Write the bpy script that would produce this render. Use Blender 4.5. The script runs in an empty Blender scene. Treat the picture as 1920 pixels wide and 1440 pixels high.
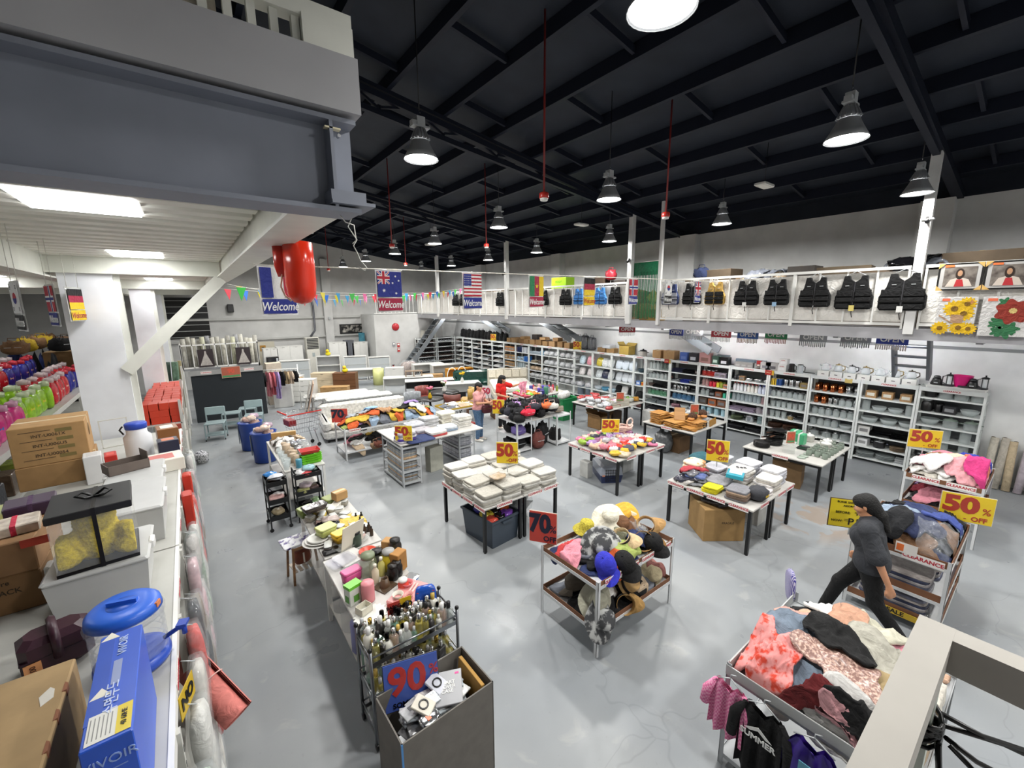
import bpy,math,random
import numpy as np
from mathutils import Vector,Matrix
random.seed(7); RNG = np.random.default_rng(7)
scene = bpy.context.scene
COL = scene.collection
PI = math.pi
# ------------------------------------------------------------------ camera, world, exposure
CAM_F,PITCH,ROLL,YAW,CAMH = 789.17,0.186915,-0.0085326,0.652272,3.6
_fw = Vector((math.sin(YAW)*math.cos(PITCH),math.cos(YAW)*math.cos(PITCH),-math.sin(PITCH)))
_r = Vector((math.cos(YAW),-math.sin(YAW),0)); _u = _r.cross(_fw)
_r,_u = _r*math.cos(ROLL)+_u*math.sin(ROLL),_u*math.cos(ROLL)-_r*math.sin(ROLL)
cd = bpy.data.cameras.new('camera'); cam = bpy.data.objects.new('camera',cd); COL.objects.link(cam)
cd.sensor_width = 36; cd.lens = 36*CAM_F/1920; cd.clip_start = 0.05; cd.clip_end = 200
m = Matrix((_r,_u,-_fw)).transposed().to_4x4(); m.translation = (0,0,CAMH); cam.matrix_world = m
scene.camera = cam
world = bpy.data.worlds.new('world'); scene.world = world; world.use_nodes = True
world.node_tree.nodes['Background'].inputs[0].default_value = (.75,.82,1,1)
world.node_tree.nodes['Background'].inputs[1].default_value = 0.02
vs = scene.view_settings
vs.view_transform = 'Standard'; vs.look = 'None'; vs.gamma = 1; vs.use_curve_mapping = False
vs.exposure = 0.98
scene.cycles.max_bounces = 6; scene.cycles.diffuse_bounces = 4; scene.cycles.transparent_max_bounces = 10; scene.cycles.glossy_bounces = 2
LAMP_W,LAMP_E = 46,14      # watts of each pendant, glow of its lens
PANEL_E = 9.0
BATTEN_E = 130
def at(px,py,z=0.0):
    """the place at height z that lies at a picture point"""
    d = _fw + _r*((px-960)/CAM_F) - _u*((py-720)/CAM_F)
    t = (z-CAMH)/d.z
    return Vector((d.x*t,d.y*t,z))
# ------------------------------------------------------------------ materials
def lin(h):
    h = h.lstrip('#'); o = []
    for i in (0,2,4):
        c = int(h[i:i+2],16)/255
        o.append(c/12.92 if c <= .04045 else ((c+.055)/1.055)**2.4)
    return (*o,1)
_M = {}
KIND = dict(  # rough, metal, variation, noise scale, bump
    p=(.35,0,.05,6,0),m=(.42,.1,.06,5,0),c=(.92,0,.2,11,.6),k=(.8,0,.12,9,.06),
    w=(.5,0,.25,3,.05),s=(.16,0,.3,16,.5),x=(.22,1,.05,4,0),d=(.95,0,.1,2,.02),
    g=(.06,0,0,4,0),q=(.03,0,0,4,0),h=(.12,0,.35,22,.8),f=(.97,0,.45,60,.9),l=(.4,0,.15,18,.2))
def M(hexc,kind='p',rough=None,var=None):
    key = (hexc,kind,rough,var)
    if key in _M: return _M[key]
    ro,me,va,sc,bu = KIND[kind]
    if rough is not None: ro = rough
    if var is not None: va = var
    mt = bpy.data.materials.new('mat_%s_%s' % (kind,hexc.lstrip('#'))); mt.use_nodes = True
    nt = mt.node_tree; b = nt.nodes['Principled BSDF']
    b.inputs['Roughness'].default_value = ro; b.inputs['Metallic'].default_value = me
    c = lin(hexc)
    if max(c[:3]) < .022: c = (c[0]*.4,c[1]*.4,c[2]*.4,1)      # true blacks
    b.inputs['Base Color'].default_value = c
    if kind in 'ghq':
        b.inputs['Alpha'].default_value = {'g': .38,'h': .18,'q': .1}[kind]
        b.inputs['IOR'].default_value = 1.6
    tc = nt.nodes.new('ShaderNodeTexCoord'); nz = nt.nodes.new('ShaderNodeTexNoise')
    nz.inputs['Scale'].default_value = sc; nz.inputs['Detail'].default_value = 3
    if kind == 'c': nz.inputs['Distortion'].default_value = 1.2
    if kind == 'w':
        mp = nt.nodes.new('ShaderNodeMapping'); mp.inputs['Scale'].default_value = (1,12,12)
        nt.links.new(tc.outputs['Object'],mp.inputs[0]); nt.links.new(mp.outputs[0],nz.inputs['Vector'])
    else:
        nt.links.new(tc.outputs['Object'],nz.inputs['Vector'])
    if va:
        rp = nt.nodes.new('ShaderNodeMapRange'); rp.inputs[3].default_value = 1-va; rp.inputs[4].default_value = 1+va*.6
        rp.inputs[1].default_value = .3; rp.inputs[2].default_value = .7
        mx = nt.nodes.new('ShaderNodeVectorMath'); mx.operation = 'SCALE'; mx.inputs[0].default_value = c[:3]
        nt.links.new(nz.outputs[0],rp.inputs[0]); nt.links.new(rp.outputs[0],mx.inputs['Scale'])
        nt.links.new(mx.outputs[0],b.inputs['Base Color'])
    if bu:
        bp = nt.nodes.new('ShaderNodeBump'); bp.inputs['Strength'].default_value = bu; bp.inputs['Distance'].default_value = .03 if kind == 'c' else .01
        nt.links.new(nz.outputs[0],bp.inputs['Height']); nt.links.new(bp.outputs[0],b.inputs['Normal'])
    _M[key] = mt; return mt
def emit(name,col,s):
    key = ('e',name)
    if key in _M: return _M[key]
    mt = bpy.data.materials.new(name); mt.use_nodes = True; b = mt.node_tree.nodes['Principled BSDF']
    b.inputs['Base Color'].default_value = (.9,.9,.9,1)
    b.inputs['Emission Color'].default_value = (*col,1); b.inputs['Emission Strength'].default_value = s
    _M[key] = mt; return mt
def two_tone(name,ca,cb,scale=6,thr=.5,soft=.03,rough=.9,kind='noise',detail=3):
    """a print of two colours (camouflage, checks, spots, marble)"""
    key = ('t',name)
    if key in _M: return _M[key]
    mt = bpy.data.materials.new(name); mt.use_nodes = True; nt = mt.node_tree; b = nt.nodes['Principled BSDF']
    tc = nt.nodes.new('ShaderNodeTexCoord')
    if kind == 'noise':
        nz = nt.nodes.new('ShaderNodeTexNoise'); nz.inputs['Scale'].default_value = scale; nz.inputs['Detail'].default_value = detail; o = nz.outputs[0]
    elif kind == 'check':
        nz = nt.nodes.new('ShaderNodeTexChecker'); nz.inputs['Scale'].default_value = scale; o = nz.outputs[1]
    elif kind == 'wave':
        nz = nt.nodes.new('ShaderNodeTexWave'); nz.inputs['Scale'].default_value = scale; o = nz.outputs[1]
    else:
        nz = nt.nodes.new('ShaderNodeTexVoronoi'); nz.inputs['Scale'].default_value = scale; o = nz.outputs[0]
    nt.links.new(tc.outputs['Object'],nz.inputs['Vector'])
    cr = nt.nodes.new('ShaderNodeValToRGB'); cr.color_ramp.elements[0].position = thr-soft; cr.color_ramp.elements[1].position = thr+soft
    cr.color_ramp.elements[0].color = lin(ca); cr.color_ramp.elements[1].color = lin(cb)
    nt.links.new(o,cr.inputs[0]); nt.links.new(cr.outputs[0],b.inputs['Base Color']); b.inputs['Roughness'].default_value = rough
    _M[key] = mt; return mt
# ------------------------------------------------------------------ geometry builder
class G:
    def __init__(s): s.v = []; s.f = []; s.sm = []
    def add(s,v,f,smooth=False):
        o = len(s.v); s.v.extend([tuple(p) for p in v]); s.f.extend([tuple(i+o for i in q) for q in f]); s.sm.extend([smooth]*len(f)); return s
    def bb(s,x0,x1,y0,y1,z0,z1):
        return s.add([(x0,y0,z0),(x1,y0,z0),(x1,y1,z0),(x0,y1,z0),(x0,y0,z1),(x1,y0,z1),(x1,y1,z1),(x0,y1,z1)],
              [(0,3,2,1),(4,5,6,7),(0,1,5,4),(1,2,6,5),(2,3,7,6),(3,0,4,7)])
    def box(s,cx,cy,z0,w,d,h,rz=0,taper=0):
        c,n = math.cos(rz),math.sin(rz); P = []
        for z,k in ((z0,1-taper),(z0+h,1)):
            for a,b in ((-.5,-.5),(.5,-.5),(.5,.5),(-.5,.5)):
                X,Y = a*w*k,b*d*k; P.append((cx+X*c-Y*n,cy+X*n+Y*c,z))
        return s.add(P,[(0,3,2,1),(4,5,6,7),(0,1,5,4),(1,2,6,5),(2,3,7,6),(3,0,4,7)])
    def rbox(s,x0,x1,y0,y1,z0,z1,b=.01):
        """box with chamfered edges"""
        b = min(b,(x1-x0)*.45,(y1-y0)*.45,(z1-z0)*.45)
        rings = []
        for z,k in ((z0,b),(z0+b,0),(z1-b,0),(z1,b)):
            X0,X1,Y0,Y1 = x0+k,x1-k,y0+k,y1-k
            rings.append([(X0+b,Y0,z),(X1-b,Y0,z),(X1,Y0+b,z),(X1,Y1-b,z),(X1-b,Y1,z),(X0+b,Y1,z),(X0,Y1-b,z),(X0,Y0+b,z)])
        return s.loft(rings,True)
    def loft(s,rings,cap=True,smooth=False,closed=True):
        n = len(rings[0]); v = [p for r in rings for p in r]; f = []
        for i in range(len(rings)-1):
            for j in range(n if closed else n-1):
                k = (j+1) % n; f.append((i*n+j,i*n+k,(i+1)*n+k,(i+1)*n+j))
        s.add(v,f,smooth)
        if cap:
            o = len(s.v)-len(v)
            s.f.append(tuple(o+j for j in reversed(range(n)))); s.f.append(tuple(o+(len(rings)-1)*n+j for j in range(n))); s.sm += [False,False]
        return s
    def lathe(s,prof,n=12,c=(0,0,0),smooth=True,cap=True,sx=1,sy=1):
        rings = [[(c[0]+r*sx*math.cos(2*PI*j/n),c[1]+r*sy*math.sin(2*PI*j/n),c[2]+z) for j in range(n)] for r,z in prof]
        return s.loft(rings,cap,smooth)
    def cyl(s,p0,p1,r0,r1=None,n=8,smooth=True,cap=True):
        r1 = r0 if r1 is None else r1; p0,p1 = Vector(p0),Vector(p1); d = (p1-p0).normalized()
        a = d.orthogonal().normalized(); b = d.cross(a)
        R = [[tuple(p+a*(r*math.cos(2*PI*j/n))+b*(r*math.sin(2*PI*j/n))) for j in range(n)] for p,r in ((p0,r0),(p1,r1))]
        return s.loft(R,cap,smooth)
    def tube(s,path,r,n=6,closed=False,smooth=True):
        P = [Vector(p) for p in path]; rings = []; N = len(P); up = None
        for i,p in enumerate(P):
            if closed: t = P[(i+1) % N]-P[i-1]
            else: t = P[min(i+1,N-1)]-P[max(i-1,0)]
            t = t.normalized()
            if up is None: up = t.orthogonal().normalized()
            a = (up-t*up.dot(t)).normalized(); up = a; b = t.cross(a)
            rr = r[i] if isinstance(r,(list,tuple)) else r
            rings.append([tuple(p+a*(rr*math.cos(2*PI*j/n))+b*(rr*math.sin(2*PI*j/n))) for j in range(n)])
        if closed: rings.append(rings[0])
        return s.loft(rings,not closed,smooth)
    def bar(s,p0,p1,w,h=None):
        """square bar between two points"""
        h = h or w; p0,p1 = Vector(p0),Vector(p1); d = (p1-p0).normalized()
        ref = Vector((0,0,1)) if abs(d.z) < .95 else Vector((0,1,0))
        a = d.cross(ref).normalized()*w/2; b = a.cross(d).normalized()*h/2
        R = [[tuple(p-a-b),tuple(p+a-b),tuple(p+a+b),tuple(p-a+b)] for p in (p0,p1)]
        return s.loft(R,True)
    def prism(s,poly,z0,z1,M4=None):
        n = len(poly); v = [(x,y,z0) for x,y in poly]+[(x,y,z1) for x,y in poly]
        if M4: v = [tuple(M4 @ Vector(p)) for p in v]
        f = [tuple(reversed(range(n))),tuple(range(n,2*n))]+[(i,(i+1) % n,n+(i+1) % n,n+i) for i in range(n)]
        return s.add(v,f)
    def sph(s,c,rx,ry=None,rz=None,n=10,m=6):
        ry = ry or rx; rz = rz or rx
        prof = [(max(.02,math.sin(PI*i/m)),-math.cos(PI*i/m)) for i in range(m+1)]
        return s.loft([[(c[0]+rx*r*math.cos(2*PI*j/n),c[1]+ry*r*math.sin(2*PI*j/n),c[2]+rz*z) for j in range(n)] for r,z in prof],True,True)
    def grid(s,P,smooth=True):
        nu,nv = len(P),len(P[0])
        return s.add([p for r in P for p in r],[(i*nv+j,(i+1)*nv+j,(i+1)*nv+j+1,i*nv+j+1) for i in range(nu-1) for j in range(nv-1)],smooth)
    def mesh(s,name,mat):
        me = bpy.data.meshes.new(name); me.from_pydata(s.v,[],s.f)
        me.polygons.foreach_set('use_smooth',s.sm)
        me.materials.append(mat); me.update(); return me
    def build(s,name,mat,parent=None,loc=(0,0,0),rot=(0,0,0)):
        return obj(name,s.mesh(name,mat),parent,loc,rot)
def obj(name,me,parent=None,loc=(0,0,0),rot=(0,0,0)):
    o = bpy.data.objects.new(name,me); COL.objects.link(o); o.location = loc; o.rotation_euler = rot
    if parent: o.parent = parent
    return o
def tag(o,label=None,cat=None,group=None,kind=None):
    if label: o['label'] = label
    if cat: o['category'] = cat
    if group: o['group'] = group
    if kind: o['kind'] = kind
    return o
def thing(name,label,cat,loc=(0,0,0),rz=0,group=None):
    o = bpy.data.objects.new(name,None); COL.objects.link(o); o.location = loc; o.rotation_euler = (0,0,rz)
    o.empty_display_size = .05
    return tag(o,label,cat,group)
def struct(o): o['kind'] = 'structure'; return o
def dup(root,loc=None,rz=None,label=None,group=None,parent=None):
    r = root.copy(); COL.objects.link(r); r.parent = parent
    if loc is not None: r.location = loc
    if rz is not None: r.rotation_euler = (r.rotation_euler[0],r.rotation_euler[1],rz)
    if label: r['label'] = label
    if group: r['group'] = group
    for ch in list(root.children): dup(ch,parent=r)
    return r
_ME = {}
def shared(key,fn,mat):
    """mesh made once and used by every alike object"""
    k = (key,mat.name)
    if k not in _ME:
        g = G(); fn(g); _ME[k] = g.mesh(key if isinstance(key,str) else key[0],mat)
    return _ME[k]
_T = {}
def text_mesh(body,size,mat,bold=.0,shear=0,extrude=.0015,align='CENTER',sp=1.0):
    key = (body,size,mat.name,bold,shear,align,sp)
    if key in _T: return _T[key]
    cu = bpy.data.curves.new('lettering','FONT'); cu.body = body; cu.size = size; cu.offset = bold*size; cu.shear = shear
    cu.extrude = extrude; cu.align_x = align; cu.align_y = 'CENTER'; cu.resolution_u = 3; cu.space_line = .85; cu.space_character = sp
    o = bpy.data.objects.new('tmp',cu)
    me = bpy.data.meshes.new_from_object(o); me.name = 'lettering'
    bpy.data.objects.remove(o); me.materials.clear(); me.materials.append(mat)
    _T[key] = me; return me
def text(body,size,mat,parent,loc,rot=(PI/2,0,0),bold=0,shear=0,align='CENTER',sp=1.0,scale=None):
    o = obj('lettering',text_mesh(body,size,mat,bold,shear,align=align,sp=sp),parent,loc,rot)
    if scale: o.scale = scale
    return o
ORD = ['first','second','third','fourth','fifth','sixth','seventh','eighth','ninth','tenth','eleventh','twelfth','thirteenth','fourteenth','fifteenth','sixteenth','seventeenth','eighteenth','nineteenth','twentieth']
def R(a,b): return random.uniform(a,b)
WHITE = M('#e6e6e2','m'); OFFW = M('#d9d8d0','m'); BLACK = M('#141416','p'); DARKM = M('#1d1f22','m'); GALV = M('#b9bdbf','m',rough=.35)
CHROME = M('#b8babd','x'); CARD = M('#a8845a','k'); RED = M('#c8281e','p'); CLEAR = M('#e4ebee','g'); WRAP = M('#dfe4e6','h')
# ================================================================== SETTING
XW,YB,XL,YF = 12.4,23.2,-9.0,-4.0
def roofz(x): return 7.83-.1515*x
# floor: grey painted concrete, worn and glossy
def floor_mat():
    mt = bpy.data.materials.new('floor_paint'); mt.use_nodes = True; nt = mt.node_tree; b = nt.nodes['Principled BSDF']; N = nt.nodes.new; L = nt.links.new
    tc = N('ShaderNodeTexCoord')
    def noise(sc,det=4,dist=0):
        n = N('ShaderNodeTexNoise'); n.inputs['Scale'].default_value = sc; n.inputs['Detail'].default_value = det; n.inputs['Distortion'].default_value = dist
        L(tc.outputs['Object'],n.inputs['Vector']); return n.outputs[0]
    def ramp(src,a,b2,c0,c1):
        r = N('ShaderNodeValToRGB'); r.color_ramp.elements[0].position = a; r.color_ramp.elements[1].position = b2
        r.color_ramp.elements[0].color = c0; r.color_ramp.elements[1].color = c1; L(src,r.inputs[0]); return r.outputs[0]
    def mix(f,a,c):
        x = N('ShaderNodeMix'); x.data_type = 'RGBA'
        L(f,x.inputs[0])
        for s,v in ((6,a),(7,c)):
            if isinstance(v,tuple): x.inputs[s].default_value = v
            else: L(v,x.inputs[s])
        return x.outputs[2]
    base = ramp(noise(.5,5),.3,.7,lin('#80858a'),lin('#939697'))
    base = mix(ramp(noise(3.2,6,.6),.62,.72,(0,0,0,1),(.5,.5,.5,1)),base,lin('#9fa09f'))
    base = mix(ramp(noise(26,4),.66,.72,(0,0,0,1),(.35,.35,.35,1)),base,lin('#7d8082'))
    # cracks and joint lines
    vo = N('ShaderNodeTexVoronoi'); vo.feature = 'DISTANCE_TO_EDGE'; vo.inputs['Scale'].default_value = .33
    nv = N('ShaderNodeTexNoise'); nv.inputs['Scale'].default_value = 1.5; L(tc.outputs['Object'],nv.inputs['Vector'])
    va = N('ShaderNodeVectorMath'); va.operation = 'MULTIPLY_ADD'; L(nv.outputs[1],va.inputs[0]); va.inputs[1].default_value = (.9,.9,.9); L(tc.outputs['Object'],va.inputs[2])
    L(va.outputs[0],vo.inputs['Vector'])
    base = mix(ramp(vo.outputs[0],.0,.0035,(.22,.22,.22,1),(0,0,0,1)),base,lin('#55585a'))
    # brown spill beside the tables at the right
    mp = N('ShaderNodeMapping'); mp.inputs['Location'].default_value = (-8.0,-2.1,0); L(tc.outputs['Object'],mp.inputs[0])
    ln = N('ShaderNodeVectorMath'); ln.operation = 'LENGTH'; L(mp.outputs[0],ln.inputs[0])
    fo = ramp(ln.outputs[1],.45,.95,(1,1,1,1),(0,0,0,1))
    sp = ramp(noise(2.6,4,.4),.52,.55,(0,0,0,1),(.8,.8,.8,1))
    mm = N('ShaderNodeMath'); mm.operation = 'MULTIPLY'; L(fo,mm.inputs[0]); L(sp,mm.inputs[1])
    base = mix(mm.outputs[0],base,lin('#8d7f72'))
    L(base,b.inputs['Base Color'])
    rr = N('ShaderNodeMapRange'); rr.inputs[1].default_value = .35; rr.inputs[2].default_value = .65; rr.inputs[3].default_value = .5; rr.inputs[4].default_value = .27
    L(noise(1.3,5),rr.inputs[0]); L(rr.outputs[0],b.inputs['Roughness'])
    bp = N('ShaderNodeBump'); bp.inputs['Strength'].default_value = .12; bp.inputs['Distance'].default_value = .004
    L(noise(9,5),bp.inputs['Height']); L(bp.outputs[0],b.inputs['Normal'])
    return mt
G().bb(XL,XW,YF,YB,-.1,0).build('floor',floor_mat())['kind'] = 'structure'
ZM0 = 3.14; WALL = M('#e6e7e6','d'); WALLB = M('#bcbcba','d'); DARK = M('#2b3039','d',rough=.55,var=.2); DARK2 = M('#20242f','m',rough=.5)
struct(G().bb(XW,XW+.2,YF,YB,0,5.6).build('wall_right',WALL))
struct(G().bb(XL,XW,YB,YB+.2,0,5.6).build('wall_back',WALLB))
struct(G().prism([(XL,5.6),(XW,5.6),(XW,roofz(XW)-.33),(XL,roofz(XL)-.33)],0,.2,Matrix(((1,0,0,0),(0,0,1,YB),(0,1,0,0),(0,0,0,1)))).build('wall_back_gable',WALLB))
struct(G().bb(XL-.2,XL,YF,YB,0,9).build('wall_left',WALL))
struct(G().bb(XL,XW,YF-.2,YF,0,9).build('wall_front',WALL))
for y in (-2.2,1.9,7.2,12.9,18.6): struct(G().bb(12.1,XW,y-.25,y+.25,ZM0,5.58).build('trim_1',WALL))
struct(G().bb(12.36,XW,YF,YB,2.62,2.68).build('trim_2',M('#8d8f90','d')))
for a,b,z,h in ((-1.5,7.4,3.0,.1),(-1.5,7.4,2.05,.08)): struct(G().bb(a,b,YB-.12,YB,z,z+h).build('trim_3',M('#b3b3b0','d')))
struct(G().bb(5.6,6.0,YB-.25,YB,0,5.9).build('trim_4',WALLB))
# roof sheets, purlins, rafters with web members: all painted black
rs = G(); rs.loft([[(XL,y,roofz(XL)),(XW+.3,y,roofz(XW+.3)),(XW+.3,y,roofz(XW+.3)+.06),(XL,y,roofz(XL)+.06)] for y in (YF,YB+.2)])
for mm_ in (DARK,DARK2): mm_.node_tree.nodes['Principled BSDF'].inputs['Specular IOR Level'].default_value = .12
ceil = struct(rs.build('ceiling',DARK))
x = XL+.6
while x < XW:
    z = roofz(x); G().bb(x-.04,x+.04,YF,YB,z-.2,z-.002).build('purlin',DARK2,ceil); x += 1.05
for y in np.arange(-3.2,YB,1.45):       # sag rods and seams between the purlins
    g = G(); x0 = XL+.6
    while x0 < XW-1.1:
        if int(round((x0-XL)/1.05)+round(y/1.45)) % 2 == 0: g.bar((x0+.06,y,roofz(x0)-.1),(x0+1.0,y,roofz(x0+1.05)-.1),.05,.1)
        x0 += 1.05
    g.build('sag_bar',DARK2,ceil)['kind'] = 'stuff'
for y in (-3.9,1.64,7.5,13.2,18.8):
    rf = thing('roof_truss',None,None,(0,y,0)); struct(rf)
    G().bar((XL,0,roofz(XL)-.36),(12.3,0,roofz(12.3)-.36),.16,.1).build('bottom_chord',DARK2,rf)
    G().bar((XL,0,roofz(XL)-.24),(12.3,0,roofz(12.3)-.24),.12,.06).build('top_chord',DARK2,rf)
    g = G(); xx = XL
    if y < 1: pass
    G().bar((XL,0,roofz(XL)-.95),(9.9,0,roofz(9.9)-.42),.09,.09).build('tie_chord',DARK2,rf)
    while xx < 9:
        k = (9.9-xx)/(9.9-XL)
        G().bar((xx,0,roofz(xx)-.3-.6*k),(xx+.6,0,roofz(xx+.6)-.3),.04).build('web_bar',DARK2,rf)
        G().bar((xx+.6,0,roofz(xx+.6)-.3),(xx+1.2,0,roofz(xx+1.2)-.3-.6*k),.04).build('web_bar',DARK2,rf); xx += 1.2
# ------------------------------------------------------------------ right mezzanine
XM,ZM = 9.9,3.14
mz = struct(G().bb(XM,XW,YF,21.2,ZM-.14,ZM).build('floor_mezzanine',M('#8c8d92','m')))
struct(G().bb(XM-.02,XM+.1,YF,21.2,ZM-.2,ZM+.0).build('trim_5',M('#a9a9ad','m')))
for y in np.arange(-3,21,1.9): G().bb(XM+.1,XW,y-.04,y+.04,ZM-.235,ZM-.14).build('joist',M('#8f9092','m'),mz)
COLW = M('#dcdcda','m')
for i,(y,top,w) in enumerate(((1.64,5.99,.13),(6.55,6.1,.08),(7.5,5.98,.13),(13.2,5.98,.13),(18.8,5.98,.13))):
    struct(G().bb(XM-.1,XM-.1+w,y-w/2,y+w/2,0 if False else ZM-.1,top).build('column',COLW))
def railing(name,y0,y1,label,x=XM-.03,z0=ZM-.02,top=4.19,step=.42):
    t = thing(name,label,'railing',(x,y0,0),0,'white railing runs of the right mezzanine')
    L = y1-y0
    G().bb(-.025,.025,0,L,top-.05,top).build('top_rail',WHITE,t)
    G().bb(-.02,.02,0,L,z0+.06,z0+.11).build('bottom_rail',WHITE,t)
    n = max(2,int(L/step))
    for i in range(n+1):
        y = i*L/n; w = .03 if i % 4 == 0 else .014
        G().bb(-w*.6,w*.6,max(0,y-w),min(L,y+w),z0 if i % 4 == 0 else z0+.1,top-.03).build('baluster',WHITE,t)
    g = G(); n = int(L/.25)+1      # pale tarpaulin lashed behind the bars, a little wavy
    for k in (0,.006):
        P = [[(.045+k+.012*math.sin(j*1.7+i*.6),j*L/n,z0+.12+i*(top-z0-.2)/6) for j in range(n+1)] for i in range(7)]
        g.grid(P)
    g.build('tarpaulin',M('#e3e0da','c',rough=.6,var=.06),t)
    return t
railing('mezzanine_railing',-3.6,1.55,'white railing nearest the camera, carrying the four pictures')
railing('mezzanine_railing',1.73,6.5,'white railing hung with the large black vests')
railing('mezzanine_railing',7.6,13.1,'white railing between green curtain and the fourth column, with blue vests')
railing('mezzanine_railing',13.3,18.7,'white railing behind the striped flag banner')
railing('mezzanine_railing',18.9,21.1,'far end white railing above the steel stairs')
# stair core block at the far end with rail on top
struct(G().bb(7.5,10.9,21.2,YB,0,ZM).build('wall_stair_core',WALLB))
# ------------------------------------------------------------------ left mezzanine: steel frame, ribbed deck, pillars
GREY = M('#868b97','m',rough=.6); GREYU = M('#a9a9ac','d'); CREAM = M('#dedfd6','m',rough=.5); RIB = M('#e4e3da','m',rough=.55)
def ibeam(name,p0,p1,w,h,mat,tf=.02,tw=.012):
    """I-section along x or y; p0,p1 = bottom centre"""
    g = G(); ax = 0 if abs(p1[0]-p0[0]) > abs(p1[1]-p0[1]) else 1
    for (o,ww,z0,z1) in ((0,w,0,tf),(0,tw,tf,h-tf),(0,w,h-tf,h)):
        if ax == 0: g.bb(p0[0],p1[0],p0[1]-ww/2,p0[1]+ww/2,p0[2]+z0,p0[2]+z1)
        else: g.bb(p0[0]-ww/2,p0[0]+ww/2,p0[1],p1[1],p0[2]+z0,p0[2]+z1)
    return struct(g.build(name,mat))
YFB = 2.16
fb = ibeam('beam',(XL,YFB+.1,4.04),(.74,YFB+.1,4.04),.2,.41,GREY)
# the end of the beam: plates, stub and a chip of bare steel
G().bb(.62,.635,YFB,YFB+.2,4.06,4.43).build('stiffener_plate',GREY,fb)
G().bb(.6,.8,YFB-.03,YFB+.2,4.07,4.085).build('seat_plate',GREY,fb)
G().bb(.6,.76,YFB-.02,YFB+.2,4.085,4.13).build('seat_angle',GREY,fb)
g = G(); g.cyl((.66,YFB-.004,4.37),(.66,YFB+.02,4.37),.008,n=8); g.build('bolt',CHROME,fb)
G().bb(.6,.67,YFB+.0,YFB+.03,4.395,4.402).build('bare_edge',M('#d8cfae','m'),fb)
struct(G().bb(XL,.76,YFB-.03,YFB+.2,4.468,4.70).build('slab_edge',GREYU))
struct(G().bb(XL,.66,YFB+.2,YB-.3,4.36,4.46).build('deck_slab',OFFW))
rb = G()
for y in np.arange(2.45,20,.3):
    pass
dk = struct(G().bb(XL,.6,YFB+.2,YB-.3,4.345,4.36).build('deck_sheet',RIB))
def ribmesh(g): g.prism([(-.11,0),(-.075,-.075),(.075,-.075),(.11,0)],-4.6,.5,Matrix(((0,0,1,0),(1,0,0,0),(0,1,0,0),(0,0,0,1))))
for y in np.arange(2.5,20,.3): obj('deck_rib',shared('deck_rib',ribmesh,RIB),dk,(0,y,4.345))
eb = G(); eb.bb(.52,.535,YFB+.2,YB-.4,4.06,4.345); eb.bb(.45,.68,YFB+.2,YB-.4,4.04,4.058); eb.bb(.45,.6,YFB+.2,YB-.4,4.33,4.345)
struct(eb.build('beam',CREAM))
for y in (8.0,14.0,20.0): ibeam('beam',(XL,y,4.05),(.5,y,4.05),.16,.3,CREAM)
ibeam('beam',(-1.35,YFB+.2,3.98),(-1.35,YB-.4,3.98),.18,.36,CREAM)
PILL = M('#eceef2','d',rough=.6)
for y,a,b in ((8.0,-1.26,-.73),(14.0,-1.03,-.62),(20.0,-1.03,-.62)):
    struct(G().bb(a,b,y,y+.5,0,4.05).build('pillar',PILL))
    struct(G().bb(b,b+.07,y+.05,y+.13,1.5,4.05).build('steel_post',CREAM))
    struct(G().bar((b-.02,y+.0,2.72),(.5,y+.0,4.03),.14,.16).build('brace',CREAM))
def panel_light(x,y,w,d,label,z=4.26):
    t = thing('panel_light',label,'ceiling light',(x,y,z),0,'flat panel lights under the left mezzanine')
    g = G(); g.bb(-w/2-.02,w/2+.02,-d/2-.02,d/2+.02,.012,.05); g.build('housing',WHITE,t)
    G().bb(-w/2,w/2,-d/2,d/2,0,.012).build('diffuser',emit('panel_glow',(1,1,1),PANEL_E),t)
    for sx in (-1,1): G().bb(sx*w*.3-.01,sx*w*.3+.01,-.01,.01,.05,.09).build('bracket',GALV,t)
panel_light(-.45,4.0,.56,.62,'large square panel light nearest the grey beam')
panel_light(-.4,7.35,.5,.75,'square panel light in front of the pillar')
panel_light(-.4,13.4,.5,.8,'panel light beyond the first pillar')
for i,(x,y) in enumerate(((-3.2,5.5),(-3.2,9.5),(-3.2,13.5),(-6,7.5),(-6,12.5),(-6,17),(-.4,18.2),(-3.2,18))):
    panel_light(x,y,.56,.62,'%s panel light deeper under the left mezzanine' % ORD[i])
# upper railing on the left mezzanine
t = thing('balcony_railing','cream metal railing above the grey concrete edge, top left','railing',(0,YFB+.12,4.7))
G().bb(-1.6,.78,-.04,.04,.16,.23).build('top_rail',CREAM,t)
for x in np.arange(-1.5,.6,.085): G().bb(x-.016,x+.016,-.016,.016,0,.17).build('baluster',CREAM,t)
G().bb(.56,.78,-.05,.05,0,.17).build('post',CREAM,t)
G().bb(-1.6,-.3+.55,.03,.05,0,.16).build('backing_board',M('#b9b2a4','c'),t)
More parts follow.
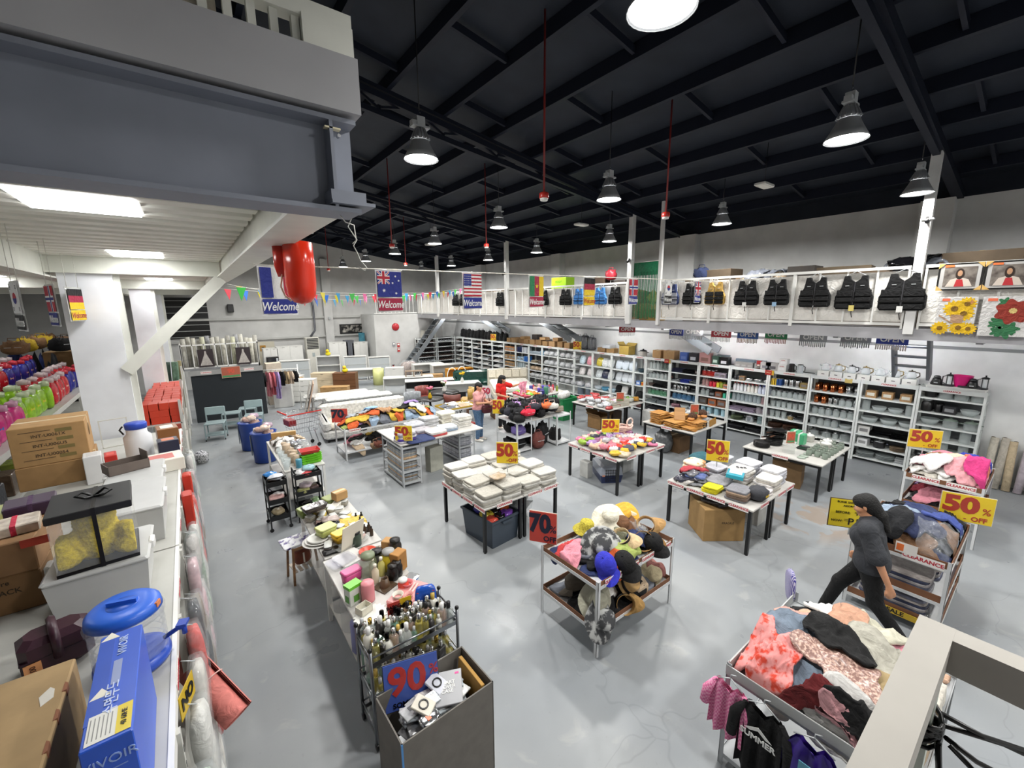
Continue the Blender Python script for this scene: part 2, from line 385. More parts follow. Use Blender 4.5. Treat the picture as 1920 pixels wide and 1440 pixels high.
# ------------------------------------------------------------------ landing rail at the lower right, with black cord
t = thing('landing_railing','cream square-tube railing of the stair landing, lower right corner','railing',(0,0,0))
zr = 2.7; RC = M('#a8a49d','m',rough=.55)
G().bb(.1,1.6,.065,.14,zr-.1,zr).build('handrail',RC,t)
G().bb(1.535,1.6,-1.6,.14,zr-.1,zr-.0005).build('handrail',RC,t)
G().bb(1.5,1.565,.07,.135,1.62,zr-.1).build('post',M('#c3cbc0','m'),t)
G().bb(.1,1.565,.085,.12,1.62,1.7).build('bottom_rail',RC,t)
G().bb(1.55,1.585,-1.6,.1,1.62,1.7).build('bottom_rail',RC,t)
tw = thing('cord_tie','black plastic cord knotted round the landing railing post','cord',(1.5,.08,2.42))
for k in range(7):
    P = [(.033+.05*math.cos(a),.02+.05*math.sin(a),.025*math.sin(a*1.3+k)+k*.007-.02) for a in np.linspace(0,6.28,14)]
    G().tube(P,.006,5,True).build('wrap',BLACK,tw)
for P in ([(.0,-.05,0),(-.02,-.12,-.03),(.0,-.22,-.05)],[(.02,-.04,.0),(.06,-.1,-.05),(.12,-.2,-.09),(.1,-.25,-.12)],[(.08,-.02,.02),(.16,-.1,-.04),(.24,-.22,-.06)],
          [(.0,-.03,-.02),(-.05,-.05,-.1),(-.06,-.06,-.5),(-.05,-.05,-.85)],[(.01,-.03,-.02),(-.02,-.06,-.2),(-.04,-.07,-.85)],[(.09,-.03,-.02),(.2,-.14,-.06),(.34,-.36,-.14),(.46,-.6,-.2)]):
    G().tube(P,.007,5).build('cord_end',BLACK,tw)
struct(G().bb(-1.6,1.6,-3.9,.12,1.5,1.6).build('landing_slab',M('#b9b6b4','d')))

# batten lamps fixed under the mezzanine deck, above the racks
for k,y in enumerate((-1.5,2.2,5.6,9.2,13.0,16.6,19.6)):
    t = thing('batten_lamp','white batten lamp under the right mezzanine deck, %s from the camera' % ORD[k],'lamp',(10.75,y,2.93),0,'batten lamps under the right mezzanine')
    G().bb(-.04,.04,-.6,.6,.03,.07).build('housing',WHITE,t)
    G().cyl((0,-.58,.015),(0,.58,.015),.014,n=8).build('tube',emit('batten_glow',(1,1,1),BATTEN_E),t)
    for e in (-.6,.58): G().bb(-.02,.02,e,e+.02,-.002,.03).build('socket',WHITE,t)
# dark bands closing the gap between the grey walls and the roof sheets
struct(G().bb(XW,XW+.2,YF,YB,5.6,roofz(XW)+.02).build('wall_right_band',DARK)); struct(G().loft([[(XL,y,roofz(XL)-.33),(XW,y,roofz(XW)-.33),(XW,y,roofz(XW)),(XL,y,roofz(XL))] for y in (YB,YB+.2)]).build('wall_back_band',DARK))
# ================================================================== LAMPS
LG = emit('lamp_lens',(1,.99,.96),LAMP_E); SHADE = M('#9ea1a4','m',rough=.3); FIN = M('#8c8f93','m',rough=.4)
def _shade(g):
    g.lathe([(.095,.2),(.12,.14),(.16,.07),(.2,.0),(.205,0),(.163,.075),(.124,.15),(.1,.205)],24,cap=False)
def _sink(g):
    g.lathe([(.05,.2),(.1,.21),(.085,.27),(.06,.33),(.03,.34)],16)
    for k in range(14):
        a = 2*PI*k/14; g.bar((.05*math.cos(a),.05*math.sin(a),.33),(.105*math.cos(a),.105*math.sin(a),.215),.008,.03)
def pendant(x,y,label,z=5.3,lit=True,tilt=0):
    t = thing('pendant_lamp',label,'lamp',(x,y,z),0,'high bay pendant lamps')
    obj('reflector',shared('reflector',_shade,SHADE),t)
    obj('heat_sink',shared('heat_sink',_sink,FIN),t)
    obj('lens',shared('lens',lambda g: g.lathe([(.0,.012),(.19,.012),(.19,.02),(.0,.02)],24),LG),t)
    obj('driver_box',shared('driver_box',lambda g: (g.bb(-.05,.05,-.045,.045,.36,.46),g.bb(-.11,.11,-.05,.05,.345,.365),g.bb(-.11,-.05,-.035,.035,.365,.41)),GALV),t)
    obj('hook',shared('hook',lambda g: g.tube([(0,0,.46),(.015,0,.48),(.015,0,.51),(0,0,.53)],.006,5),CHROME),t)
    top = roofz(x)+.0-z
    G().cyl((0,0,.53),(0,0,top),.007,n=5).build('cable',DARKM,t)
    ld = bpy.data.lights.new('lamp_light','AREA'); ld.shape = 'DISK'; ld.size = .36; ld.energy = LAMP_W; ld.color = (1,.985,.95); ld.spread = math.radians(172)
    lo = bpy.data.objects.new('lamp_light',ld); COL.objects.link(lo); lo.location = (0,0,.005); lo.parent = t
ROWS = [('left',2.45),('middle',5.85),('right',9.55)]
LY = [-1.4,1.72,4.95,8.1,11.2,14.1,17.0,20.0]
for rn,x in ROWS:
    for k,y in enumerate(LY):
        if rn == 'left' and k in (2,3) and False: continue
        pendant(x + (0.0 if rn != 'right' else (-.2 if k == 1 else .1)),y,'high bay lamp, %s from the camera in the %s row' % (ORD[k],rn),z=5.3 if not (rn == 'right' and k == 1) else 5.25)
for k,(px,py,z) in enumerate(((1020,372,5.0),(1248,407,5.0),(735,463,5.0),(912,463,5.0),(761,497,5.0),(616,507,5.0))):
    p = at(px,py,z)
    t = thing('smoke_detector','red smoke detector on a red drop pipe, %s from the camera' % ['nearest','second','fourth','third','fifth','farthest'][k],'detector',p,0,'smoke detectors on red drop pipes')
    G().lathe([(.0,-.03),(.05,-.03),(.055,-.005),(.055,.0)],14).build('sensor_head',WHITE,t)
    G().lathe([(.06,0),(.065,.01),(.065,.06),(.05,.075),(.0,.075)],14).build('base',M('#c0322a','p'),t)
    G().cyl((0,0,.07),(0,0,roofz(p.x)-z),.014,n=7).build('pipe',M('#8e2f2c','m'),t)
for k,(px,py,y) in enumerate(((1433,350,5.0),(1090,423,9.0),(808,460,15.5))):
    z = roofz(8)-.9; p = at(px,py,5.7)
    t = thing('roof_panel_light',['unlit white box light under the roof at the right','unlit white box light under the roof above the middle lamps','unlit white box light under the roof far back'][k],'light',p)
    G().rbox(-.2,.2,-.1,.1,0,.05,.01).build('housing',WHITE,t); G().bb(-.18,.18,-.08,.08,-.006,0).build('cover',OFFW,t)
    G().cyl((0,0,.05),(0,0,roofz(p.x)-5.75),.006,n=5).build('hanger',DARKM,t)
for k,(y,z) in enumerate(((1.64,4.9),(7.5,4.75),(13.2,4.75))):
    t = thing('security_camera','black security camera clamped to the %s white column' % ['nearest','curtain-side','fourth'][k],'camera',(XM-.12,y-.02,z))
    G().cyl((0,0,0),(-.12,-.02,-.05),.03,n=10).build('body',BLACK,t); G().bb(-.02,.1,-.08,.08,.0,.02).build('clamp',GALV,t); G().bb(-.03,.0,-.02,.02,-.02,.05).build('arm',BLACK,t)
# loose white cable hanging from the beam end
p = at(652,420,3.95); q = at(675,478,3.6)
t = thing('cable','looped white cable hanging from the end of the grey beam','cable',(.72,YFB+.1,4.03))
G().tube([(0,0,0),(-.02,.0,-.04),(.02,0,-.1),(.0,0,-.13),(.015,0,-.16),(.03,.0,-.2),(.06,0,-.235),(.05,0,-.25),(.02,0,-.235)],.003,5).build('strand',OFFW,t)
G().tube([(-.06,.0,.02),(-.03,0,-.02),(.01,0,-.03),(.02,.01,-.1),(.0,.01,-.12)],.003,5).build('strand',OFFW,t)
# ================================================================== GENERIC GOODS
def pillow(g,w,d,h,n=14,m=8,p=.55,c=(0,0,0)):
    def sp(a,e): return math.copysign(abs(a)**e,a)
    rings = []
    for i in range(m+1):
        t = -PI/2+PI*i/m; cz = max(.03,sp(math.cos(t),p)); z = sp(math.sin(t),.8)
        rings.append([(c[0]+w/2*cz*sp(math.cos(2*PI*j/n),p),c[1]+d/2*cz*sp(math.sin(2*PI*j/n),p),c[2]+h/2+h/2*z) for j in range(n)])
    g.loft(rings,True,True)
def crumple(g,w,d,h,seed=0,n=12,m=8,amp=.22):
    rn = random.Random(seed); k = len(g.v); pillow(g,w,d,h,n,m,.7)
    ph = [(rn.uniform(0,6.3),rn.uniform(2,5)/max(w,d),rn.uniform(0,6.3)) for _ in range(4)]
    for i in range(k,len(g.v)):
        x,y,z = g.v[i]; a = sum(math.sin((x*math.cos(q)+y*math.sin(q))*6.3*f+o+z*20) for o,f,q in ph)/4
        s = 1+amp*a+rn.uniform(-.06,.06); g.v[i] = (x*s,y*s,max(0,z*(1+amp*1.2*a)))
def carton_parts(o,w,d,h,col,tape=True,open_=False,mark=None):
    """child parts of a cardboard carton whose body mesh is o"""
    if tape: obj('tape',shared(('tape',w,d,h),lambda g: (g.bb(-w*.5-.001,w*.5+.001,-.03,.03,h,h+.002),g.bb(w*.5,w*.5+.0015,-.03,.03,h*.7,h+.002)),M('#cbb184','p')),o)
    if mark:
        for (tx,s,z,x) in mark: text(tx,s,M('#3a2f24','k'),o,(x,-d/2-.001,z))
def carton(loc,w,d,h,label,rz=0,col='#a8845a',tape=True,group=None,mark=None,cat='box',flaps=False,name='cardboard_box',full=True):
    if flaps:
        o = thing(name,label,cat,loc,rz,group); g = G()
        t = .006
        g.bb(-w/2,w/2,-d/2,d/2,0,t); g.bb(-w/2,w/2,-d/2,-d/2+t,0,h); g.bb(-w/2,w/2,d/2-t,d/2,0,h); g.bb(-w/2,-w/2+t,-d/2,d/2,0,h); g.bb(w/2-t,w/2,-d/2,d/2,0,h)
        g.build('body',M(col,'k'),o)
        for sx,ang in ((-1,1.0),(1,.6)):
            G().bar((sx*w/2,0,h),(sx*(w/2+math.cos(ang)*d*.35),0,h+math.sin(ang)*d*.35*(1 if sx > 0 else .5)),d-.01,t).build('flap',M(col,'k'),o)
        G().bar((0,d/2,h),(0,d/2+.1,h+d*.3),w-.01,t).build('flap',M(col,'k'),o)
        if full: g = G(); crumple(g,w*.9,d*.9,h*.9,3); g.build('packing_bag',M('#1c1b1d','s'),o)
        for (tx,s,z,x) in (mark or []): text(tx,s,M('#3a2f24','k'),o,(x,-d/2-.002,z))
        return o
    o = obj(name,shared((name,w,d,h),lambda g: g.rbox(-w/2,w/2,-d/2,d/2,0,h,.006),M(col,'k')),None,loc,(0,0,rz)); tag(o,label,cat,group)
    carton_parts(o,w,d,h,col,tape,mark=mark); return o
GLASSC = M('#cfd8d8','g'); STEEL = M('#a9abad','x',rough=.3); DKPOT = M('#1b1a1b','p',rough=.3)
def item(kind,loc,mat,label,group,s=1.0,rz=0,lid=None):
    lid = lid or STEEL
    def mk(name,fn,cat): return tag(obj(name,shared((name,round(s,2)),fn,mat),None,loc,(0,0,rz)),label,cat,group)
    if kind == 'jar':
        o = mk('jar',lambda g: g.lathe([(.0,0),(.055*s,0),(.06*s,.01*s),(.06*s,.11*s),(.045*s,.13*s),(.045*s,.14*s),(.0,.14*s)],12),'jar')
        obj('lid',shared(('lid',s),lambda g: g.lathe([(.05*s,.14*s),(.05*s,.165*s),(.0,.168*s)],12),lid),o)
    elif kind == 'glass':
        o = mk('drinking_glass',lambda g: g.lathe([(.034*s,0),(.045*s,.12*s),(.043*s,.12*s),(.032*s,.008)],12,cap=False),'glass')
    elif kind == 'can':
        o = mk('canister',lambda g: g.lathe([(.05*s,0),(.052*s,.005),(.052*s,.15*s),(.045*s,.16*s),(0,.16*s)],12),'canister')
    elif kind == 'mug':
        o = mk('tumbler',lambda g: g.lathe([(.036*s,0),(.046*s,.005),(.046*s,.15*s),(.042*s,.15*s),(.04*s,.02)],12,cap=False),'tumbler')
        obj('handle',shared(('handle',s),lambda g: g.tube([(-.046*s,0,.12*s),(-.075*s,0,.115*s),(-.08*s,0,.07*s),(-.046*s,0,.04*s)],.006*s,5),mat),o)
    elif kind == 'bottle':
        o = mk('bottle',lambda g: g.lathe([(.0,0),(.036*s,0),(.038*s,.02*s),(.038*s,.13*s),(.015*s,.17*s),(.015*s,.185*s),(0,.185*s)],10),'bottle')
        obj('cap',shared(('cap',s),lambda g: g.lathe([(.019*s,.178*s),(.019*s,.21*s),(0,.212*s)],8),lid),o)
    elif kind == 'bowl':
        o = mk('bowl',lambda g: g.lathe([(.0,0),(.06*s,0),(.1*s,.04*s),(.12*s,.1*s),(.115*s,.1*s),(.09*s,.045*s),(.0,.012*s)],16,cap=False),'bowl')
    elif kind == 'pot':
        o = mk('pot',lambda g: g.lathe([(0,0),(.09*s,0),(.1*s,.015*s),(.1*s,.12*s),(.104*s,.125*s),(.0,.125*s)],16),'pot')
        obj('lid',shared(('potlid',s),lambda g: (g.lathe([(.1*s,.126*s),(.08*s,.15*s),(.02*s,.165*s),(.02*s,.19*s),(0,.19*s)],14)),lid),o)
        for sg in (-1,1): obj('handle',shared(('pothandle',s,sg),lambda g: g.tube([(0,sg*.1*s,.1*s),(.0,sg*.14*s,.105*s),(.03*s,sg*.14*s,.105*s),(.03*s,sg*.1*s,.1*s)],.008*s,5),lid),o)
    elif kind == 'plate':
        o = mk('plate',lambda g: g.lathe([(0,0),(.07*s,0),(.12*s,.014*s),(.12*s,.018*s),(.07*s,.006*s),(0,.006*s)],16),'plate')
    elif kind == 'tray':
        o = mk('tray',lambda g: g.loft([[(a*w*s,b*d*s,z*s) for a,b in ((-1,-1),(1,-1),(1,1),(-1,1))] for w,d,z in ((.1,.14,0),(.115,.155,.022),(.11,.15,.022),(.097,.137,.004))],True),'tray')
    elif kind == 'bag':
        o = mk('packed_bag',lambda g: pillow(g,.1*s,.3*s,.34*s),'bag')
    elif kind == 'bundle':
        o = mk('wrapped_bundle',lambda g: crumple(g,.24*s,.2*s,.13*s,int(loc[1]*100)),'bundle')
    elif kind == 'shoe':
        o = mk('shoe',lambda g: g.loft([[(x+w*a*s*.5*0+0,0,0)] for x,w,a in ()]+[[(X*s,sx*W*s,z*s) for sx,z in ((-1,0),(1,0),(1,h*.6),(.5,h),(-.5,h),(-1,h*.6))] for X,W,h in ((-.13,.025,.08),(-.11,.036,.1),(-.05,.036,.095),(.0,.04,.07),(.06,.046,.055),(.11,.04,.045),(.135,.02,.03))],True,True),'shoe')
        obj('sole',shared(('sole',s),lambda g: g.bb(-.132*s,.13*s,-.04*s,.04*s,-.001,.018*s),lid),o)
    elif kind == 'book':
        o = mk('book',lambda g: g.bb(-.1*s,.1*s,-.016*s,.016*s,0,.22*s),'book')
        obj('pages',shared(('pages',s),lambda g: g.bb(-.098*s,.102*s,-.013*s,.013*s,.004*s,.222*s),OFFW),o)
    else:
        o = mk('goods_box',lambda g: g.rbox(-.1*s,.1*s,-.1*s,.1*s,0,.17*s,.004),'box')
        obj('print',shared(('print',s),lambda g: g.bb(-.101*s,-.1*s,-.07*s,.07*s,.05*s,.12*s),lid),o)
    return o
WID = dict(jar=.125,glass=.1,can=.115,mug=.13,bottle=.085,bowl=.25,pot=.26,plate=.25,tray=.31,bag=.27,bundle=.22,shoe=.1,book=.04,box=.21)
DESC = dict(jar='glass jar',glass='drinking glass',can='canister',mug='tumbler with handle',bottle='bottle',bowl='bowl',pot='lidded pot',plate='plate',tray='tray',bag='packed bag',bundle='wrapped bundle',shoe='shoe',book='book',box='small box')
# ------------------------------------------------------------------ wall racks along the right wall
BY = [.71,1.67,2.63,3.6,4.54,5.53,6.45,7.39,8.29,8.75,9.71,10.61,11.55,12.48,13.46,14.35,15.31,16.22,17.2,18.16,19.09,20.02,20.95]
XF,XBK = 11.9,12.34
KL = [.1,.36,.63,.9,1.18,1.48]; BL = [.1,.42,.86,1.3]; CL = [.1,.42,.74,1.06,1.45]; SL = [.1,.35,.6,.85,1.1,1.36,1.62]
LEV = [KL]*8+[BL]+[BL]*3+[CL]*5+[SL]*5
LEV[0] = [.1,.3,.55,.79,1.07,1.35,1.65]
RACKC = M('#dfe3e1','m',rough=.45)
strip_red = M('#b5283a','p')
def clearance(parent,loc,rot,s=.05,w=None):
    w = w or s*5.6
    b = obj('price_strip',shared(('price_strip',s,w),lambda g: g.bb(-w/2,w/2,-.001,.001,-s*.75,s*.75),M('#eceae6','p')),parent,loc,rot)
    text('CLEARANCE',s*.98,strip_red,b,(0,-.0015,0),bold=.03)
    return b
racks = []
def steel_rack(i,y0,y1,levels,top=1.85,label=None):
    t = thing('steel_rack',label or 'white steel rack against right wall, %s from the right end' % ORD[i] if i < 20 else 'white steel rack against right wall, %s from the far corner' % ['second','first'][i-20],'shelving',(XF,y0,0),0,'white racks along the right wall')
    L = y1-y0
    for (x,y) in ((0,0),(0,L-.04),(.4,0),(.4,L-.04)):
        obj('upright',shared(('upright',top),lambda g: (g.bb(0,.04,0,.006,0,top+.02),g.bb(0,.006,0,.04,0,top+.02)) if True else 0,RACKC),t,(x,y,0))
    for z in levels+[top-.02]:
        G().bb(.004,.43,.0,L,z-.03,z).build('shelf',RACKC,t)
    G().bb(-.004,.004,.0,L,top-.07,top+.01).build('fascia',RACKC,t)
    if i < 16: clearance(t,(-.007,L*.5,top-.03),(0,0,-PI/2),.045)
    if not 8 <= i <= 13: G().bb(.432,.437,0,L,.05,top).build('back_or_shade_panel',M('#4d5052','m'),t)  # added dark sheet, its colour stands in for the shade behind the goods
    racks.append(t); return t
for i in range(22): steel_rack(i,BY[i]+.003,BY[i+1]-.003,LEV[i])
def rackname(i):
    return '%s rack from the right' % ORD[i] if i < 20 else '%s rack from the far corner' % ['second','first'][i-20]
def fill(i,lv,specs,xoff=.13):
    """goods on one board: specs are (count, kind, colour, finish, size, words[, lid colour]) from the far side to the near side"""
    y0,y1 = BY[i]+.05,BY[i+1]-.05; levels = LEV[i]
    z = (levels+[1.85])[lv]+.0005
    tot = sum(n*WID[k]*s*(1.18 if k not in ('bag','shoe','book') else 1) for n,k,c,f,s,w,*_ in specs); gap = max(0,(y1-y0-tot)/max(1,sum(q[0] for q in specs)))
    y = y1; no = len(levels)-lv
    for n,k,c,f,s,w,*ld in specs:
        s = round(s*(1.18 if k not in ('bag','shoe','book') else 1),2)
        mt = M(c,f) if isinstance(c,str) else c; lid = M(ld[0],'p') if ld else None
        wd = WID[k]*s+gap
        place = 'on top of the %s' % rackname(i) if lv == len(levels) else 'on board %s of the %s' % (['zero','one','two','three','four','five','six','seven'][no],rackname(i))
        place = place if lv == len(levels) else ('on the %s board down, %s' % (ORD[no-1],rackname(i)))
        for q in range(n):
            yy = y-wd/2
            if yy < y0-.02: break
            for row in ((0,) if k not in ('jar','glass','can','mug','bottle') or s > 1.4 else (0,1)):
                reps = 4 if k in ('plate','tray') else 1
                for e in range(reps):
                    zz = z+e*(.02 if k == 'plate' else .024)*s
                    if k in ('plate','tray'): wh = ', %s in %s pile, ' % (['lowest','second','third','topmost'][e],('the' if n == 1 else ORD[q]))
                    elif row: wh = ', behind %s, ' % (ORD[q] if n > 1 else 'it')
                    elif n > 1: wh = ', %s of %s, ' % (ORD[q],['','one','two','three','four','five','six','seven','eight'][n])
                    else: wh = ' '
                    pl = place if wh == ' ' else place.replace('on the ','').replace('on top of the','top of')
                    o = item(k,(XF+xoff+.02+R(-.015,.015)+row*.15,yy+R(-.008,.008),zz),mt,'%s %s' % (w,DESC[k])+wh+pl,'%ss on the wall racks' % DESC[k],s,rz=(PI if k == 'shoe' else (R(-.1,.1) if k != 'bag' else PI/2*0+R(-.1,.1))),lid=lid)
                    if k == 'bag': o.rotation_euler = (0,.35,R(-.1,.1)); o.location.x += .02
                    if k == 'shoe': o.rotation_euler = (0,0,PI+R(-.15,.15)); o.location.x += .05
            y -= wd
g_ = '#cfd8d8'; st = '#b4b6b8'
# nearest rack
fill(0,6,[(1,'pot','#1b1a1b','p',.75,'black','#26262a'),(3,'jar',g_,'g',1.5,'wide clear','#2b2b2e')]); fill(0,5,[(1,'jar','#1d1c1d','p',1.3,'black'),(1,'can','#232326','p',.9,'black'),(1,'box','#2a2b2e','p',.8,'dark grey','#8a8d90'),(1,'bowl',g_,'g',1.0,'clear glass')])
fill(0,4,[(1,'bowl',g_,'g',1.1,'clear glass'),(2,'pot',g_,'g',.95,'clear glass','#7c8a80')]); fill(0,3,[(3,'can',g_,'g',1.35,'large clear')]); fill(0,2,[(3,'can',g_,'g',1.2,'clear glass')]); fill(0,1,[(3,'pot','#2a2a2c','p',.8,'dark')]);
fill(1,5,[(3,'box','#9a7850','w',.8,'wooden','#c8c8c0')]); fill(1,4,[(1,'can',g_,'g',1.2,'clear glass'),(2,'bowl',g_,'g',.95,'clear glass'),(1,'can',g_,'g',1.2,'ribbed clear')]); fill(1,3,[(3,'bowl',g_,'g',1.1,'clear glass')])
fill(1,2,[(1,'box','#d5d5d2','p',.9,'white','#808080'),(2,'tray','#161617','p',.95,'black')]); fill(1,1,[(1,'box','#d9dadb','p',.8,'white','#909090'),(1,'pot','#1b1a1b','p',.9,'black'),(1,'plate','#8d7a63','p',.9,'brown')]); fill(1,0,[(2,'plate',g_,'g',1.2,'clear glass'),(1,'tray','#cfd2d4','p',.9,'white')])
fill(2,5,[(4,'mug','#b0673f','x',1,'copper'),(3,'mug',st,'x',1,'steel')]); fill(2,4,[(2,'mug','#b0673f','x',1,'copper'),(2,'can',st,'x',.8,'steel'),(2,'jar',g_,'g',.9,'clear'),(1,'mug',st,'x',1,'steel')]); fill(2,3,[(6,'jar',g_,'g',.95,'clear')])
fill(2,2,[(4,'jar',g_,'g',1,'clear'),(1,'bowl',g_,'g',.9,'clear glass'),(1,'jar',g_,'g',1,'clear')]); fill(2,1,[(2,'pot',g_,'g',.8,'clear glass'),(1,'jar',g_,'g',.8,'clear'),(1,'pot',g_,'g',.9,'clear glass')]); fill(2,0,[(3,'tray','#1e1b19','p',.9,'dark')])
fill(3,5,[(3,'book','#d2b23a','p',.75,'yellow'),(3,'book','#2b4f8a','p',.75,'blue'),(3,'can',st,'x',.9,'ribbed steel'),(1,'box','#7d6c3c','k',.7,'olive')]); fill(3,4,[(7,'jar',g_,'g',.85,'small clear')]); fill(3,3,[(8,'glass',g_,'g',1.1,'clear stemless')]); fill(3,2,[(3,'glass',g_,'g',1.2,'clear'),(1,'pot','#8f7c55','p',.6,'olive'),(1,'tray',st,'x',.9,'steel')])
fill(3,1,[(2,'plate','#4a2f20','w',1.2,'dark wooden'),(1,'plate','#5d3a26','w',1.1,'reddish wooden')]); fill(3,0,[(2,'tray','#2a2320','p',1,'dark')])
fill(4,5,[(2,'can','#2c2c30','p',.6,'dark'),(1,'box','#85694c','k',.6,'brown'),(3,'bowl',st,'x',.75,'steel')]); fill(4,4,[(4,'bottle','#d8dade','p',.95,'white','#b02a2a'),(3,'bottle','#d8d6d0','p',.95,'cream','#c03a3a'),(3,'bottle','#c9cfe0','p',.95,'pale','#2c3a9a')]); fill(4,3,[(7,'bottle','#c4d2d8','g',1.1,'clear'),(2,'bottle','#c99aa0','g',1.0,'pink')])
fill(4,2,[(2,'tray','#a99ab0','p',.9,'lavender'),(2,'jar','#cfc6d0','g',1,'frosted')]); fill(4,1,[(1,'plate','#6d7a5d','p',1.1,'olive'),(1,'pot',st,'x',1,'steel'),(1,'can','#a8c4c8','g',1.2,'pale blue')]); fill(4,0,[(2,'tray','#303034','p',1.1,'dark')])
fill(5,5,[(3,'jar','#c83028','g',.9,'red'),(2,'box','#8f8794','p',.65,'mauve grey'),(2,'glass','#20262c','g',1.1,'smoked')]); fill(5,4,[(2,'bottle','#d8aaa8','g',1,'pink'),(2,'can','#b81e34','p',.75,'crimson'),(1,'can','#c8bc2c','p',.75,'yellow'),(1,'can','#8a9a35','p',.75,'olive'),(1,'box','#cf8a6a','p',.6,'orange printed')]); fill(5,3,[(2,'jar',g_,'g',.95,'clear'),(1,'box','#1d1a1a','p',.7,'black'),(1,'box','#7a4228','w',.8,'brown'),(2,'can','#3fae90','p',.7,'teal')])
fill(5,2,[(1,'box','#4d4238','w',1,'dark wooden'),(1,'box','#9a5228','w',1,'amber wooden'),(1,'box','#6d4630','w',1,'brown wooden')]); fill(5,1,[(4,'can','#9dbfcc','p',1.05,'pale blue')]); fill(5,0,[(2,'tray','#3a3a3e','p',1,'dark')])
fill(6,5,[(1,'tray','#2c3048','p',1,'navy'),(1,'tray','#1c1c20','p',1,'black'),(1,'box','#202024','p',.7,'black')]); fill(6,4,[(1,'tray',st,'x',.8,'steel'),(1,'tray','#2c3c94','p',.8,'blue'),(1,'tray',st,'x',.8,'ribbed steel')]); fill(6,3,[(4,'can',st,'x',.85,'steel'),(1,'tray',st,'x',.8,'steel')]); fill(6,2,[(5,'jar','#5a8cb8','g',1.05,'blue')]); fill(6,1,[(1,'plate','#c99aa8','p',1,'pink'),(1,'bowl',g_,'g',1,'clear glass'),(1,'plate','#b8c4d4','p',1,'pale')]); fill(6,0,[(2,'tray','#45454a','p',1,'grey')])
fill(7,5,[(3,'bottle',g_,'g',1.1,'tall clear'),(3,'bottle','#7f8f88','g',1.1,'greenish')]); fill(7,4,[(5,'jar',g_,'g',.95,'clear'),(1,'can','#6d3a30','p',.6,'brown')]); fill(7,3,[(1,'bowl','#4a3a34','p',.8,'brown'),(2,'tray','#232326','p',.8,'dark')]); fill(7,2,[(5,'jar','#6fb08a','g',1,'green'),(2,'can','#3f2a2c','p',.7,'dark')]); fill(7,1,[(2,'tray','#8f979a','p',.9,'grey')]); fill(7,0,[(2,'tray','#4a4a4e','p',1,'dark')])
fill(8,3,[(1,'bowl','#243a44','p',1.0,'dark teal')]); fill(8,2,[(1,'box','#5a7cb8','p',.7,'blue printed','#d8dde6'),(1,'box','#c89428','p',.6,'yellow','#c03028')]); fill(8,1,[(1,'bundle','#1a1a1d','c',1.3,'black fabric')]); fill(8,0,[(1,'bundle','#5a3a38','c',1.3,'brown fabric')])
fill(9,3,[(3,'bag','#c3cdd6','p',1,'navy printed')]); fill(9,2,[(3,'bag','#ccd2d8','p',1,'white printed')]); fill(9,1,[(1,'bag','#17171a','c',.9,'black'),(1,'bag','#d4d4d2','c',.9,'white'),(1,'bag','#1a1a1d','c',.9,'jet')]); fill(9,0,[(2,'bundle','#3a3a3e','c',1.3,'dark')])
fill(10,3,[(1,'bag','#c3b23a','s',1,'yellow'),(2,'bag','#d0d4d4','s',1,'white')]); fill(10,2,[(1,'bag','#ccd3d6','s',1,'white'),(1,'bag','#28304c','s',1.05,'navy'),(1,'bag','#cfd4d6','s',1,'pearl')]); fill(10,1,[(1,'bowl','#c4cdd4','p',1.1,'white'),(1,'bowl','#4f8fb0','p',1.1,'blue'),(1,'bowl','#aec4d0','p',1.1,'pale blue')]); fill(10,0,[(1,'plate','#a88a5a','p',1.3,'straw')])
fill(11,3,[(1,'bag','#bcd0da','s',1,'pale blue'),(1,'bag','#d48a98','s',1.05,'pink')]); fill(11,2,[(2,'bag','#d6d0d0','s',1,'white')]); fill(11,0,[(2,'can','#68727e','p',2.2,'grey bin')]); fill(11,1,[(2,'bundle','#c8c8cc','s',1.2,'clear')])
for b in (12,13):
    for lv,n in ((4,3),(3,3),(2,3),(1,3)): fill(b,lv,[(n,'bundle','#b9bbbd','s',1.25,'silver')])
fill(14,4,[(2,'tray','#c8d4dc','p',.95,'white'),(1,'box','#6f9ab8','p',.9,'blue')]); fill(14,3,[(1,'tray','#b8b09a','k',.9,'brown'),(1,'box','#4a3a2e','k',.8,'dark')]); fill(14,2,[(3,'bundle','#a8947c','s',1.1,'tan')]); fill(14,1,[(3,'bundle','#c0c2c2','s',1.2,'clear')])
fill(15,4,[(3,'book','#28345c','p',1.1,'navy'),(4,'book','#d0d4da','p',1.1,'white')]); fill(15,3,[(2,'box','#9fb8cc','p',.9,'pale blue'),(4,'book','#2c6ab4','p',1.1,'blue')]); fill(15,2,[(4,'book','#b8c4c8','p',1.1,'pale'),(1,'box','#d8d8d4','p',.8,'white')]); fill(15,1,[(4,'box','#94744c','k',.95,'brown')])
for lv,c in ((4,'#a06c40'),(3,'#94744c'),(2,'#9a784e'),(1,'#8d6e48')): fill(16,lv,[(4,'box',c,'k',1.0,'brown cardboard')])
shc = ['#b9bcc0','#1d1d20','#d8d8d6','#5a4a44','#2c3448','#c9c4c0','#8a8d92','#17171a']
for b in range(17,22):
    for lv in range(1,7):
        c1,c2 = random.sample(shc,2)
        nm = {'#b9bcc0':'silver','#1d1d20':'black','#d8d8d6':'white','#5a4a44':'brown','#2c3448':'navy','#c9c4c0':'cream','#8a8d92':'grey','#17171a':'jet'}
        fill(b,lv,[(4,'shoe',c1,'l',1.05,nm[c1],'#dcdcda'),(4,'shoe',c2,'l',1.05,nm[c2],'#2a2a2c')])
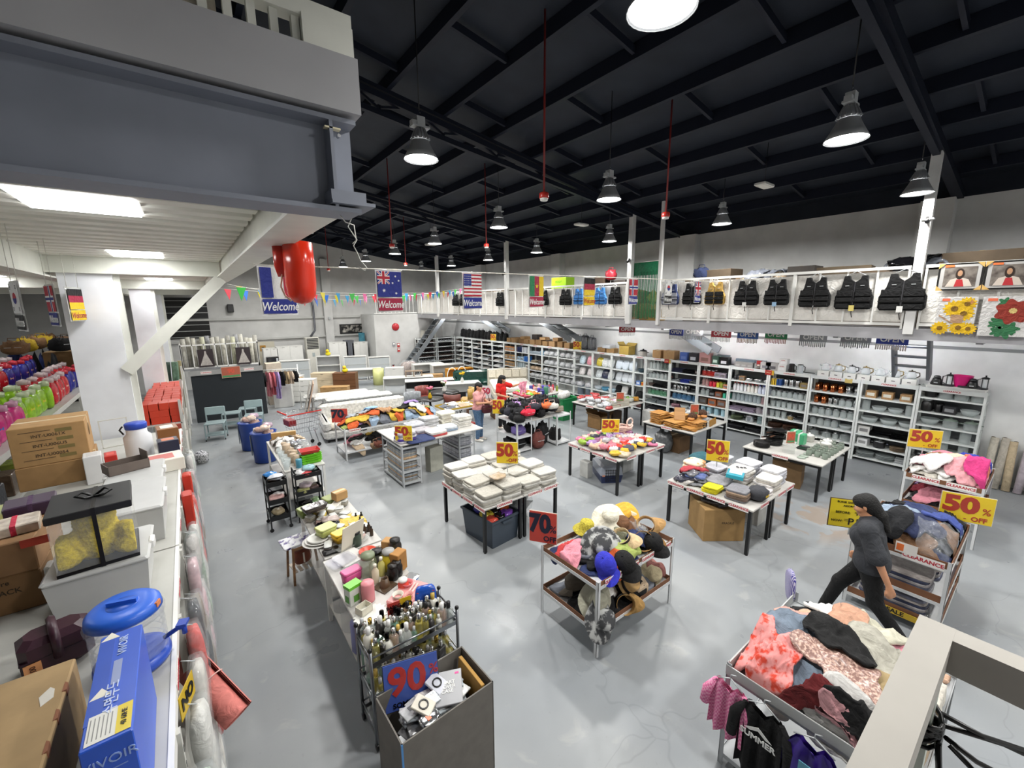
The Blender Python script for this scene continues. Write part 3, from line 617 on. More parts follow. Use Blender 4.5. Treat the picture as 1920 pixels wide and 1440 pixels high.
# racks of shoes turning the corner, facing the camera side
for k,(xa,xb) in enumerate(((9.6,10.7),(10.75,11.85))):
    t = thing('shoe_rack','white shoe rack against the end wall beside the steel stairs, %s' % ['left of two','right of two'][k],'shelving',(xa,20.75,0))
    L = xb-xa
    for (x,y) in ((0,0),(L-.04,0),(0,.3),(L-.04,.3)): obj('upright',shared(('upright',1.85),lambda g: 0,RACKC),t,(x,y,0))
    for z in SL+[1.83]: G().bb(.004,L-.004,.004,.34,z-.03,z).build('shelf',RACKC,t)
    G().bb(0,L,.335,.34,0,1.85).build('back_or_shade_panel',M('#2a2a2c','m'),t)
    for lv in range(2,7):
        c = random.choice(['#1d1d20','#5a4a44','#3a3032','#b9bcc0'])
        for q in range(7):
            o = item('shoe',(xa+.1+q*(L-.2)/6.2,20.93,SL[lv]+.0005),M(c,'l'),'dark shoe, %s along, %s board down of the %s end-wall shoe rack' % (ORD[q],ORD[6-lv],['left','right'][k]),'shoes on the end wall racks',1.05,rz=-PI/2,lid=M('#2a2a2c','p'))
# ------------------------------------------------------------------ on top of the racks
ZT = 1.851
def top_box(i,f,w,d,h,col,label,pr='#e0e0e0',kind='p',tx=None,rz=0,z=ZT):
    y = BY[i]+(BY[i+1]-BY[i])*f
    o = tag(obj('printed_box',G().rbox(-d/2,d/2,-w/2,w/2,0,h,.004).mesh('printed_box',M(col,kind)),None,(XF+.06+d/2,y,z),(0,0,rz)),label,'box')
    G().bb(-d/2-.0012,-d/2,-w*.32,w*.32,h*.2,h*.55).build('print',M(pr,'p'),o)
    if tx: text(tx,h*.22,M('#b03030' if pr == '#e8e8e8' else pr,'p'),o,(-d/2-.0015,0,h*.75),(PI/2,0,-PI/2),bold=.02)
    return o
def teapot(loc,k,hc):
    t = thing('glass_teapot','glass teapot with %s handle on a white box, %s of seven from the right' % (hc[1],ORD[k]),'teapot',loc,PI/2,'teapots on top of the wall racks')
    G().lathe([(.07,0),(.085,.02),(.085,.07),(.06,.14),(.058,.15)],16,cap=False).build('body',CLEAR,t)
    G().lathe([(.07,.0),(.07,.008),(0,.008)],14).build('base',M('#8d9396','x'),t)
    G().lathe([(.062,.15),(.055,.165),(.012,.17),(.015,.19),(0,.192)],14).build('lid',M(hc[0],'p'),t)
    G().tube([(-.06,0,.14),(-.12,0,.135),(-.13,0,.07),(-.085,0,.03)],.012,6).build('handle',M(hc[0],'p'),t)
    G().tube([(.075,0,.1),(.105,0,.12),(.115,0,.14)],[.018,.012,.01],6).build('spout',CLEAR,t)
HC = [('#3c3428','dark'),('#8a7748','olive'),('#c9ccce','pale'),('#8a7748','amber'),('#17171a','black'),('#8a7440','brass'),('#d4d6d8','white')]
yy = 1.80
for k in range(7):
    y = 1.84+k*.255
    o = tag(obj('white_carton',shared('white_carton',lambda g: g.rbox(-.13,.13,-.115,.115,0,.13,.004),WHITE),None,(XF+.15,y,ZT)),'plain white carton under a teapot, %s of seven from the right' % ORD[k],'box','white cartons under the teapots')
    obj('hand_slot',shared('hand_slot',lambda g: g.bb(-.1315,-.1295,-.03,.03,.05,.066),BLACK),o)
    teapot((XF+.15,y,ZT+.1305),k,HC[k])
t = tag(G().bb(-.14,.14,-.42,.42,0,.06).build('tray_box',WHITE,None,(XF+.16,1.16,ZT)),'long white tray carrying black appliances on the nearest rack','tray')
G().bb(-.1415,-.14,-.4,.4,.01,.05).build('lip',M('#cfd0ce','p'),t)
def blender_app(y,h,label):
    t = thing('small_appliance',label,'appliance',(XF+.16,y,ZT+.061))
    G().lathe([(.09,0),(.095,.02),(.07,.1),(.065,.13),(.05,.14)],12,sx=.9).build('base',BLACK,t)
    G().lathe([(.05,.14),(.055,.15),(.055,h),(.03,h+.02),(0,h+.02)],12).build('top',M('#26262a','p'),t)
    G().bb(-.09,-.085,-.03,.03,.04,.06).build('badge',GALV,t)
blender_app(1.45,.17,'short black appliance at the far end of the white tray'); blender_app(.95,.17,'short black appliance before the pink bucket')
for k,y in enumerate((1.27,.79)):
    t = thing('coffee_press','tall glass coffee press with black frame, %s the pink bucket' % ['left of','right of'][k],'coffee press',(XF+.16,y,ZT+.061))
    G().lathe([(.05,.02),(.05,.2)],12,cap=False).build('beaker',CLEAR,t); G().lathe([(.055,.2),(.058,.22),(.03,.235),(.012,.24),(.012,.27),(0,.27)],12).build('lid',BLACK,t)
    G().lathe([(.055,0),(.055,.03),(0,.03)],12).build('base',BLACK,t); G().tube([(.0,.055,.2),(0,.1,.18),(0,.1,.06),(0,.055,.04)],.009,5).build('handle',BLACK,t)
    for a in (0.8,2.4,4.0,5.5): G().bar((.052*math.cos(a),.052*math.sin(a),.02),(.052*math.cos(a),.052*math.sin(a),.21),.01).build('frame_bar',BLACK,t)
tag(G().lathe([(.1,0),(.15,.22),(.155,.225),(.145,.22),(.095,.01)],18,cap=False).build('bucket',M('#d01c74','p'),None,(XF+.22,1.1,ZT+.061)),'bright pink plastic bucket on the nearest rack','bucket')
top_box(3,.72,.2,.2,.17,'#dcdcda','white box with red print, lower of two stacked','#e8e8e8',tx='OVEN'); top_box(3,.70,.18,.18,.15,'#dcdcda','white box with red print, upper of two stacked','#e8e8e8',tx='OVEN',z=ZT+.1705)
for k,f in enumerate((.5,.3)): blender_o = thing('kettle','dark steel kettle beside the red printed boxes, %s of two' % ['left','right'][k],'kettle',(XF+.15,BY[3]+.96*f,ZT)); G().lathe([(.07,0),(.075,.02),(.06,.1),(.06,.18),(.065,.2)],14).build('body',[DKPOT,CLEAR][k],blender_o); G().lathe([(.066,.2),(.05,.215),(0,.22)],14).build('lid',DKPOT,blender_o); G().tube([(0,-.06,.18),(0,-.1,.16),(0,-.1,.06),(0,-.07,.04)],.01,5).build('handle',BLACK,blender_o)
top_box(3,.97,.3,.14,.2,'#a9a8a6','grey box printed with a round wreath','#55565a'); top_box(4,.12,.26,.14,.2,'#bcbab8','pale grey box leaning beside the wreath box','#7a7b80')
top_box(4,.3,.1,.1,.22,'#a02a2a','small red box behind the pale grey box','#d8c8b8')
for k,f in enumerate((.32,.52,.68,.84)): top_box(4,f,.16,.16,.14,'#8f8d8b','grey cube box, %s of the row of four from the right' % ORD[k],'#a6a4a2')
for k,f in enumerate((.35,.62,.88)):
    o = top_box(4,f,.26,.1,.2,'#6f7d8a','slate blue picture box at the back, %s of three from the right' % ORD[k],'#aab6c0'); o.location.x = XF+.34
top_box(5,.25,.24,.2,.22,'#1c1c1f','black box printed with a pale flower','#d0d0d4'); top_box(5,.52,.18,.18,.24,'#4a6a5c','green box printed with a white shape','#c8dcd0')
top_box(5,.86,.34,.16,.3,'#b98a88','pink box printed with a brown picture','#8f6a62'); top_box(6,.25,.26,.18,.27,'#2a2c33','dark box printed with a white plate','#c8ccd4'); top_box(6,.58,.24,.18,.26,'#4a68b4','blue printed box between cartons and the dark box','#6f8ac8')
o = top_box(5,.42,.34,.1,.26,'#7f8c94','grey tray box standing behind the green box','#b0bac0'); o.location.x = XF+.36
carton((XF+.2,BY[7]+.1,ZT),.3,.38,.27,'brown carton right of the pale pot on the racks',rz=0); carton((XF+.2,BY[7]+.55,ZT),.26,.3,.25,'brown carton with white label beside the pale pot')
item('pot',(XF+.2,BY[8]+.25,ZT),M('#c4c2bc','p'),'pale pot with dark rim between cartons on the racks',None,1.3,lid=DKPOT)
carton((XF+.2,9.2,ZT),.36,.4,.3,'open yellowish carton with raised flaps on the racks',col='#ab9044',flaps=True,full=False)
cc = ['#9a784e','#8d6c46','#a5825a']
for k,(y,w,h,z) in enumerate(((9.85,.34,.16,0),(10.25,.36,.16,0),(10.0,.34,.12,.161),(12.0,.3,.22,0),(12.45,.3,.24,0),(12.9,.34,.22,0),(13.35,.3,.2,0),(13.75,.34,.24,0),(14.2,.3,.22,0),(14.6,.32,.2,0),(12.7,.3,.14,.241),(13.5,.36,.12,.242),(14.8,.3,.12,.202),(15.0,.32,.2,0),(15.5,.3,.24,0),(15.9,.3,.2,0))):
    if k == 2: o = carton((XF+.2,y,ZT+z),.36,w,h,'white flat carton on top of two brown cartons',col='#c8ccd0',tape=False)
    else: carton((XF+.2+R(-.02,.02),y,ZT+z),R(.26,.36),w,h,'brown carton on the racks, %s along from the suitcases' % ORD[k],col=cc[k % 3],group='brown cartons on top of the racks')
carton((XF+.2,14.0,ZT+.245),.3,.36,.2,'black carton on top of the brown cartons',col='#2a2321')
for k,(y,h) in enumerate(((10.85,.5),(11.2,.55),(11.5,.5))):
    t = thing('suitcase','suitcase in clear plastic wrap on the racks, %s of three' % ['right','middle','left'][k],'suitcase',(XF+.22,y,ZT))
    g = G(); g.rbox(-.1,.1,-.16,.16,.02,h,.04); g.build('shell',M(['#3a3a40','#2c2d33','#77736d'][k],'l'),t)
    for q in (-.09,0,.09): G().bb(-.108,-.1,q-.008,q+.008,.06,h-.05).build('ridge',M('#4a4b52','l'),t)
    g = G(); crumple(g,.25,.37,h+.04,k,amp=.05); g.build('plastic_wrap',WRAP,t)
    G().tube([(0,-.06,h),(0,-.06,h+.08),(0,.06,h+.08),(0,.06,h)],.008,5).build('handle',BLACK,t)
for k in range(13):
    y = 16.3+k*.33
    t = thing('backpack','black backpack standing on the far racks, %s from the right' % ORD[k],'backpack',(XF+.2+R(-.02,.02),y,ZT),R(-.2,.2),'black backpacks on the far racks')
    h = R(.38,.48); g = G(); pillow(g,.2,.3,h); g.build('body',M('#141417','c'),t)
    g = G(); pillow(g,.08,.22,h*.5); g.build('pocket',M('#19191c','c'),t,(-.1,0,.02)); G().tube([(0,-.04,h-.02),(0,-.03,h+.05),(0,.03,h+.05),(0,.04,h-.02)],.008,5).build('handle',M('#141417','c'),t)
for k in range(6):
    tag(obj('seat_cushion',shared('seat_cushion',lambda g: g.rbox(-.04,.04,-.2,.2,0,.42,.03),M('#b8b5ac','c')),None,(10.0+k*.13,21.0,1.852),(0,.12,R(-.1,.1))),'cream cushion standing upright on the end-wall shoe rack, %s from left' % ORD[k],'cushion','cushions on the end wall rack')
# small red and yellow clip signs and the yellow slip on the rack fronts
for k,(i,f) in enumerate(((3,.98),(7,.1))):
    t = thing('clip_sign','small red and yellow clip sign on rack front, %s' % ['near the blue books','under the cartons'][k],'sign',(XF-.02,BY[i]+.94*f,1.74),-PI/2)
    G().bb(-.1,.06,0,.004,0,.12).build('red_card',M('#a82a24','p'),t); G().bb(.06,.11,0,.004,0,.12).build('yellow_card',M('#c8a83a','p'),t); text('SALE',.05,M('#e8d8b0','p'),t,(-.02,-.001,.06))
t = tag(G().bb(-.001,.001,-.07,.07,0,.1).build('paper_slip',M('#c9b26a','p'),None,(XF-.012,2.85,1.76)),'blank yellow paper slip taped to the rack of copper tumblers','paper')
G().bb(-.0016,-.001,-.03,.03,.085,.1).build('tape',WHITE,t)
# sticks of rolled flooring against the wall at the right
for k in range(9):
    y = .55-k*.145; h = R(.85,1.05)
    o = tag(G().cyl((0,0,0),(.18,R(-.03,.03),h),.06,n=12).build('flooring_roll',M(['#c9c3b4','#b9b2a6','#c4b294','#b4aab2'][k % 4],'c'),None,(12.08,y,.005)),'upright roll of pale flooring leaning on the right wall, %s from the rack' % ORD[k],'roll','flooring rolls by the right wall')
    o2 = G().cyl((.178,0,h-.001),(.181,0,h+.004),.03,n=10).build('core',M('#6a5a48','k'),o)
# ================================================================== CLOTH HEAPS, FOLDED PILES, SIGNS, TABLES
class Heap:
    """a pile surface that each new garment is laid over, so they drape on one another"""
    def __init__(s,x0,x1,y0,y1,z0,mound=.12,res=.025):
        s.b = (x0,x1,y0,y1); s.res = res; s.z0 = z0
        nx,ny = int((x1-x0)/res)+2,int((y1-y0)/res)+2
        X,Y = np.meshgrid(np.linspace(-1,1,nx),np.linspace(-1,1,ny),indexing='ij')
        s.H = z0+mound*np.clip(1-np.abs(X)**2.6,0,1)*np.clip(1-np.abs(Y)**2.6,0,1)
    def sample(s,x,y):
        H = s.H; P = np.pad(H,1,mode='edge')
        S = np.maximum.reduce([P[i:i+H.shape[0],j:j+H.shape[1]] for i in range(3) for j in range(3)])
        P = np.pad(S,1,mode='edge'); S = sum(P[i:i+H.shape[0],j:j+H.shape[1]] for i in range(3) for j in range(3))/9
        i = np.clip(((x-s.b[0])/s.res).astype(int),0,H.shape[0]-1); j = np.clip(((y-s.b[2])/s.res).astype(int),0,H.shape[1]-1)
        return S[i,j]
    def lay(s,cx,cy,rx,ry,rot,mat,label,group=None,name='garment',cat='clothing',wr=.022,n=19,lift=.008,hang=.2):
        u = np.linspace(-1,1,n); U,V = np.meshgrid(u,u,indexing='ij'); a = np.arctan2(V,U); rad = np.maximum(abs(U),abs(V))
        p = RNG.uniform(0,6.28,8)
        out = 1+.2*np.sin(2*a+p[0])+.15*np.sin(3*a+p[1])+.1*np.sin(5*a+p[2])
        X = np.cos(a)*rad*out*rx; Y = np.sin(a)*rad*out*ry; c,q = math.cos(rot),math.sin(rot)
        x = cx+X*c-Y*q; y = cy+X*q+Y*c
        ox = np.clip(x,s.b[0],s.b[1]); oy = np.clip(y,s.b[2],s.b[3]); over = np.hypot(x-ox,y-oy)
        z = s.sample(ox,oy)+lift
        w = 0
        for k in range(3):
            th = p[3+k]; f = RNG.uniform(14,42); w = w+(1-np.abs(np.sin((x*math.cos(th)+y*math.sin(th))*f+p[6]+1.2*np.sin(4*x+5*y+p[7]))))**2
        z = z+wr*(.75*w+.5*np.sin(7*x+p[1])*np.sin(8*y+p[2]))*(1.05-.5*rad**2)
        z = z-np.minimum(over,hang)*.95
        x = ox+np.sign(x-ox)*np.minimum(over,.25)*.12; y = oy+np.sign(y-oy)*np.minimum(over,.25)*.12
        inside = over < 1e-6
        i = ((x-s.b[0])/s.res).astype(int); j = ((y-s.b[2])/s.res).astype(int)
        for di in (-1,0,1):
            for dj in (-1,0,1):
                ii = np.clip(i+di,0,s.H.shape[0]-1)[inside]; jj = np.clip(j+dj,0,s.H.shape[1]-1)[inside]
                np.maximum.at(s.H,(ii,jj),(z[inside]-.006))
        # rolled edge below the border gives the cloth its thickness
        P = np.stack([x,y,z],-1); ring = [(0,k) for k in range(n)]+[(k,n-1) for k in range(1,n)]+[(n-1,k) for k in range(n-2,-1,-1)]+[(k,0) for k in range(n-2,0,-1)]
        g = G(); g.grid([[tuple(P[ii,jj]) for jj in range(n)] for ii in range(n)])
        o = len(g.v); cx2,cy2 = float(x.mean()),float(y.mean())
        for (ii,jj) in ring: g.v.append((P[ii,jj,0]*.97+cx2*.03,P[ii,jj,1]*.97+cy2*.03,P[ii,jj,2]-.022))
        m_ = len(ring)
        for k in range(m_):
            k2 = (k+1) % m_; g.f.append((ring[k][0]*n+ring[k][1],ring[k2][0]*n+ring[k2][1],o+k2,o+k)); g.sm.append(True)
        # local origin at the garment's own base
        bx,by,bz = cx2,cy2,min(p_[2] for p_ in g.v)
        g.v = [(a_-bx,b_-by,c_-bz) for a_,b_,c_ in g.v]
        return tag(g.build(name,mat,None,(bx,by,bz)),label,cat,group)
    def top(s,x,y): return float(s.sample(np.array([x]),np.array([y]))[0])
CNAME = {'#d8d3c8':'cream','#1a1a1d':'black','#c9a58c':'peach','#8fa3b8':'pale blue','#28345c':'navy','#b8383a':'red','#d48a98':'pink','#6b6f78':'grey','#e3e1dd':'white','#7a5a40':'brown','#c8a43a':'mustard','#c85a2a':'orange','#3a5a4a':'dark green','#4a3a7a':'purple','#4f8fb0':'blue','#9aa85a':'lime green','#b9a48a':'tan','#7a2030':'maroon','#a884b8':'lilac','#2c6a6a':'teal'}
def heap_of(h,cols,n,place,group,rmin=.13,rmax=.24,wr=.02,kind='c',words='garment',cat='clothing',name='garment',margin=.04):
    x0,x1,y0,y1 = h.b; cnt = {}
    pts = [(x0+margin+(i+.5)*(x1-x0-2*margin)/max(1,round(math.sqrt(n*(x1-x0)/(y1-y0)))),0) for i in range(1)]
    ks = []
    for q in range(n):
        c = cols[q % len(cols)] if q < len(cols)*2 else random.choice(cols); ks.append(c)
    tot = {c: ks.count(c) for c in set(ks)}
    for q,c in enumerate(ks):
        cx = x0+margin+((q*.7548777+.37) % 1)*(x1-x0-2*margin); cy = y0+margin+((q*.5698403+.21) % 1)*(y1-y0-2*margin)
        cnt[c] = cnt.get(c,0)+1
        lab = 'crumpled %s %s in %s' % (CNAME[c],words,place)
        if tot[c] > 1: lab += ', %s of the %ss from the bottom' % (ORD[cnt[c]-1],CNAME[c]) if len(lab.split()) < 10 else ', %s %s one' % (ORD[cnt[c]-1],CNAME[c])
        h.lay(cx,cy,R(rmin,rmax),R(rmin*.7,rmax*.8),R(0,3.14),M(c,kind),' '.join(lab.split()[:16]),group,name,cat,wr)
def folded(loc,w,d,h,mat,label,group,rz=0,tilt=(0,0),name='folded_towel',cat='towel'):
    def fn(g):
        rings = []
        for z,k in ((0,.97),(.3,1.0),(.46,.985),(.52,.985),(.7,1.0),(1.0,.965)):
            n = 20; rings.append([(w/2*k*math.copysign(abs(math.cos(2*PI*j/n))**.32,math.cos(2*PI*j/n)),d/2*k*math.copysign(abs(math.sin(2*PI*j/n))**.32,math.sin(2*PI*j/n)),z*h*(1+.06*math.sin(j*1.9))) for j in range(n)])
        g.loft(rings,True,True)
    return tag(obj(name,shared((name,w,d,h),fn,mat),None,loc,(tilt[0],tilt[1],rz)),label,cat,group)
YEL = M('#dfc02c','p'); RSIGN = M('#c4473c','p'); RTX = M('#a83a2c','p'); NAVYT = M('#23263a','p'); WEDGE = M('#d9d4c4','p')
def sign(loc,rz,label,w,h,big='50',style='y',pole=0.0,tilt=0):
    t = thing('sale_sign',label,'sign',loc,rz); t.rotation_euler = (tilt,0,rz)
    bm = {'y': YEL,'r': RSIGN,'b': M('#4a63b4','p')}[style]; tx = {'y': RTX,'r': NAVYT,'b': M('#bd3a36','p')}[style]
    G().bb(-w/2,w/2,0,.006,pole,pole+h).build('board',bm,t)
    G().bb(-w/2-.006,w/2+.006,.006,.012,pole-.006,pole+h+.006).build('frame',WEDGE if style != 'b' else M('#4a4a50','p'),t)
    if style == 'b':
        text('90',h*.82,tx,t,(-w*.08,-.002,pole+h*.58),bold=.03,scale=(.95,1,1)); text('%',h*.3,tx,t,(w*.42,-.002,pole+h*.66),bold=.01)
        text('SOME ITEMS',h*.15,M('#1a1a26','p'),t,(0,-.002,pole+h*.1),bold=.02)
    else:
        text(big,h*.8,tx,t,(-w*.12,-.002,pole+h*.6),bold=.05,scale=(min(1.15,w/h),1,1)); text('%',h*.33,tx,t,(w*.37,-.002,pole+h*.47),bold=.008)
        text('OFF',h*.23,tx,t,(w*.26,-.002,pole+h*.14),bold=.03)
        if style == 'y': text('-',h*.25,tx,t,(w*.0,-.002,pole+h*.14),bold=.01)
    if pole > 0: G().cyl((0,.016,-.0),(0,.016,pole+.05),.008,n=6).build('stem',GALV,t)
    return t
def faded_sign(loc,rz,label,w=.16,h=.22):
    t = thing('faded_sign',label,'sign',loc,rz)
    G().bb(-w/2,w/2,0,.006,0,h).build('board',M('#a85a44','p'),t); G().bb(-w/2+.012,w/2-.012,-.001,0,.012,h*.22).build('print_band',M('#4f8a5a','p'),t)
    text('90',h*.55,M('#c8553f','p'),t,(0,-.002,h*.6),bold=.04); G().bb(-w/2-.008,w/2+.008,.006,.014,-.008,h+.008).build('frame',WEDGE,t)
    return t
LEGM = M('#17181b','m',rough=.4); TOPM = M('#bdbbb6','p')
def half_table(x0,x1,y0,y1,z,label,strips=()):
    t = thing('folding_table',label,'table',((x0+x1)/2,(y0+y1)/2,0)); w,d = x1-x0,y1-y0
    G().rbox(-w/2,w/2,-d/2,d/2,z-.03,z,.006).build('table_top',TOPM,t)
    for sx in (-1,1):
        for sy in (-1,1):
            l = G().bb(-.022,.022,-.022,.022,.012,z-.03).build('leg',LEGM,t,(sx*(w/2-.04),sy*(d/2-.05),0)); G().lathe([(.024,0),(.024,.014),(0,.014)],8).build('foot',BLACK,l)
        G().bb(-.015,.015,-d/2+.06,d/2-.06,z-.08,z-.05).build('apron_bar',LEGM,t,(sx*(w/2-.04),0,0))
    for (sx,sy,rz,s) in strips: clearance(t,(sx,sy,z-.02),(0,0,rz),s)
    return t
def table2(x0,x1,y0,y1,what,strips=True,z=.72):
    xm = (x0+x1)/2; w = xm-x0; d = y1-y0
    a = [(-w/2-.003,d/2-.17-k*.33,-PI/2,.05) for k in range(4)]+[(0,-d/2-.003,0,.05)] if strips else [(-w/2-.003,0,-PI/2,.05)]
    b = [(-.15,-d/2-.003,0,.05),(.18,-d/2-.003,0,.05)] if strips else []
    half_table(x0,xm-.004,y0,y1,z,'white table with black legs under the %s, nearer half' % what,a)
    half_table(xm+.004,x1,y0,y1,z,'white table with black legs under the %s, farther half' % what,b)
for q,y in enumerate((11.42,17.1)): sign((XF+.02,y,ZT),-PI/2+.3,'small yellow 50 percent off sign on the racks by the %s' % ['wrapped suitcases','black backpacks'][q],.34,.32)
# ------------------------------------------------------------------ towel table
table2(3.05,4.53,4.68,5.95,'white towels')
TW = [M('#b8b5ac','c',var=.1),M('#b1ada3','c',var=.1),M('#bdbbb5','c',var=.1)]
k = 0
for i in range(4):
    for j in range(4):
        x = 3.05+.19+i*.365; y = 4.68+.17+j*.31; n = [5,7,6,8][(i*2+j) % 4]+(1 if j > 1 else 0)
        z = .721
        for q in range(n):
            h = R(.03,.042)
            folded((x+R(-.025,.025),y+R(-.025,.025),z),.36,.3,round(h,2),TW[(k+q) % 3],'white folded towel on the towel table, pile %d-%d, %s up' % (i+1,j+1,ORD[q]) if False else 'white folded towel, %s up in the %s pile of the %s row' % (ORD[q],ORD[i],['front','second','third','back'][j]),'towels on the white table',R(-.12,.12),(R(-.03,.03),R(-.03,.03))); z += round(h,2)*.96
        k += 1
for q,(x,y) in enumerate(((3.5,4.95),(4.1,5.4))): tag((lambda g: (crumple(g,.26,.22,.05,q),g)[1])(G()).build('wrapped_towel',M(['#b8a48a','#a8a4a8'][q],'s'),None,(x,y,1.0)),['tan patterned towel in plastic on the towel piles','grey patterned towel in plastic on the towel piles'][q],'towel')
sign((3.75,5.05,.98),-.75,'yellow 50 percent off sign standing in the white towels',.33,.34,pole=.16)
# plastic tub with packets, and the clear sack
t = thing('storage_tub','dark blue-grey plastic tub of packets under the towel table','tub',(3.45,5.1,0),.1)
TUB = M('#39434f','p',rough=.45); g = G()
g.loft([[(a*w,b*d,z) for a,b in ((-1,-1),(1,-1),(1,1),(-1,1))] for w,d,z in ((.25,.33,0),(.28,.37,.42),(.3,.39,.42),(.3,.39,.45),(.275,.365,.45),(.24,.32,.02))],True); g.build('body',TUB,t)
for s_ in (-1,1): G().bb(-.1,.1,s_*.39-.02,s_*.39+.02,.38,.41).build('handle',TUB,t)
pc = ['#c84a3a','#1a1a1d','#6a3a9a','#d0c040','#1a1a1d','#c85a2a','#3a3a8a','#1a1a1d']
for q in range(8): g = G(); crumple(g,.22,.22,.12,q); tag(g.build('packet',M(pc[q],'s'),None,(3.32+.13*(q % 3),4.88+.15*(q//3),.33+.01*q),(0,0,q)),'%s packet in the dark tub under the towel table' % ['red','black','purple','yellow','creased black','orange','indigo','flat black'][q],'packet')
t = thing('plastic_sack','clear sack of grey goods under the towel table','sack',(4.2,5.45,0)); g = G(); crumple(g,.5,.6,.5,9); g.build('skin',WRAP,t); g = G(); crumple(g,.42,.5,.42,8,amp=.3); g.build('contents',M('#8a8c8c','c'),t)
# ------------------------------------------------------------------ toy table
table2(6.08,7.58,4.7,6.05,'heap of toys')
h = Heap(6.12,7.54,4.74,6.0,.722,.05)
tc = [('#c8a890','peach'),('#4a4a55','charcoal'),('#a884b8','lilac'),('#c83a30','red'),('#8fb03a','lime'),('#d8c4b8','cream'),('#d87a9a','pink'),('#b8b8bc','silver'),('#d8b03a','yellow'),('#8a5a7a','plum'),('#cfd4d8','clear'),('#3a3a44','black'),('#c87a88','rose'),('#c8b8a0','beige')]
for q in range(84):
    c,nm = tc[q % 14]; x = 6.16+((q*.7549+.3) % 1)*1.32; y = 4.78+((q*.5698+.6) % 1)*1.18; s_ = R(.14,.26); hh = R(.05,.1)
    z = h.top(x,y); g = G(); crumple(g,s_,s_*R(.6,.9),hh,q,amp=.3)
    o = tag(g.build('packaged_toy',M(c,'s' if q % 3 else 'c'),None,(x,y,z-.003),(R(-.15,.15),R(-.15,.15),R(0,6))),'%s soft toy in its wrapper, %s in the heap on the toy table' % (nm,['lowest','lower','middle','upper','higher','topmost'][q//14]),'toy','wrapped toys on the toy table')
    h.lay  # heap is raised under each toy
    ii,jj = int((x-6.12)/.025),int((y-4.74)/.025); r_ = int(s_*.4/.025)+1
    h.H[max(0,ii-r_):ii+r_,max(0,jj-r_):jj+r_] = np.maximum(h.H[max(0,ii-r_):ii+r_,max(0,jj-r_):jj+r_],z+hh*.3)
t = thing('rope_coil','thick pale pink rope coiled on the back of the toy table','rope',(7.4,5.6,h.top(7.4,5.6)))
for q in range(4): G().tube([((.14+.02*q)*math.cos(a),(.1+.01*q)*math.sin(a),.03+.035*q+.02*math.sin(a*3+q)) for a in np.linspace(0,6.28,18)],.02,6,True).build('loop',M('#d9b8ac','c'),t)
G().tube([(.1+.1*math.cos(a),-.05,.22+.09*math.sin(a)) for a in np.linspace(0,6.28,14)],.018,6,True).build('loop',M('#d9c0b4','c'),t)
sign((6.85,5.55,.8),-.7,'yellow 50 percent off sign standing in the toys',.36,.28,pole=.12)
# pet carrier and boxes below
t = thing('pet_carrier','grey and navy plastic pet carrier under the toy table','pet carrier',(6.65,5.45,0),-.55)
g = G(); g.loft([[(a*w,b*d,z) for a,b in ((-1,-1),(1,-1),(1,1),(-1,1))] for w,d,z in ((.2,.3,0),(.23,.33,.17))],True); g.build('base_shell',M('#28335a','p'),t)
g = G(); g.loft([[(a*w,b*d,z) for a,b in ((-1,-1),(1,-1),(1,1),(-1,1))] for w,d,z in ((.23,.33,.171),(.21,.31,.32),(.14,.26,.36))],True); g.build('cover_shell',M('#9aa0ac','p'),t)
for q in range(6): G().bb(-.13+q*.05,-.124+q*.05,-.345,-.335,.05,.3).build('door_bar',BLACK,t)
for q in range(5): G().bb(-.14,.14,-.345,-.335,.06+q*.055,.066+q*.055).build('door_bar',BLACK,t)
for q in range(6): G().bb(.224,.236,-.2+q*.07,-.17+q*.07,.2,.29).build('vent_slot',M('#4a5060','p'),t)
G().bb(-.2,-.15,-.35,-.335,.16,.19).build('latch',M('#c88a70','p'),t)
carton((6.35,5.75,0),.16,.22,.34,'pale patterned carton left of the pet carrier',col='#c4c4c0',tape=False); carton((7.25,5.5,0),.36,.3,.28,'grey carton behind the pet carrier',col='#aeb0ae')
# ------------------------------------------------------------------ grey cloth table
table2(6.0,7.5,2.3,3.66,'folded grey clothes')
def pile(x,y,n,w,d,cols,what,group='folded clothes on the grey cloth table',z=.722,rz=0,hh=.04,kind='c',name='folded_cloth',cat='clothing'):
    for q in range(n):
        folded((x+R(-.015,.015),y+R(-.015,.015),z),w,d,hh,M(cols[q % len(cols)],kind),'%s, %s up' % (what,ORD[q]),group,rz+R(-.12,.12),(R(-.03,.03),R(-.03,.03)),name,cat); z += hh*.97
    return z
pile(6.95,2.5,5,.36,.3,['#c8c2b8','#d4d0c8','#c9c6c4'],'cream folded garment in the near pile'); pile(7.28,2.55,6,.34,.3,['#b9bac2','#c4c4c8'],'pale grey folded garment in the corner pile'); pile(7.3,2.95,6,.36,.32,['#b4b6be','#c0c0c6'],'pale grey folded garment in the lettered pile')
pile(6.9,2.9,5,.36,.32,['#b9b4ac','#cfccc6','#a8a4a4'],'grey-beige folded garment in the lettered middle pile'); pile(7.28,3.4,5,.38,.3,['#b0b2b8','#c8c8c4'],'grey striped folded garment in the back pile'); pile(6.85,3.3,4,.34,.3,['#8f8f98','#b8b8c0'],'lavender grey folded garment in the back middle pile')
pile(6.25,2.62,4,.32,.3,['#7d7d82','#6a5a50','#8a7460'],'brown-grey folded blanket by the front corner'); pile(6.6,2.46,2,.4,.24,['#d0cac8','#c9c4c4'],'pale folded sheet on the near edge')
pile(6.16,2.98,4,.24,.24,['#d8cc1e'],'bright yellow folded cloth on the front edge',hh=.026); pile(6.45,3.0,3,.36,.32,['#8c8c90','#a8a8ac'],'grey folded cloth beside the yellow cloths')
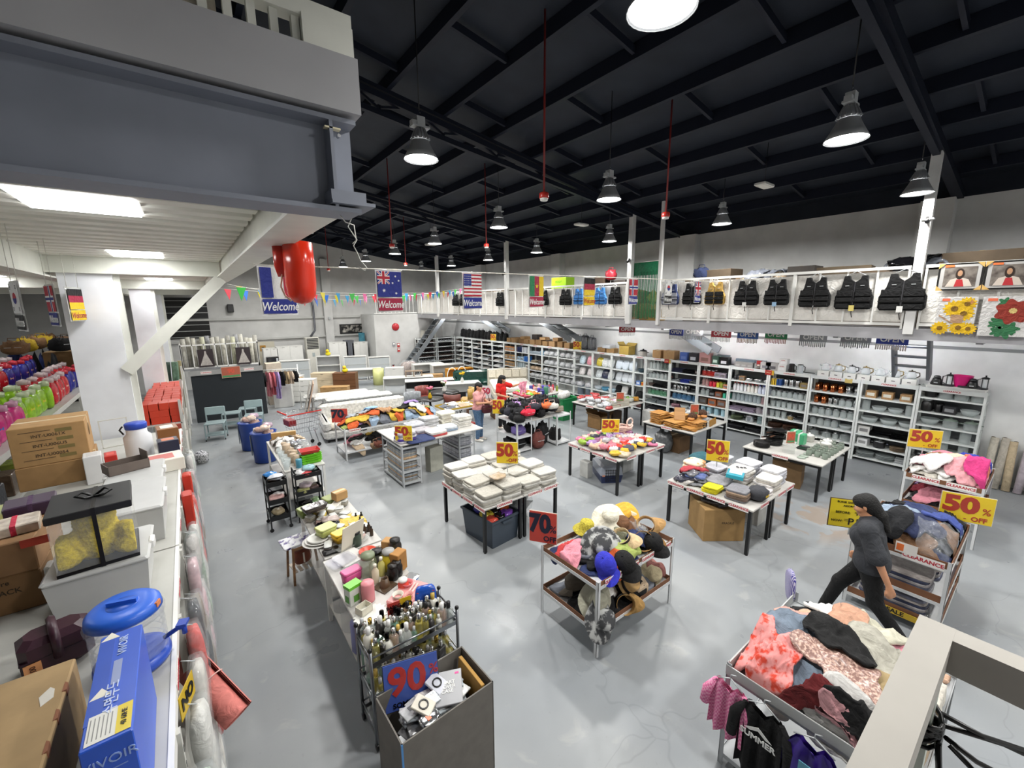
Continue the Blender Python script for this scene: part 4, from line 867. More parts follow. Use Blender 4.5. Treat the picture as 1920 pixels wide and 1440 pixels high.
o = tag(G().rbox(-.24,.24,-.12,.12,0,.06,.004).build('flat_box',M('#2f9ab0','p'),None,(6.62,2.85,.9),(.05,.12,.35)),'flat turquoise box lying across the grey clothes','box'); G().bb(-.12,.18,-.09,.09,.06,.062).build('lid_print',M('#d4d8d4','p'),o)
o = tag((lambda g: (crumple(g,.3,.26,.2,4,amp=.06),g)[1])(G()).build('drawstring_pouch',M('#3c3d42','c'),None,(6.42,2.42,.725)),'round charcoal pouch with yellow mark on table corner','pouch'); G().bb(-.05,.05,-.131,-.12,.08,.11).build('yellow_mark',M('#c8a83a','c'),o)
h = Heap(6.04,6.6,3.05,3.62,.722,.05)
for c,cl,lab in (('#8a8c92','c','light grey garment at the bottom left'),('#b8b4b0','c','pale beige garment at the bottom left'),('#77797f','c','mid grey garment at the bottom left'),('#3a3a46','h','clear wrapped navy garment on the left end'),('#5a6a9a','s','violet blue wrapped garment on the left end'),('#6a6a70','s','grey wrapped garment beside the patterned quilt'),('#a83a44','c','red cloth under the blue wrapper')):
    h.lay(R(6.15,6.45),R(3.15,3.5),.2,.16,R(0,3),M(c,'c' if cl == 'c' else 's'),lab+' of the grey cloth table',None)
t = thing('folded_quilt','cream and orange leaf-print quilt folded on the grey cloth table','quilt',(6.55,3.5,.78));
for q in range(3): g = G(); pillow(g,.4-.03*q,.3,.08,16,8,.5); g.build('fold',two_tone('leaf_quilt','#d8d0b8','#c88a4a',9,.58,.04),t,(0,0,q*.065))
o = tag((lambda g: (crumple(g,.5,.34,.16,6,amp=.12),g)[1])(G()).build('rolled_cloth',M('#2c5a64','c'),None,(7.0,3.62,.8)),'dark teal cloth bundled at the back of grey cloth table','cloth')
text('Sea',.12,M('#3a3a40','c'),tag(folded((6.9,2.9,.92),.36,.32,.03,M('#c0bebc','c'),'grey garment printed Sea, topmost of the middle pile',None,.0,name='printed_garment',cat='clothing')),(0,0,.034),(0,0,-.75),shear=.2)
sign((6.75,3.22,.9),-1.05,'yellow 50 percent off sign in the grey folded clothes',.33,.36,pole=.1)
carton((6.3,2.95,0),.62,.55,.52,'large open brown carton of dark goods under grey cloth table',rz=-.65,flaps=False,col='#9a7a4c',mark=[('FRAGILE',.05,.3,.05)],cat='carton')
g = G(); crumple(g,.5,.44,.1,2,amp=.3); tag(g.build('dark_goods',M('#2a2626','s'),None,(6.3,2.95,.5225)),'dark wrapped goods filling the large brown carton','goods')
tag(carton((7.15,2.75,0),.3,.3,.4,'pale carton behind the table legs of grey cloth table',col='#b8b8b4'))
# ------------------------------------------------------------------ kitchenware table
table2(8.7,10.3,2.28,3.66,'pans and glass jars',strips=False)
for q in range(9):
    t = thing('frying_pan','black frying pan with brown handle in the pan stack, %s from the bottom' % ORD[q],'pan',(9.55+R(-.04,.04),3.35+R(-.04,.04),.722+q*.028),2.9+R(-.3,.3),'pans on the kitchenware table')
    G().lathe([(0,0),(.12,0),(.155,.04),(.15,.04),(.115,.006),(0,.006)],18,cap=False).build('pan_body',DKPOT,t); G().bar((.14,0,.03),(.38,0,.05),.028,.016).build('handle',M('#5a3a28','w') if q % 2 else BLACK,t)
for q in range(12): tag(obj('dark_plate',shared('dark_plate',lambda g: g.lathe([(0,0),(.09,0),(.15,.018),(.15,.024),(.09,.008),(0,.008)],18),DKPOT),None,(8.98+.34*(q//6),3.42-.1*(q//6),.722+.0165*(q % 6))),'dark round plate in the %s stack by the pans, %s up' % (['left','right'][q//6],ORD[q % 6]),'plate','dark plates by the pans')
for q,(x,y,c) in enumerate(((9.75,3.0,'#3fa070'),(9.95,3.15,'#48a878'))): o = tag(G().rbox(-.09,.09,-.09,.09,0,.22,.006).build('gift_box',M(c,'p'),None,(x,y,.722)),'green box with a ribbon behind the pans, %s' % ['nearer','farther'][q],'box'); G().bb(-.092,.092,-.015,.015,0,.223).build('ribbon',M('#d8dcd4','p'),o)
for q,(x,y,s_) in enumerate(((10.0,2.6,1.5),(10.1,2.95,1.6),(9.75,2.55,1.6))): item('pot',(x,y,.722),M('#d4d2cb','p'),'off-white lidded pot on the kitchenware table, %s' % ['by the jars','at the back','in the middle'][q],None,s_*.6,lid=M('#e0dfda','p'))
for q in range(26):
    x = 8.9+(q % 7)*.15+R(-.02,.02); y = 2.38+(q//7)*.13
    if q < 18: item('jar',(x+.25,y,.722),M('#7f8c80','p',rough=.15),'small greenish glass jar on the kitchenware table corner, %s' % ORD[q],'small jars on the kitchenware table',.8,lid=M('#8a9488','g'))
    else: item('plate',(x-.05,y-.1,.722+.0),M('#9aa69a','p'),'sage green lid lying on the table corner, %s' % ORD[q-18],'lids on the kitchenware table',.6)
t = thing('clear_box','clear plastic box under the faded sign','box',(9.05,2.95,.722),.3); G().rbox(-.13,.13,-.1,.1,0,.17,.01).build('body',M('#d0d4d0','h'),t); G().bb(-.14,.14,-.11,.11,.17,.185).build('lid',M('#d8dad6','g'),t); G().bb(-.05,.05,-.102,-.1,.11,.125).build('label_strip',BLACK,t)
faded_sign((9.03,2.93,.91),-.6,'faded red and green sign on the kitchenware table')
item('tray',(9.5,2.75,.722),DKPOT,'dark oval tray leaning behind the faded sign',None,1.2)
carton((9.3,3.0,0),.5,.5,.5,'brown carton under the kitchenware table',col='#7d6242',rz=.2)
# ------------------------------------------------------------------ cutting board table
table2(8.7,10.3,4.73,6.06,'wooden boards',strips=False)
WD = [M('#b07c3c','w'),M('#a4702f','w'),M('#bb8a4a','w')]
for (x,y,n,w,d) in ((8.95,5.75,16,.36,.3),(8.93,5.3,9,.42,.36),(9.2,4.98,10,.38,.34),(9.35,5.5,12,.4,.38),(9.65,5.2,7,.36,.3),(9.0,4.95,4,.4,.3)):
    for q in range(n): tag(obj('wooden_board',shared(('wooden_board',w,d),lambda g: g.rbox(-w/2,w/2,-d/2,d/2,0,.016,.005),WD[q % 3]),None,(x+R(-.02,.02),y+R(-.02,.02),.722+q*.0165),(0,0,R(-.25,.25))),'wooden board in the %s pile of the board table, %s up' % ({16:'left end',9:'front',10:'near side',12:'back',7:'right',4:'front corner'}[n],ORD[q]),'board','wooden boards on the table')
for q in range(7): tag(obj('wooden_dish',shared('wooden_dish',lambda g: g.lathe([(0,0),(.08,0),(.11,.035),(.1,.035),(.07,.01),(0,.01)],16,cap=False),WD[q % 3]),None,(9.1,5.85,.722+q*.03)),'round wooden dish in the nested pile, %s up' % ORD[q],'dish','wooden dishes')
tag(G().rbox(-.12,.12,-.02,.02,0,.3,.006).build('leaning_board',M('#b88a58','w'),None,(9.0,5.25,.87),(-.35,0,-.9)),'pale wooden board leaning upright on the board piles','board')
for q,(x,y) in enumerate(((9.3,4.86),(9.45,4.88),(9.42,5.0))):
    for e in range(5): tag(obj('dark_coaster',shared('dark_coaster',lambda g: g.lathe([(.06,0),(.065,.012),(.06,.022),(0,.022)],14),M('#1f1a18','p')),None,(x,y,.722+e*.0225)),'black round coaster in %s stack, %s up' % (['the front','the right','the back'][q],ORD[e]),'coaster','black coasters')
for q,(x,y) in enumerate(((9.15,5.05),(9.6,4.98),(9.5,5.1))): tag(G().lathe([(.07,0),(.075,.01),(.075,.035),(0,.035)],14).build('wooden_coaster',M('#c08040','w'),None,(x,y,.9)),'orange wood coaster lying on the boards, %s' % ORD[q],'coaster')
tag(G().rbox(-.2,.2,-.01,.01,0,.15,.004).build('bread_board',M('#a87a34','w'),None,(9.7,4.8,.722),(-.1,0,.15)),'long yellow wooden panel standing on the near edge','panel')
for q,c in enumerate(('#5a3a24','#4a2a22')):
    t = thing('woven_basket','dark brown %s basket among the boards' % ['tall','round'][q],'basket',([9.3,9.75][q],[5.1,5.1][q],.86)); G().lathe([(.06,0),(.11,.06),(.1,.12),(.05,.17)],12).build('body',two_tone('basket_weave',c,'#2a1a12',50,.5,.1),t); G().tube([(.05*math.cos(a),0,.17+.05*math.sin(a)) for a in np.linspace(0,PI,8)],.006,5).build('handle',M(c,'w'),t)
for q in range(12): g = G(); crumple(g,.3,.16,.08,q+20,amp=.3); tag(g.build('wire_rack_pack',M('#b4b6b8','s'),None,(9.85+R(-.15,.3),5.05+R(0,.8),.722+R(.0,.12)),(R(-.3,.3),R(-.3,.3),R(0,3))),'silver wire goods in clear wrap beside the boards, %s' % ORD[q],'wire goods','wire goods beside the boards')
faded_sign((9.55,5.2,.93),-.75,'faded red and green sign among the wooden boards',.18,.24)
carton((9.35,5.5,0),.5,.45,.42,'dark brown carton under the board table',col='#6d5236');
t = thing('plastic_sack','grey plastic sack under the board table','sack',(8.95,5.6,0)); g = G(); crumple(g,.36,.42,.5,13); g.build('skin',M('#5a5c5e','s'),t)
# ------------------------------------------------------------------ caddy table with crate, tumbler table behind
table2(8.9,10.5,7.28,8.7,'wrapped wire goods',strips=False)
for q in range(30):
    g = G(); crumple(g,R(.2,.34),R(.16,.22),R(.06,.1),q+40,amp=.3)
    c,nm = [('#b4b6ba','silver'),('#9a9c9e','grey'),('#a43a3a','red'),('#c8cacc','pale')][q % 4 if q % 7 else 2]
    tag(g.build('wire_basket_pack',M(c,'s'),None,(9.0+((q*.7549) % 1)*.9,7.35+((q*.5698) % 1)*1.25,.722+.05*(q//10)),(R(-.2,.2),R(-.2,.2),R(0,3))),'%s wrapped kitchen goods on the crate table, %s' % (nm,ORD[q % 20] if q < 20 else 'upper '+ORD[q-20]),'kitchen goods','wrapped goods on the crate table')
t = thing('wooden_crate','grey-washed slatted wooden crate on the wire goods table','crate',(9.55,7.55,.722),-.2); CR = M('#b8b2a4','w')
for sy in (-1,1):
    for q in range(3): G().bb(-.3,.3,sy*.19-.008,sy*.19+.008,.01+q*.065,.06+q*.065).build('slat',CR,t)
for sx in (-1,1):
    for q in range(3): G().bb(sx*.3-.008,sx*.3+.008,-.19,.19,.01+q*.065,.06+q*.065).build('slat',CR,t)
G().bb(-.3,.3,-.19,.19,0,.01).build('bottom',CR,t)
for q,c in enumerate(('#c8a0a4','#a884b8','#d8d0d4','#8fb03a','#7dbb3a','#c8c8c0','#6f9a3a','#b8883a')): g = G(); crumple(g,.22,.2,.12,q+70,amp=.3); tag(g.build('packet',M(c,'s'),None,((9.45+.08*q) if q < 3 else (9.95+.11*(q-3)),7.55+R(-.05,.1),.76 if q < 3 else .73),(0,0,q)),'%s packet %s' % (['rose','lilac','white','lime','green','clear','dark lime','amber'][q],'in the grey-washed crate' if q < 3 else 'beside the grey-washed crate'),'packet')
faded_sign((9.42,7.33,.9),-.75,'faded red and green sign leaning on the wooden crate',.2,.24)
carton((9.35,8.0,0),.46,.5,.38,'open brown carton under the wire goods table',col='#7d5f3a',flaps=True,full=False); carton((10.0,8.1,0),.4,.5,.4,'dark carton under the wire goods table',col='#4a3a2c')
carton((10.55,7.1,0),.3,.35,.5,'white carton standing beside the wire goods table',col='#cfcfcc',tape=False)
t = thing('waste_bin','green plastic bin of white plush beside the tumbler table','bin',(9.2,9.35,0)); g = G(); g.loft([[(a*w,b*d,z) for a,b in ((-1,-1),(1,-1),(1,1),(-1,1))] for w,d,z in ((.24,.22,0),(.32,.28,.68),(.35,.31,.69),(.35,.31,.72),(.3,.26,.71),(.22,.2,.02))],True); g.build('body',M('#1f7a46','p'),t); G().bb(-.355,-.34,-.1,.1,.58,.64).build('grip',M('#1a6a3c','p'),t)
for q in range(3): g = G(); crumple(g,.28,.24,.2,q+90,amp=.2); tag(g.build('plush_toy',M('#c9c6c4','f'),None,(9.05+.14*q,9.3+.05*q,.66)),'white plush toy in the green bin, %s' % ORD[q],'toy')
table2(8.1,9.9,9.9,10.9,'tumblers and toys',strips=False)
for q in range(24):
    c,nm = [('#3a3a8a','indigo'),('#b83a4a','red'),('#c8a4a0','pink'),('#7a8a3a','olive'),('#4a3a9a','violet'),('#8a8a90','grey')][q % 6]
    item('bottle' if q % 2 else 'can',(8.9+((q*.7549) % 1)*.9,10.0+((q*.5698) % 1)*.8,.722),M(c,'p'),'%s tumbler on the back tumbler table, %s' % (nm,ORD[q % 20]),'tumblers on the back table',R(.9,1.2))
for q in range(14): g = G(); crumple(g,R(.2,.3),R(.14,.2),.08,q+110,amp=.3); c,nm = [('#b83a4a','crimson'),('#c8c8c8','white'),('#d87a2a','orange'),('#7dbb3a','lime')][q % 4]; tag(g.build('packet',M(c,'s'),None,(8.2+((q*.7549) % 1)*.9,9.96+((q*.5698) % 1)*.8,.722),(0,0,q)),'%s packet on the back tumbler table, %s' % (nm,ORD[q]),'packet','packets on the back table')
item('can',(9.0,9.98,.722),M('#3f7a5c','p'),'sage green metal pot on the front of the tumbler table',None,1.5)
# ================================================================== BODIES (smooth union of tapered limbs, one continuous surface)
def sdf_surface(prims,res=.016,k=.03,pad=.08):
    """prims: (p0, p1, r0, r1); returns a builder holding the surface"""
    P = np.array([[*a,*b,ra,rb] for a,b,ra,rb in prims],float)
    lo = np.minimum(P[:,:3],P[:,3:6]).min(0)-P[:,6:].max()-pad; hi = np.maximum(P[:,:3],P[:,3:6]).max(0)+P[:,6:].max()+pad
    n = np.ceil((hi-lo)/res).astype(int)+1
    ax = [lo[i]+res*np.arange(n[i]) for i in range(3)]
    X = np.stack(np.meshgrid(*ax,indexing='ij'),-1); F = np.full(X.shape[:3],9.)
    for p in P:
        a,b,ra,rb = p[:3],p[3:6],p[6],p[7]; d = b-a; L = max(1e-9,d@d); mr = max(ra,rb)+.07
        i0 = np.maximum(0,((np.minimum(a,b)-mr-lo)/res).astype(int)); i1 = ((np.maximum(a,b)+mr-lo)/res).astype(int)+2
        sl = tuple(slice(i0[q],i1[q]) for q in range(3)); Q = X[sl]-a; f0 = F[sl]
        t = np.clip((Q@d)/L,0,1); e = Q-t[...,None]*d; D = np.sqrt((e*e).sum(-1))-(ra+(rb-ra)*t)
        h = np.clip(.5+.5*(f0-D)/k,0,1); F[sl] = f0*(1-h)+D*h-k*h*(1-h)
    S = F < 0; g = G()
    c = [S[i:n[0]-1+i,j:n[1]-1+j,l:n[2]-1+l] for i in (0,1) for j in (0,1) for l in (0,1)]
    cnt = sum(q.astype(int) for q in c); act = (cnt > 0) & (cnt < 8)
    idx = -np.ones(act.shape,int); idx[act] = np.arange(act.sum())
    pos = np.zeros(act.shape+(3,)); w = np.zeros(act.shape)
    cor = [(i,j,l) for i in (0,1) for j in (0,1) for l in (0,1)]
    for q,A in enumerate(cor):
        for r in range(q+1,8):
            B = cor[r]
            if sum(abs(u-v) for u,v in zip(A,B)) != 1: continue
            fa = F[A[0]:n[0]-1+A[0],A[1]:n[1]-1+A[1],A[2]:n[2]-1+A[2]]; fb = F[B[0]:n[0]-1+B[0],B[1]:n[1]-1+B[1],B[2]:n[2]-1+B[2]]
            cr = (fa < 0) != (fb < 0); t = np.where(cr,fa/np.where(cr,fa-fb,1),0)
            pt = np.array(A)+t[...,None]*(np.array(B)-np.array(A)); pos += np.where(cr[...,None],pt,0); w += cr
    ii = np.argwhere(act); V = (ii+pos[act]/w[act][:,None])*res+lo
    g.v = [tuple(v) for v in V]
    for d in range(3):
        e = [0,0,0]; e[d] = 1
        s0 = S[:n[0]-e[0],:n[1]-e[1],:n[2]-e[2]]; s1 = S[e[0]:,e[1]:,e[2]:]
        p = np.argwhere(s0 != s1); u,v = (d+1) % 3,(d+2) % 3
        p = p[(p[:,u] > 0) & (p[:,v] > 0) & (p[:,u] < idx.shape[u]) & (p[:,v] < idx.shape[v])]; q = []
        for a,b in ((-1,-1),(0,-1),(0,0),(-1,0)):
            r = p.copy(); r[:,u] += a; r[:,v] += b; q.append(idx[r[:,0],r[:,1],r[:,2]])
        q = np.stack(q,1); fl = ~s0[p[:,0],p[:,1],p[:,2]]; q[fl] = q[fl][:,::-1]
        q = q[q.min(1) >= 0]; g.f += [tuple(z) for z in q.tolist()]; g.sm += [True]*len(q)
    return g
SKIN = M('#c08a68','p',rough=.55,var=.04); HAIR = M('#0d0908','f',rough=.7)
def hand(wr,dirv,side,curl=.5):
    """palm and five bent fingers from the wrist along dirv; side = direction of the thumb"""
    d = Vector(dirv).normalized(); s = Vector(side); s = (s-d*s.dot(d)).normalized(); nrm = d.cross(s)
    w = Vector(wr); pr = [(w,w+d*.035,.02,.022),(w+d*.035-s*.02,w+d*.075-s*.026,.018,.015),(w+d*.035+s*.018,w+d*.075+s*.024,.018,.015)]
    for q,(o,L) in enumerate(((.03,.062),(.01,.07),(-.01,.066),(-.029,.052))):
        a = w+d*.078+s*o; b = a+(d*math.cos(curl*.6)+nrm*math.sin(curl*.6))*L*.5; c = b+(d*math.cos(curl*1.7)+nrm*math.sin(curl*1.7))*L*.5
        pr += [(a,b,.0095,.009),(b,c,.009,.0075)]
    a = w+d*.025+s*.022; b = a+(d*.6+s*.7).normalized()*.035; c = b+(d*.9+s*.2+nrm*.3).normalized()*.03
    pr += [(a,b,.012,.0105),(b,c,.0105,.009)]
    return [(tuple(a),tuple(b),x,y) for a,b,x,y in pr]
def person(loc,rz,label,J,shirt,pants,hair,sleeve=.5,bag=None,shoe='#d8d4cc',loose=0):
    """J: joints in local metres (x right, y forward)"""
    t = thing('person',label,'person',loc,rz)
    V = {k: Vector(v) for k,v in J.items()}
    hd,nk,ch,pv = V['head'],V['neck'],V['chest'],V['pelvis']; f = V['face'].normalized(); up = (hd-nk).normalized(); rt = f.cross(up).normalized(); f = up.cross(rt)
    b = []
    # head: skull, jaw, nose, ears, lips, chin
    b += [(hd+up*.03-f*.012,hd+up*.035+f*.01,.078,.074),(hd+f*.03-up*.03,hd+f*.05-up*.075,.06,.042)]
    b += [(hd+f*.082+up*.01,hd+f*.102-up*.025,.009,.013)]
    for s in (-1,1): b += [(hd+rt*s*.078-up*.0,hd+rt*s*.08-up*.03,.014,.01),(hd+f*.075+rt*s*.02-up*.048,hd+f*.078+rt*s*.005-up*.049,.008,.009),(hd+f*.07+rt*s*.045-up*.02,hd+f*.06+rt*s*.05-up*.03,.022,.02)]
    b += [(hd-up*.06,nk-up*.03,.05,.054)]
    shl,shr = V['sl'],V['sr']
    b += [(nk-up*.04,ch,.075,.115),(shl,shr,.06,.06),(ch+rt*.05,pv+rt*.04+Vector((0,0,.1)),.1,.085),(ch-rt*.05,pv-rt*.04+Vector((0,0,.1)),.1,.085),(pv+rt*.06,pv-rt*.06,.115,.115)]
    arms = []; legs = []
    for s in 'lr':
        arms += [(V['s'+s],V['e'+s],.05,.04),(V['e'+s],V['w'+s],.038,.026)]
        fw = (V['w'+s]-V['e'+s]).normalized(); b += hand(V['w'+s],V.get('hd'+s,fw),V.get('th'+s,f),0.7)
        legs += [(pv+rt*(.085 if s == 'r' else -.085)-Vector((0,0,.02)),V['k'+s],.095,.06),(V['k'+s],V['a'+s],.058,.038)]
        tf = V.get('ft'+s,Vector((0,1,0))); tf = Vector(tf).normalized(); b += [(V['a'+s]-Vector((0,0,.03)),V['a'+s]+tf*.12-Vector((0,0,.055)),.036,.028)]
    b += arms+legs
    tt = lambda q: [(tuple(a),tuple(c),x,y) for a,c,x,y in q]
    body = sdf_surface(tt(b),.013,.022).build('body',SKIN,t)
    for s in (-1,1):
        e = hd+f*.083+rt*s*.03+up*.012
        ey = G(); ey.sph(tuple(e-f*.006),.011,n=8,m=5); ey.build('eye',M('#e8e4de','p'),body); ir = G(); ir.sph(tuple(e+f*.003),.0055,n=6,m=4); ir.build('iris',M('#1a120e','p'),body)
        br = G(); br.cyl(tuple(e+up*.018+rt*s*-.014),tuple(e+up*.02+rt*s*.016-f*.006),.004,n=5); br.build('eyebrow',HAIR,body)
    li = G(); li.cyl(tuple(hd+f*.084-up*.047-rt*.018),tuple(hd+f*.084-up*.047+rt*.018),.006,n=6); li.build('lips',M('#9a4a44','p'),body)
    # shirt with short sleeves, trousers, hair, shoes
    g_ = .016
    sh = [(nk-up*.055,ch,.085,.125),(shl,shr,.07,.07),(ch+rt*.055,pv+rt*.05+Vector((0,0,.1)),.112,.108),(ch-rt*.055,pv-rt*.05+Vector((0,0,.1)),.112,.108),(pv+rt*.07+Vector((0,0,.05)),pv-rt*.07+Vector((0,0,.05)),.13,.13),(ch+f*.05+rt*.06,ch+f*.05-rt*.06,.075,.075)]
    sh = [(a,c,x+loose,y+loose*1.6) for a,c,x,y in sh]
    for s in 'lr': sh += [(V['s'+s],V['s'+s].lerp(V['e'+s],sleeve),.068+loose*.4,.074+loose)]
    sdf_surface(tt(sh),.015,.03).build('shirt',shirt,t)
    tr = [(pv+rt*.065,pv-rt*.065,.125,.125)]
    for s in 'lr': tr += [(pv+rt*(.085 if s == 'r' else -.085),V['k'+s],.108,.072),(V['k'+s],V['k'+s].lerp(V['a'+s],.93),.07,.056)]
    sdf_surface(tt(tr),.015,.03).build('trousers',pants,t)
    hr = [(hd+up*.048-f*.03,hd+up*.05+f*.022,.083,.074),(hd-f*.05+up*.02,hd-f*.055-up*.06,.07,.055)]
    for q in hair: hr.append((hd+f*q[0]+rt*q[1]+up*q[2],hd+f*q[3]+rt*q[4]+up*q[5],q[6],q[7]))
    sdf_surface(tt(hr),.013,.025).build('hair',HAIR,t)
    for s in 'lr':
        tf = Vector(V.get('ft'+s,Vector((0,1,0)))).normalized(); a = V['a'+s]
        sdf_surface(tt([(a-tf*.035-Vector((0,0,.045)),a+tf*.14-Vector((0,0,.055)),.045,.036)]),.013,.02).build('shoe',M(shoe,'l'),t)
    return t
def std(**k):
    J = dict(head=(0,.02,1.47),neck=(0,0,1.36),face=(0,1,-.15),chest=(0,0,1.17),pelvis=(0,0,.86),sl=(-.16,0,1.3),sr=(.16,0,1.3),el=(-.2,0,1.04),er=(.2,0,1.04),wl=(-.2,.06,.82),wr=(.2,.06,.82),kl=(-.09,.02,.47),kr=(.09,.02,.47),al=(-.1,0,.085),ar=(.1,0,.085))
    J.update(k); return J
# woman in pink: turned to the right, hands together at the waist
person((5.9,9.2,0),-2.62,'woman in pink puff-sleeve top and jeans, dark red bag at her hip',
       std(face=(.15,1,-.45),er=(.22,.08,1.07),wr=(.06,.3,1.08),el=(-.22,.08,1.07),wl=(-.05,.3,1.05),thl=(1,0,0),thr=(-1,0,0),hdl=(.5,.6,.1),hdr=(-.5,.6,.1),kr=(.1,.04,.47),kl=(-.09,.0,.47)),
       M('#d89a98','c'),two_tone('denim','#3d5878','#5a7694',30,.5,.2),[(-.07,0,-.02,-.09,0,-.24,.05,.03)],.55)
bg = thing('handbag','dark red shoulder bag hanging against the jeans of the woman in pink','bag',(6.02,8.98,.78),-.1)
g = G(); pillow(g,.3,.1,.22,p=.4); g.build('pouch',M('#4a1420','l'),bg); G().bb(-.13,.13,-.055,-.045,.13,.14).build('zip',M('#8a7a50','x'),bg)
G().tube([(-.12,0,.2),(-.1,.06,.4),(.0,.1,.56),(.1,.1,.45),(.12,.02,.2)],.008,5).build('strap',M('#4a1420','l'),bg)
# woman in red: left arm stretched out holding a pink cloth
person((7.05,9.72,0),-2.85,'woman in bright red T-shirt with long dark hair holding up pink cloth',
       std(face=(-.5,1,-.35),sl=(-.17,.02,1.3),el=(-.38,.12,1.22),wl=(-.58,.22,1.26),er=(.24,.04,1.06),wr=(.16,.24,1.02),hdl=(-1,.3,-.2),thl=(0,0,1)),
       M('#c81a14','c'),M('#1d1f28','c'),[(-.06,0,-.04,-.1,0,-.36,.075,.05),(-.02,.07,-.02,-.02,.09,-.32,.04,.03),(-.02,-.07,-.02,-.02,-.09,-.32,.04,.03)],.6)
pc_ = Heap(-.2,.2,-.2,.2,0)
g = G(); n_ = 12
for k_ in (0,.008): g.grid([[(.17*(u/n_*2-1)+.02*math.sin(v*1.3+u),k_+.03*math.sin(u*1.4+v*.5),.34*(1-v/n_)+.02*math.sin(u*1.1)) for v in range(n_+1)] for u in range(n_+1)])
tag(g.build('pink_cloth',two_tone('pink_dots','#d8688a','#e8b4c0',30,.5,.1),None,(7.74,9.6,.98),(0,0,.3)),'pink patterned cloth held up by the woman in red','cloth')
# woman in black walking away along the racks
person((5.48,.9,0),.12,'woman in dark T-shirt and black trousers walking past the clothing racks',
       std(head=(.02,.12,1.47),neck=(.01,.07,1.35),face=(-.1,1,-.55),chest=(0,.06,1.17),pelvis=(0,0,.86),sl=(-.17,.06,1.28),sr=(.17,.06,1.28),el=(-.24,-.06,1.02),wl=(-.23,-.17,.78),hdl=(.1,-.3,-.9),thl=(-.6,.6,0),er=(.22,.02,1.04),wr=(.22,.12,.84),
           kl=(-.09,-.08,.48),al=(-.1,-.38,.12),kr=(.1,.24,.48),ar=(.1,.36,.085),ftl=(0,1,-.35)),
       M('#33353a','c'),M('#101114','c'),[(-.02,0,.03,-.05,0,-.02,.09,.08),(-.08,.0,-.05,-.1,.0,-.11,.05,.055),(-.1,.0,-.12,-.11,.0,-.27,.05,.028)],.85,shoe='#2a2a2c',loose=.018)
# ================================================================== HATS
def hat_mesh(g,kind,seed=0):
    rn = random.Random(seed)
    if kind == 'wide':
        prof = [(0,.11),(.05,.112),(.085,.1),(.095,.06),(.1,.02),(.14,.01),(.18,.0),(.2,-.012)]
    elif kind == 'bucket': prof = [(0,.1),(.06,.1),(.08,.09),(.09,.03),(.1,.015),(.13,-.01),(.15,-.03)]
    elif kind == 'fedora': prof = [(0,.1),(.03,.102),(.07,.115),(.085,.1),(.09,.02),(.1,.006),(.14,.0),(.165,.012)]
    elif kind == 'crown': prof = [(0,.13),(.04,.128),(.075,.11),(.093,.06),(.095,.0)]
    n = 22; ph = rn.uniform(0,6)
    rings = []
    for r,z in prof:
        rings.append([(r*1.08*math.cos(2*PI*j/n),r*.98*math.sin(2*PI*j/n),z+(.16*max(0,r-.1)*(math.sin(2*(2*PI*j/n)+ph)+.5*math.sin(5*(2*PI*j/n)+ph)) if kind in ('wide','bucket') else (.35*max(0,r-.1)*abs(math.cos(2*PI*j/n)) if kind == 'fedora' else 0))) for j in range(n)])
    rings[0] = [(p[0]*.0+.001*math.cos(i),p[1]*0+.001*math.sin(i),p[2]) for i,p in enumerate(rings[0])]
    g.loft(rings,False,True)
    inner = [[(x*.97,y*.97,z-.006) for x,y,z in r] for r in reversed(rings)]
    g.loft([rings[-1]]+inner,False,True)
def bill_mesh(g,r=.095,L=.085):
    P = []
    for i in range(5):
        t = i/4; row = []
        for j in range(13):
            a = -1.15+2.3*j/12; row.append(((r+L*t*math.cos(a)**.7)*math.cos(a)*1.05,(r+L*t*.2)*math.sin(a),.012-.03*abs(math.sin(a))**2*t-.02*t))
        P.append(row)
    g.grid(P); g.grid([[(x,y,z-.005) for x,y,z in r_] for r_ in reversed(P)])
    g.add([P[4][j] for j in range(13)]+[(x,y,z-.005) for x,y,z in P[4]],[(j,j+1,14+j,13+j) for j in range(12)],True)
def hat(kind,loc,rot,mat,label,band=None,seed=0,s=1.0):
    t = thing('hat' if kind not in ('cap','visor') else ('baseball_cap' if kind == 'cap' else 'sun_visor'),label,'hat',loc); t.rotation_euler = rot; t.scale = (s,s,s)
    if kind == 'cap':
        g = G(); hat_mesh(g,'crown'); g.build('crown',mat,t); g = G(); bill_mesh(g); g.build('bill',mat,t); g = G(); g.sph((0,0,.131),.009,n=6,m=4); g.build('button',mat,t)
    elif kind == 'visor':
        g = G(); g.lathe([(.092,0),(.098,.055),(.094,.055),(.088,0)],20,cap=False); g.build('headband',mat,t); g = G(); bill_mesh(g,.093,.12); g.build('bill',mat,t)
        if band: g = G(); g.lathe([(.0935,.0),(.1005,.05),(.1,.05),(.093,.0)],20,cap=False); g.build('trim_band',band,t)
    else:
        g = G(); hat_mesh(g,kind,seed); g.build('felt',mat,t)
        if band: g = G(); g.lathe([(.099,.02),(.1005,.024),(.098,.05),(.095,.05)],20,cap=False,sx=1.08,sy=.99); g.build('band',band,t)
    return t
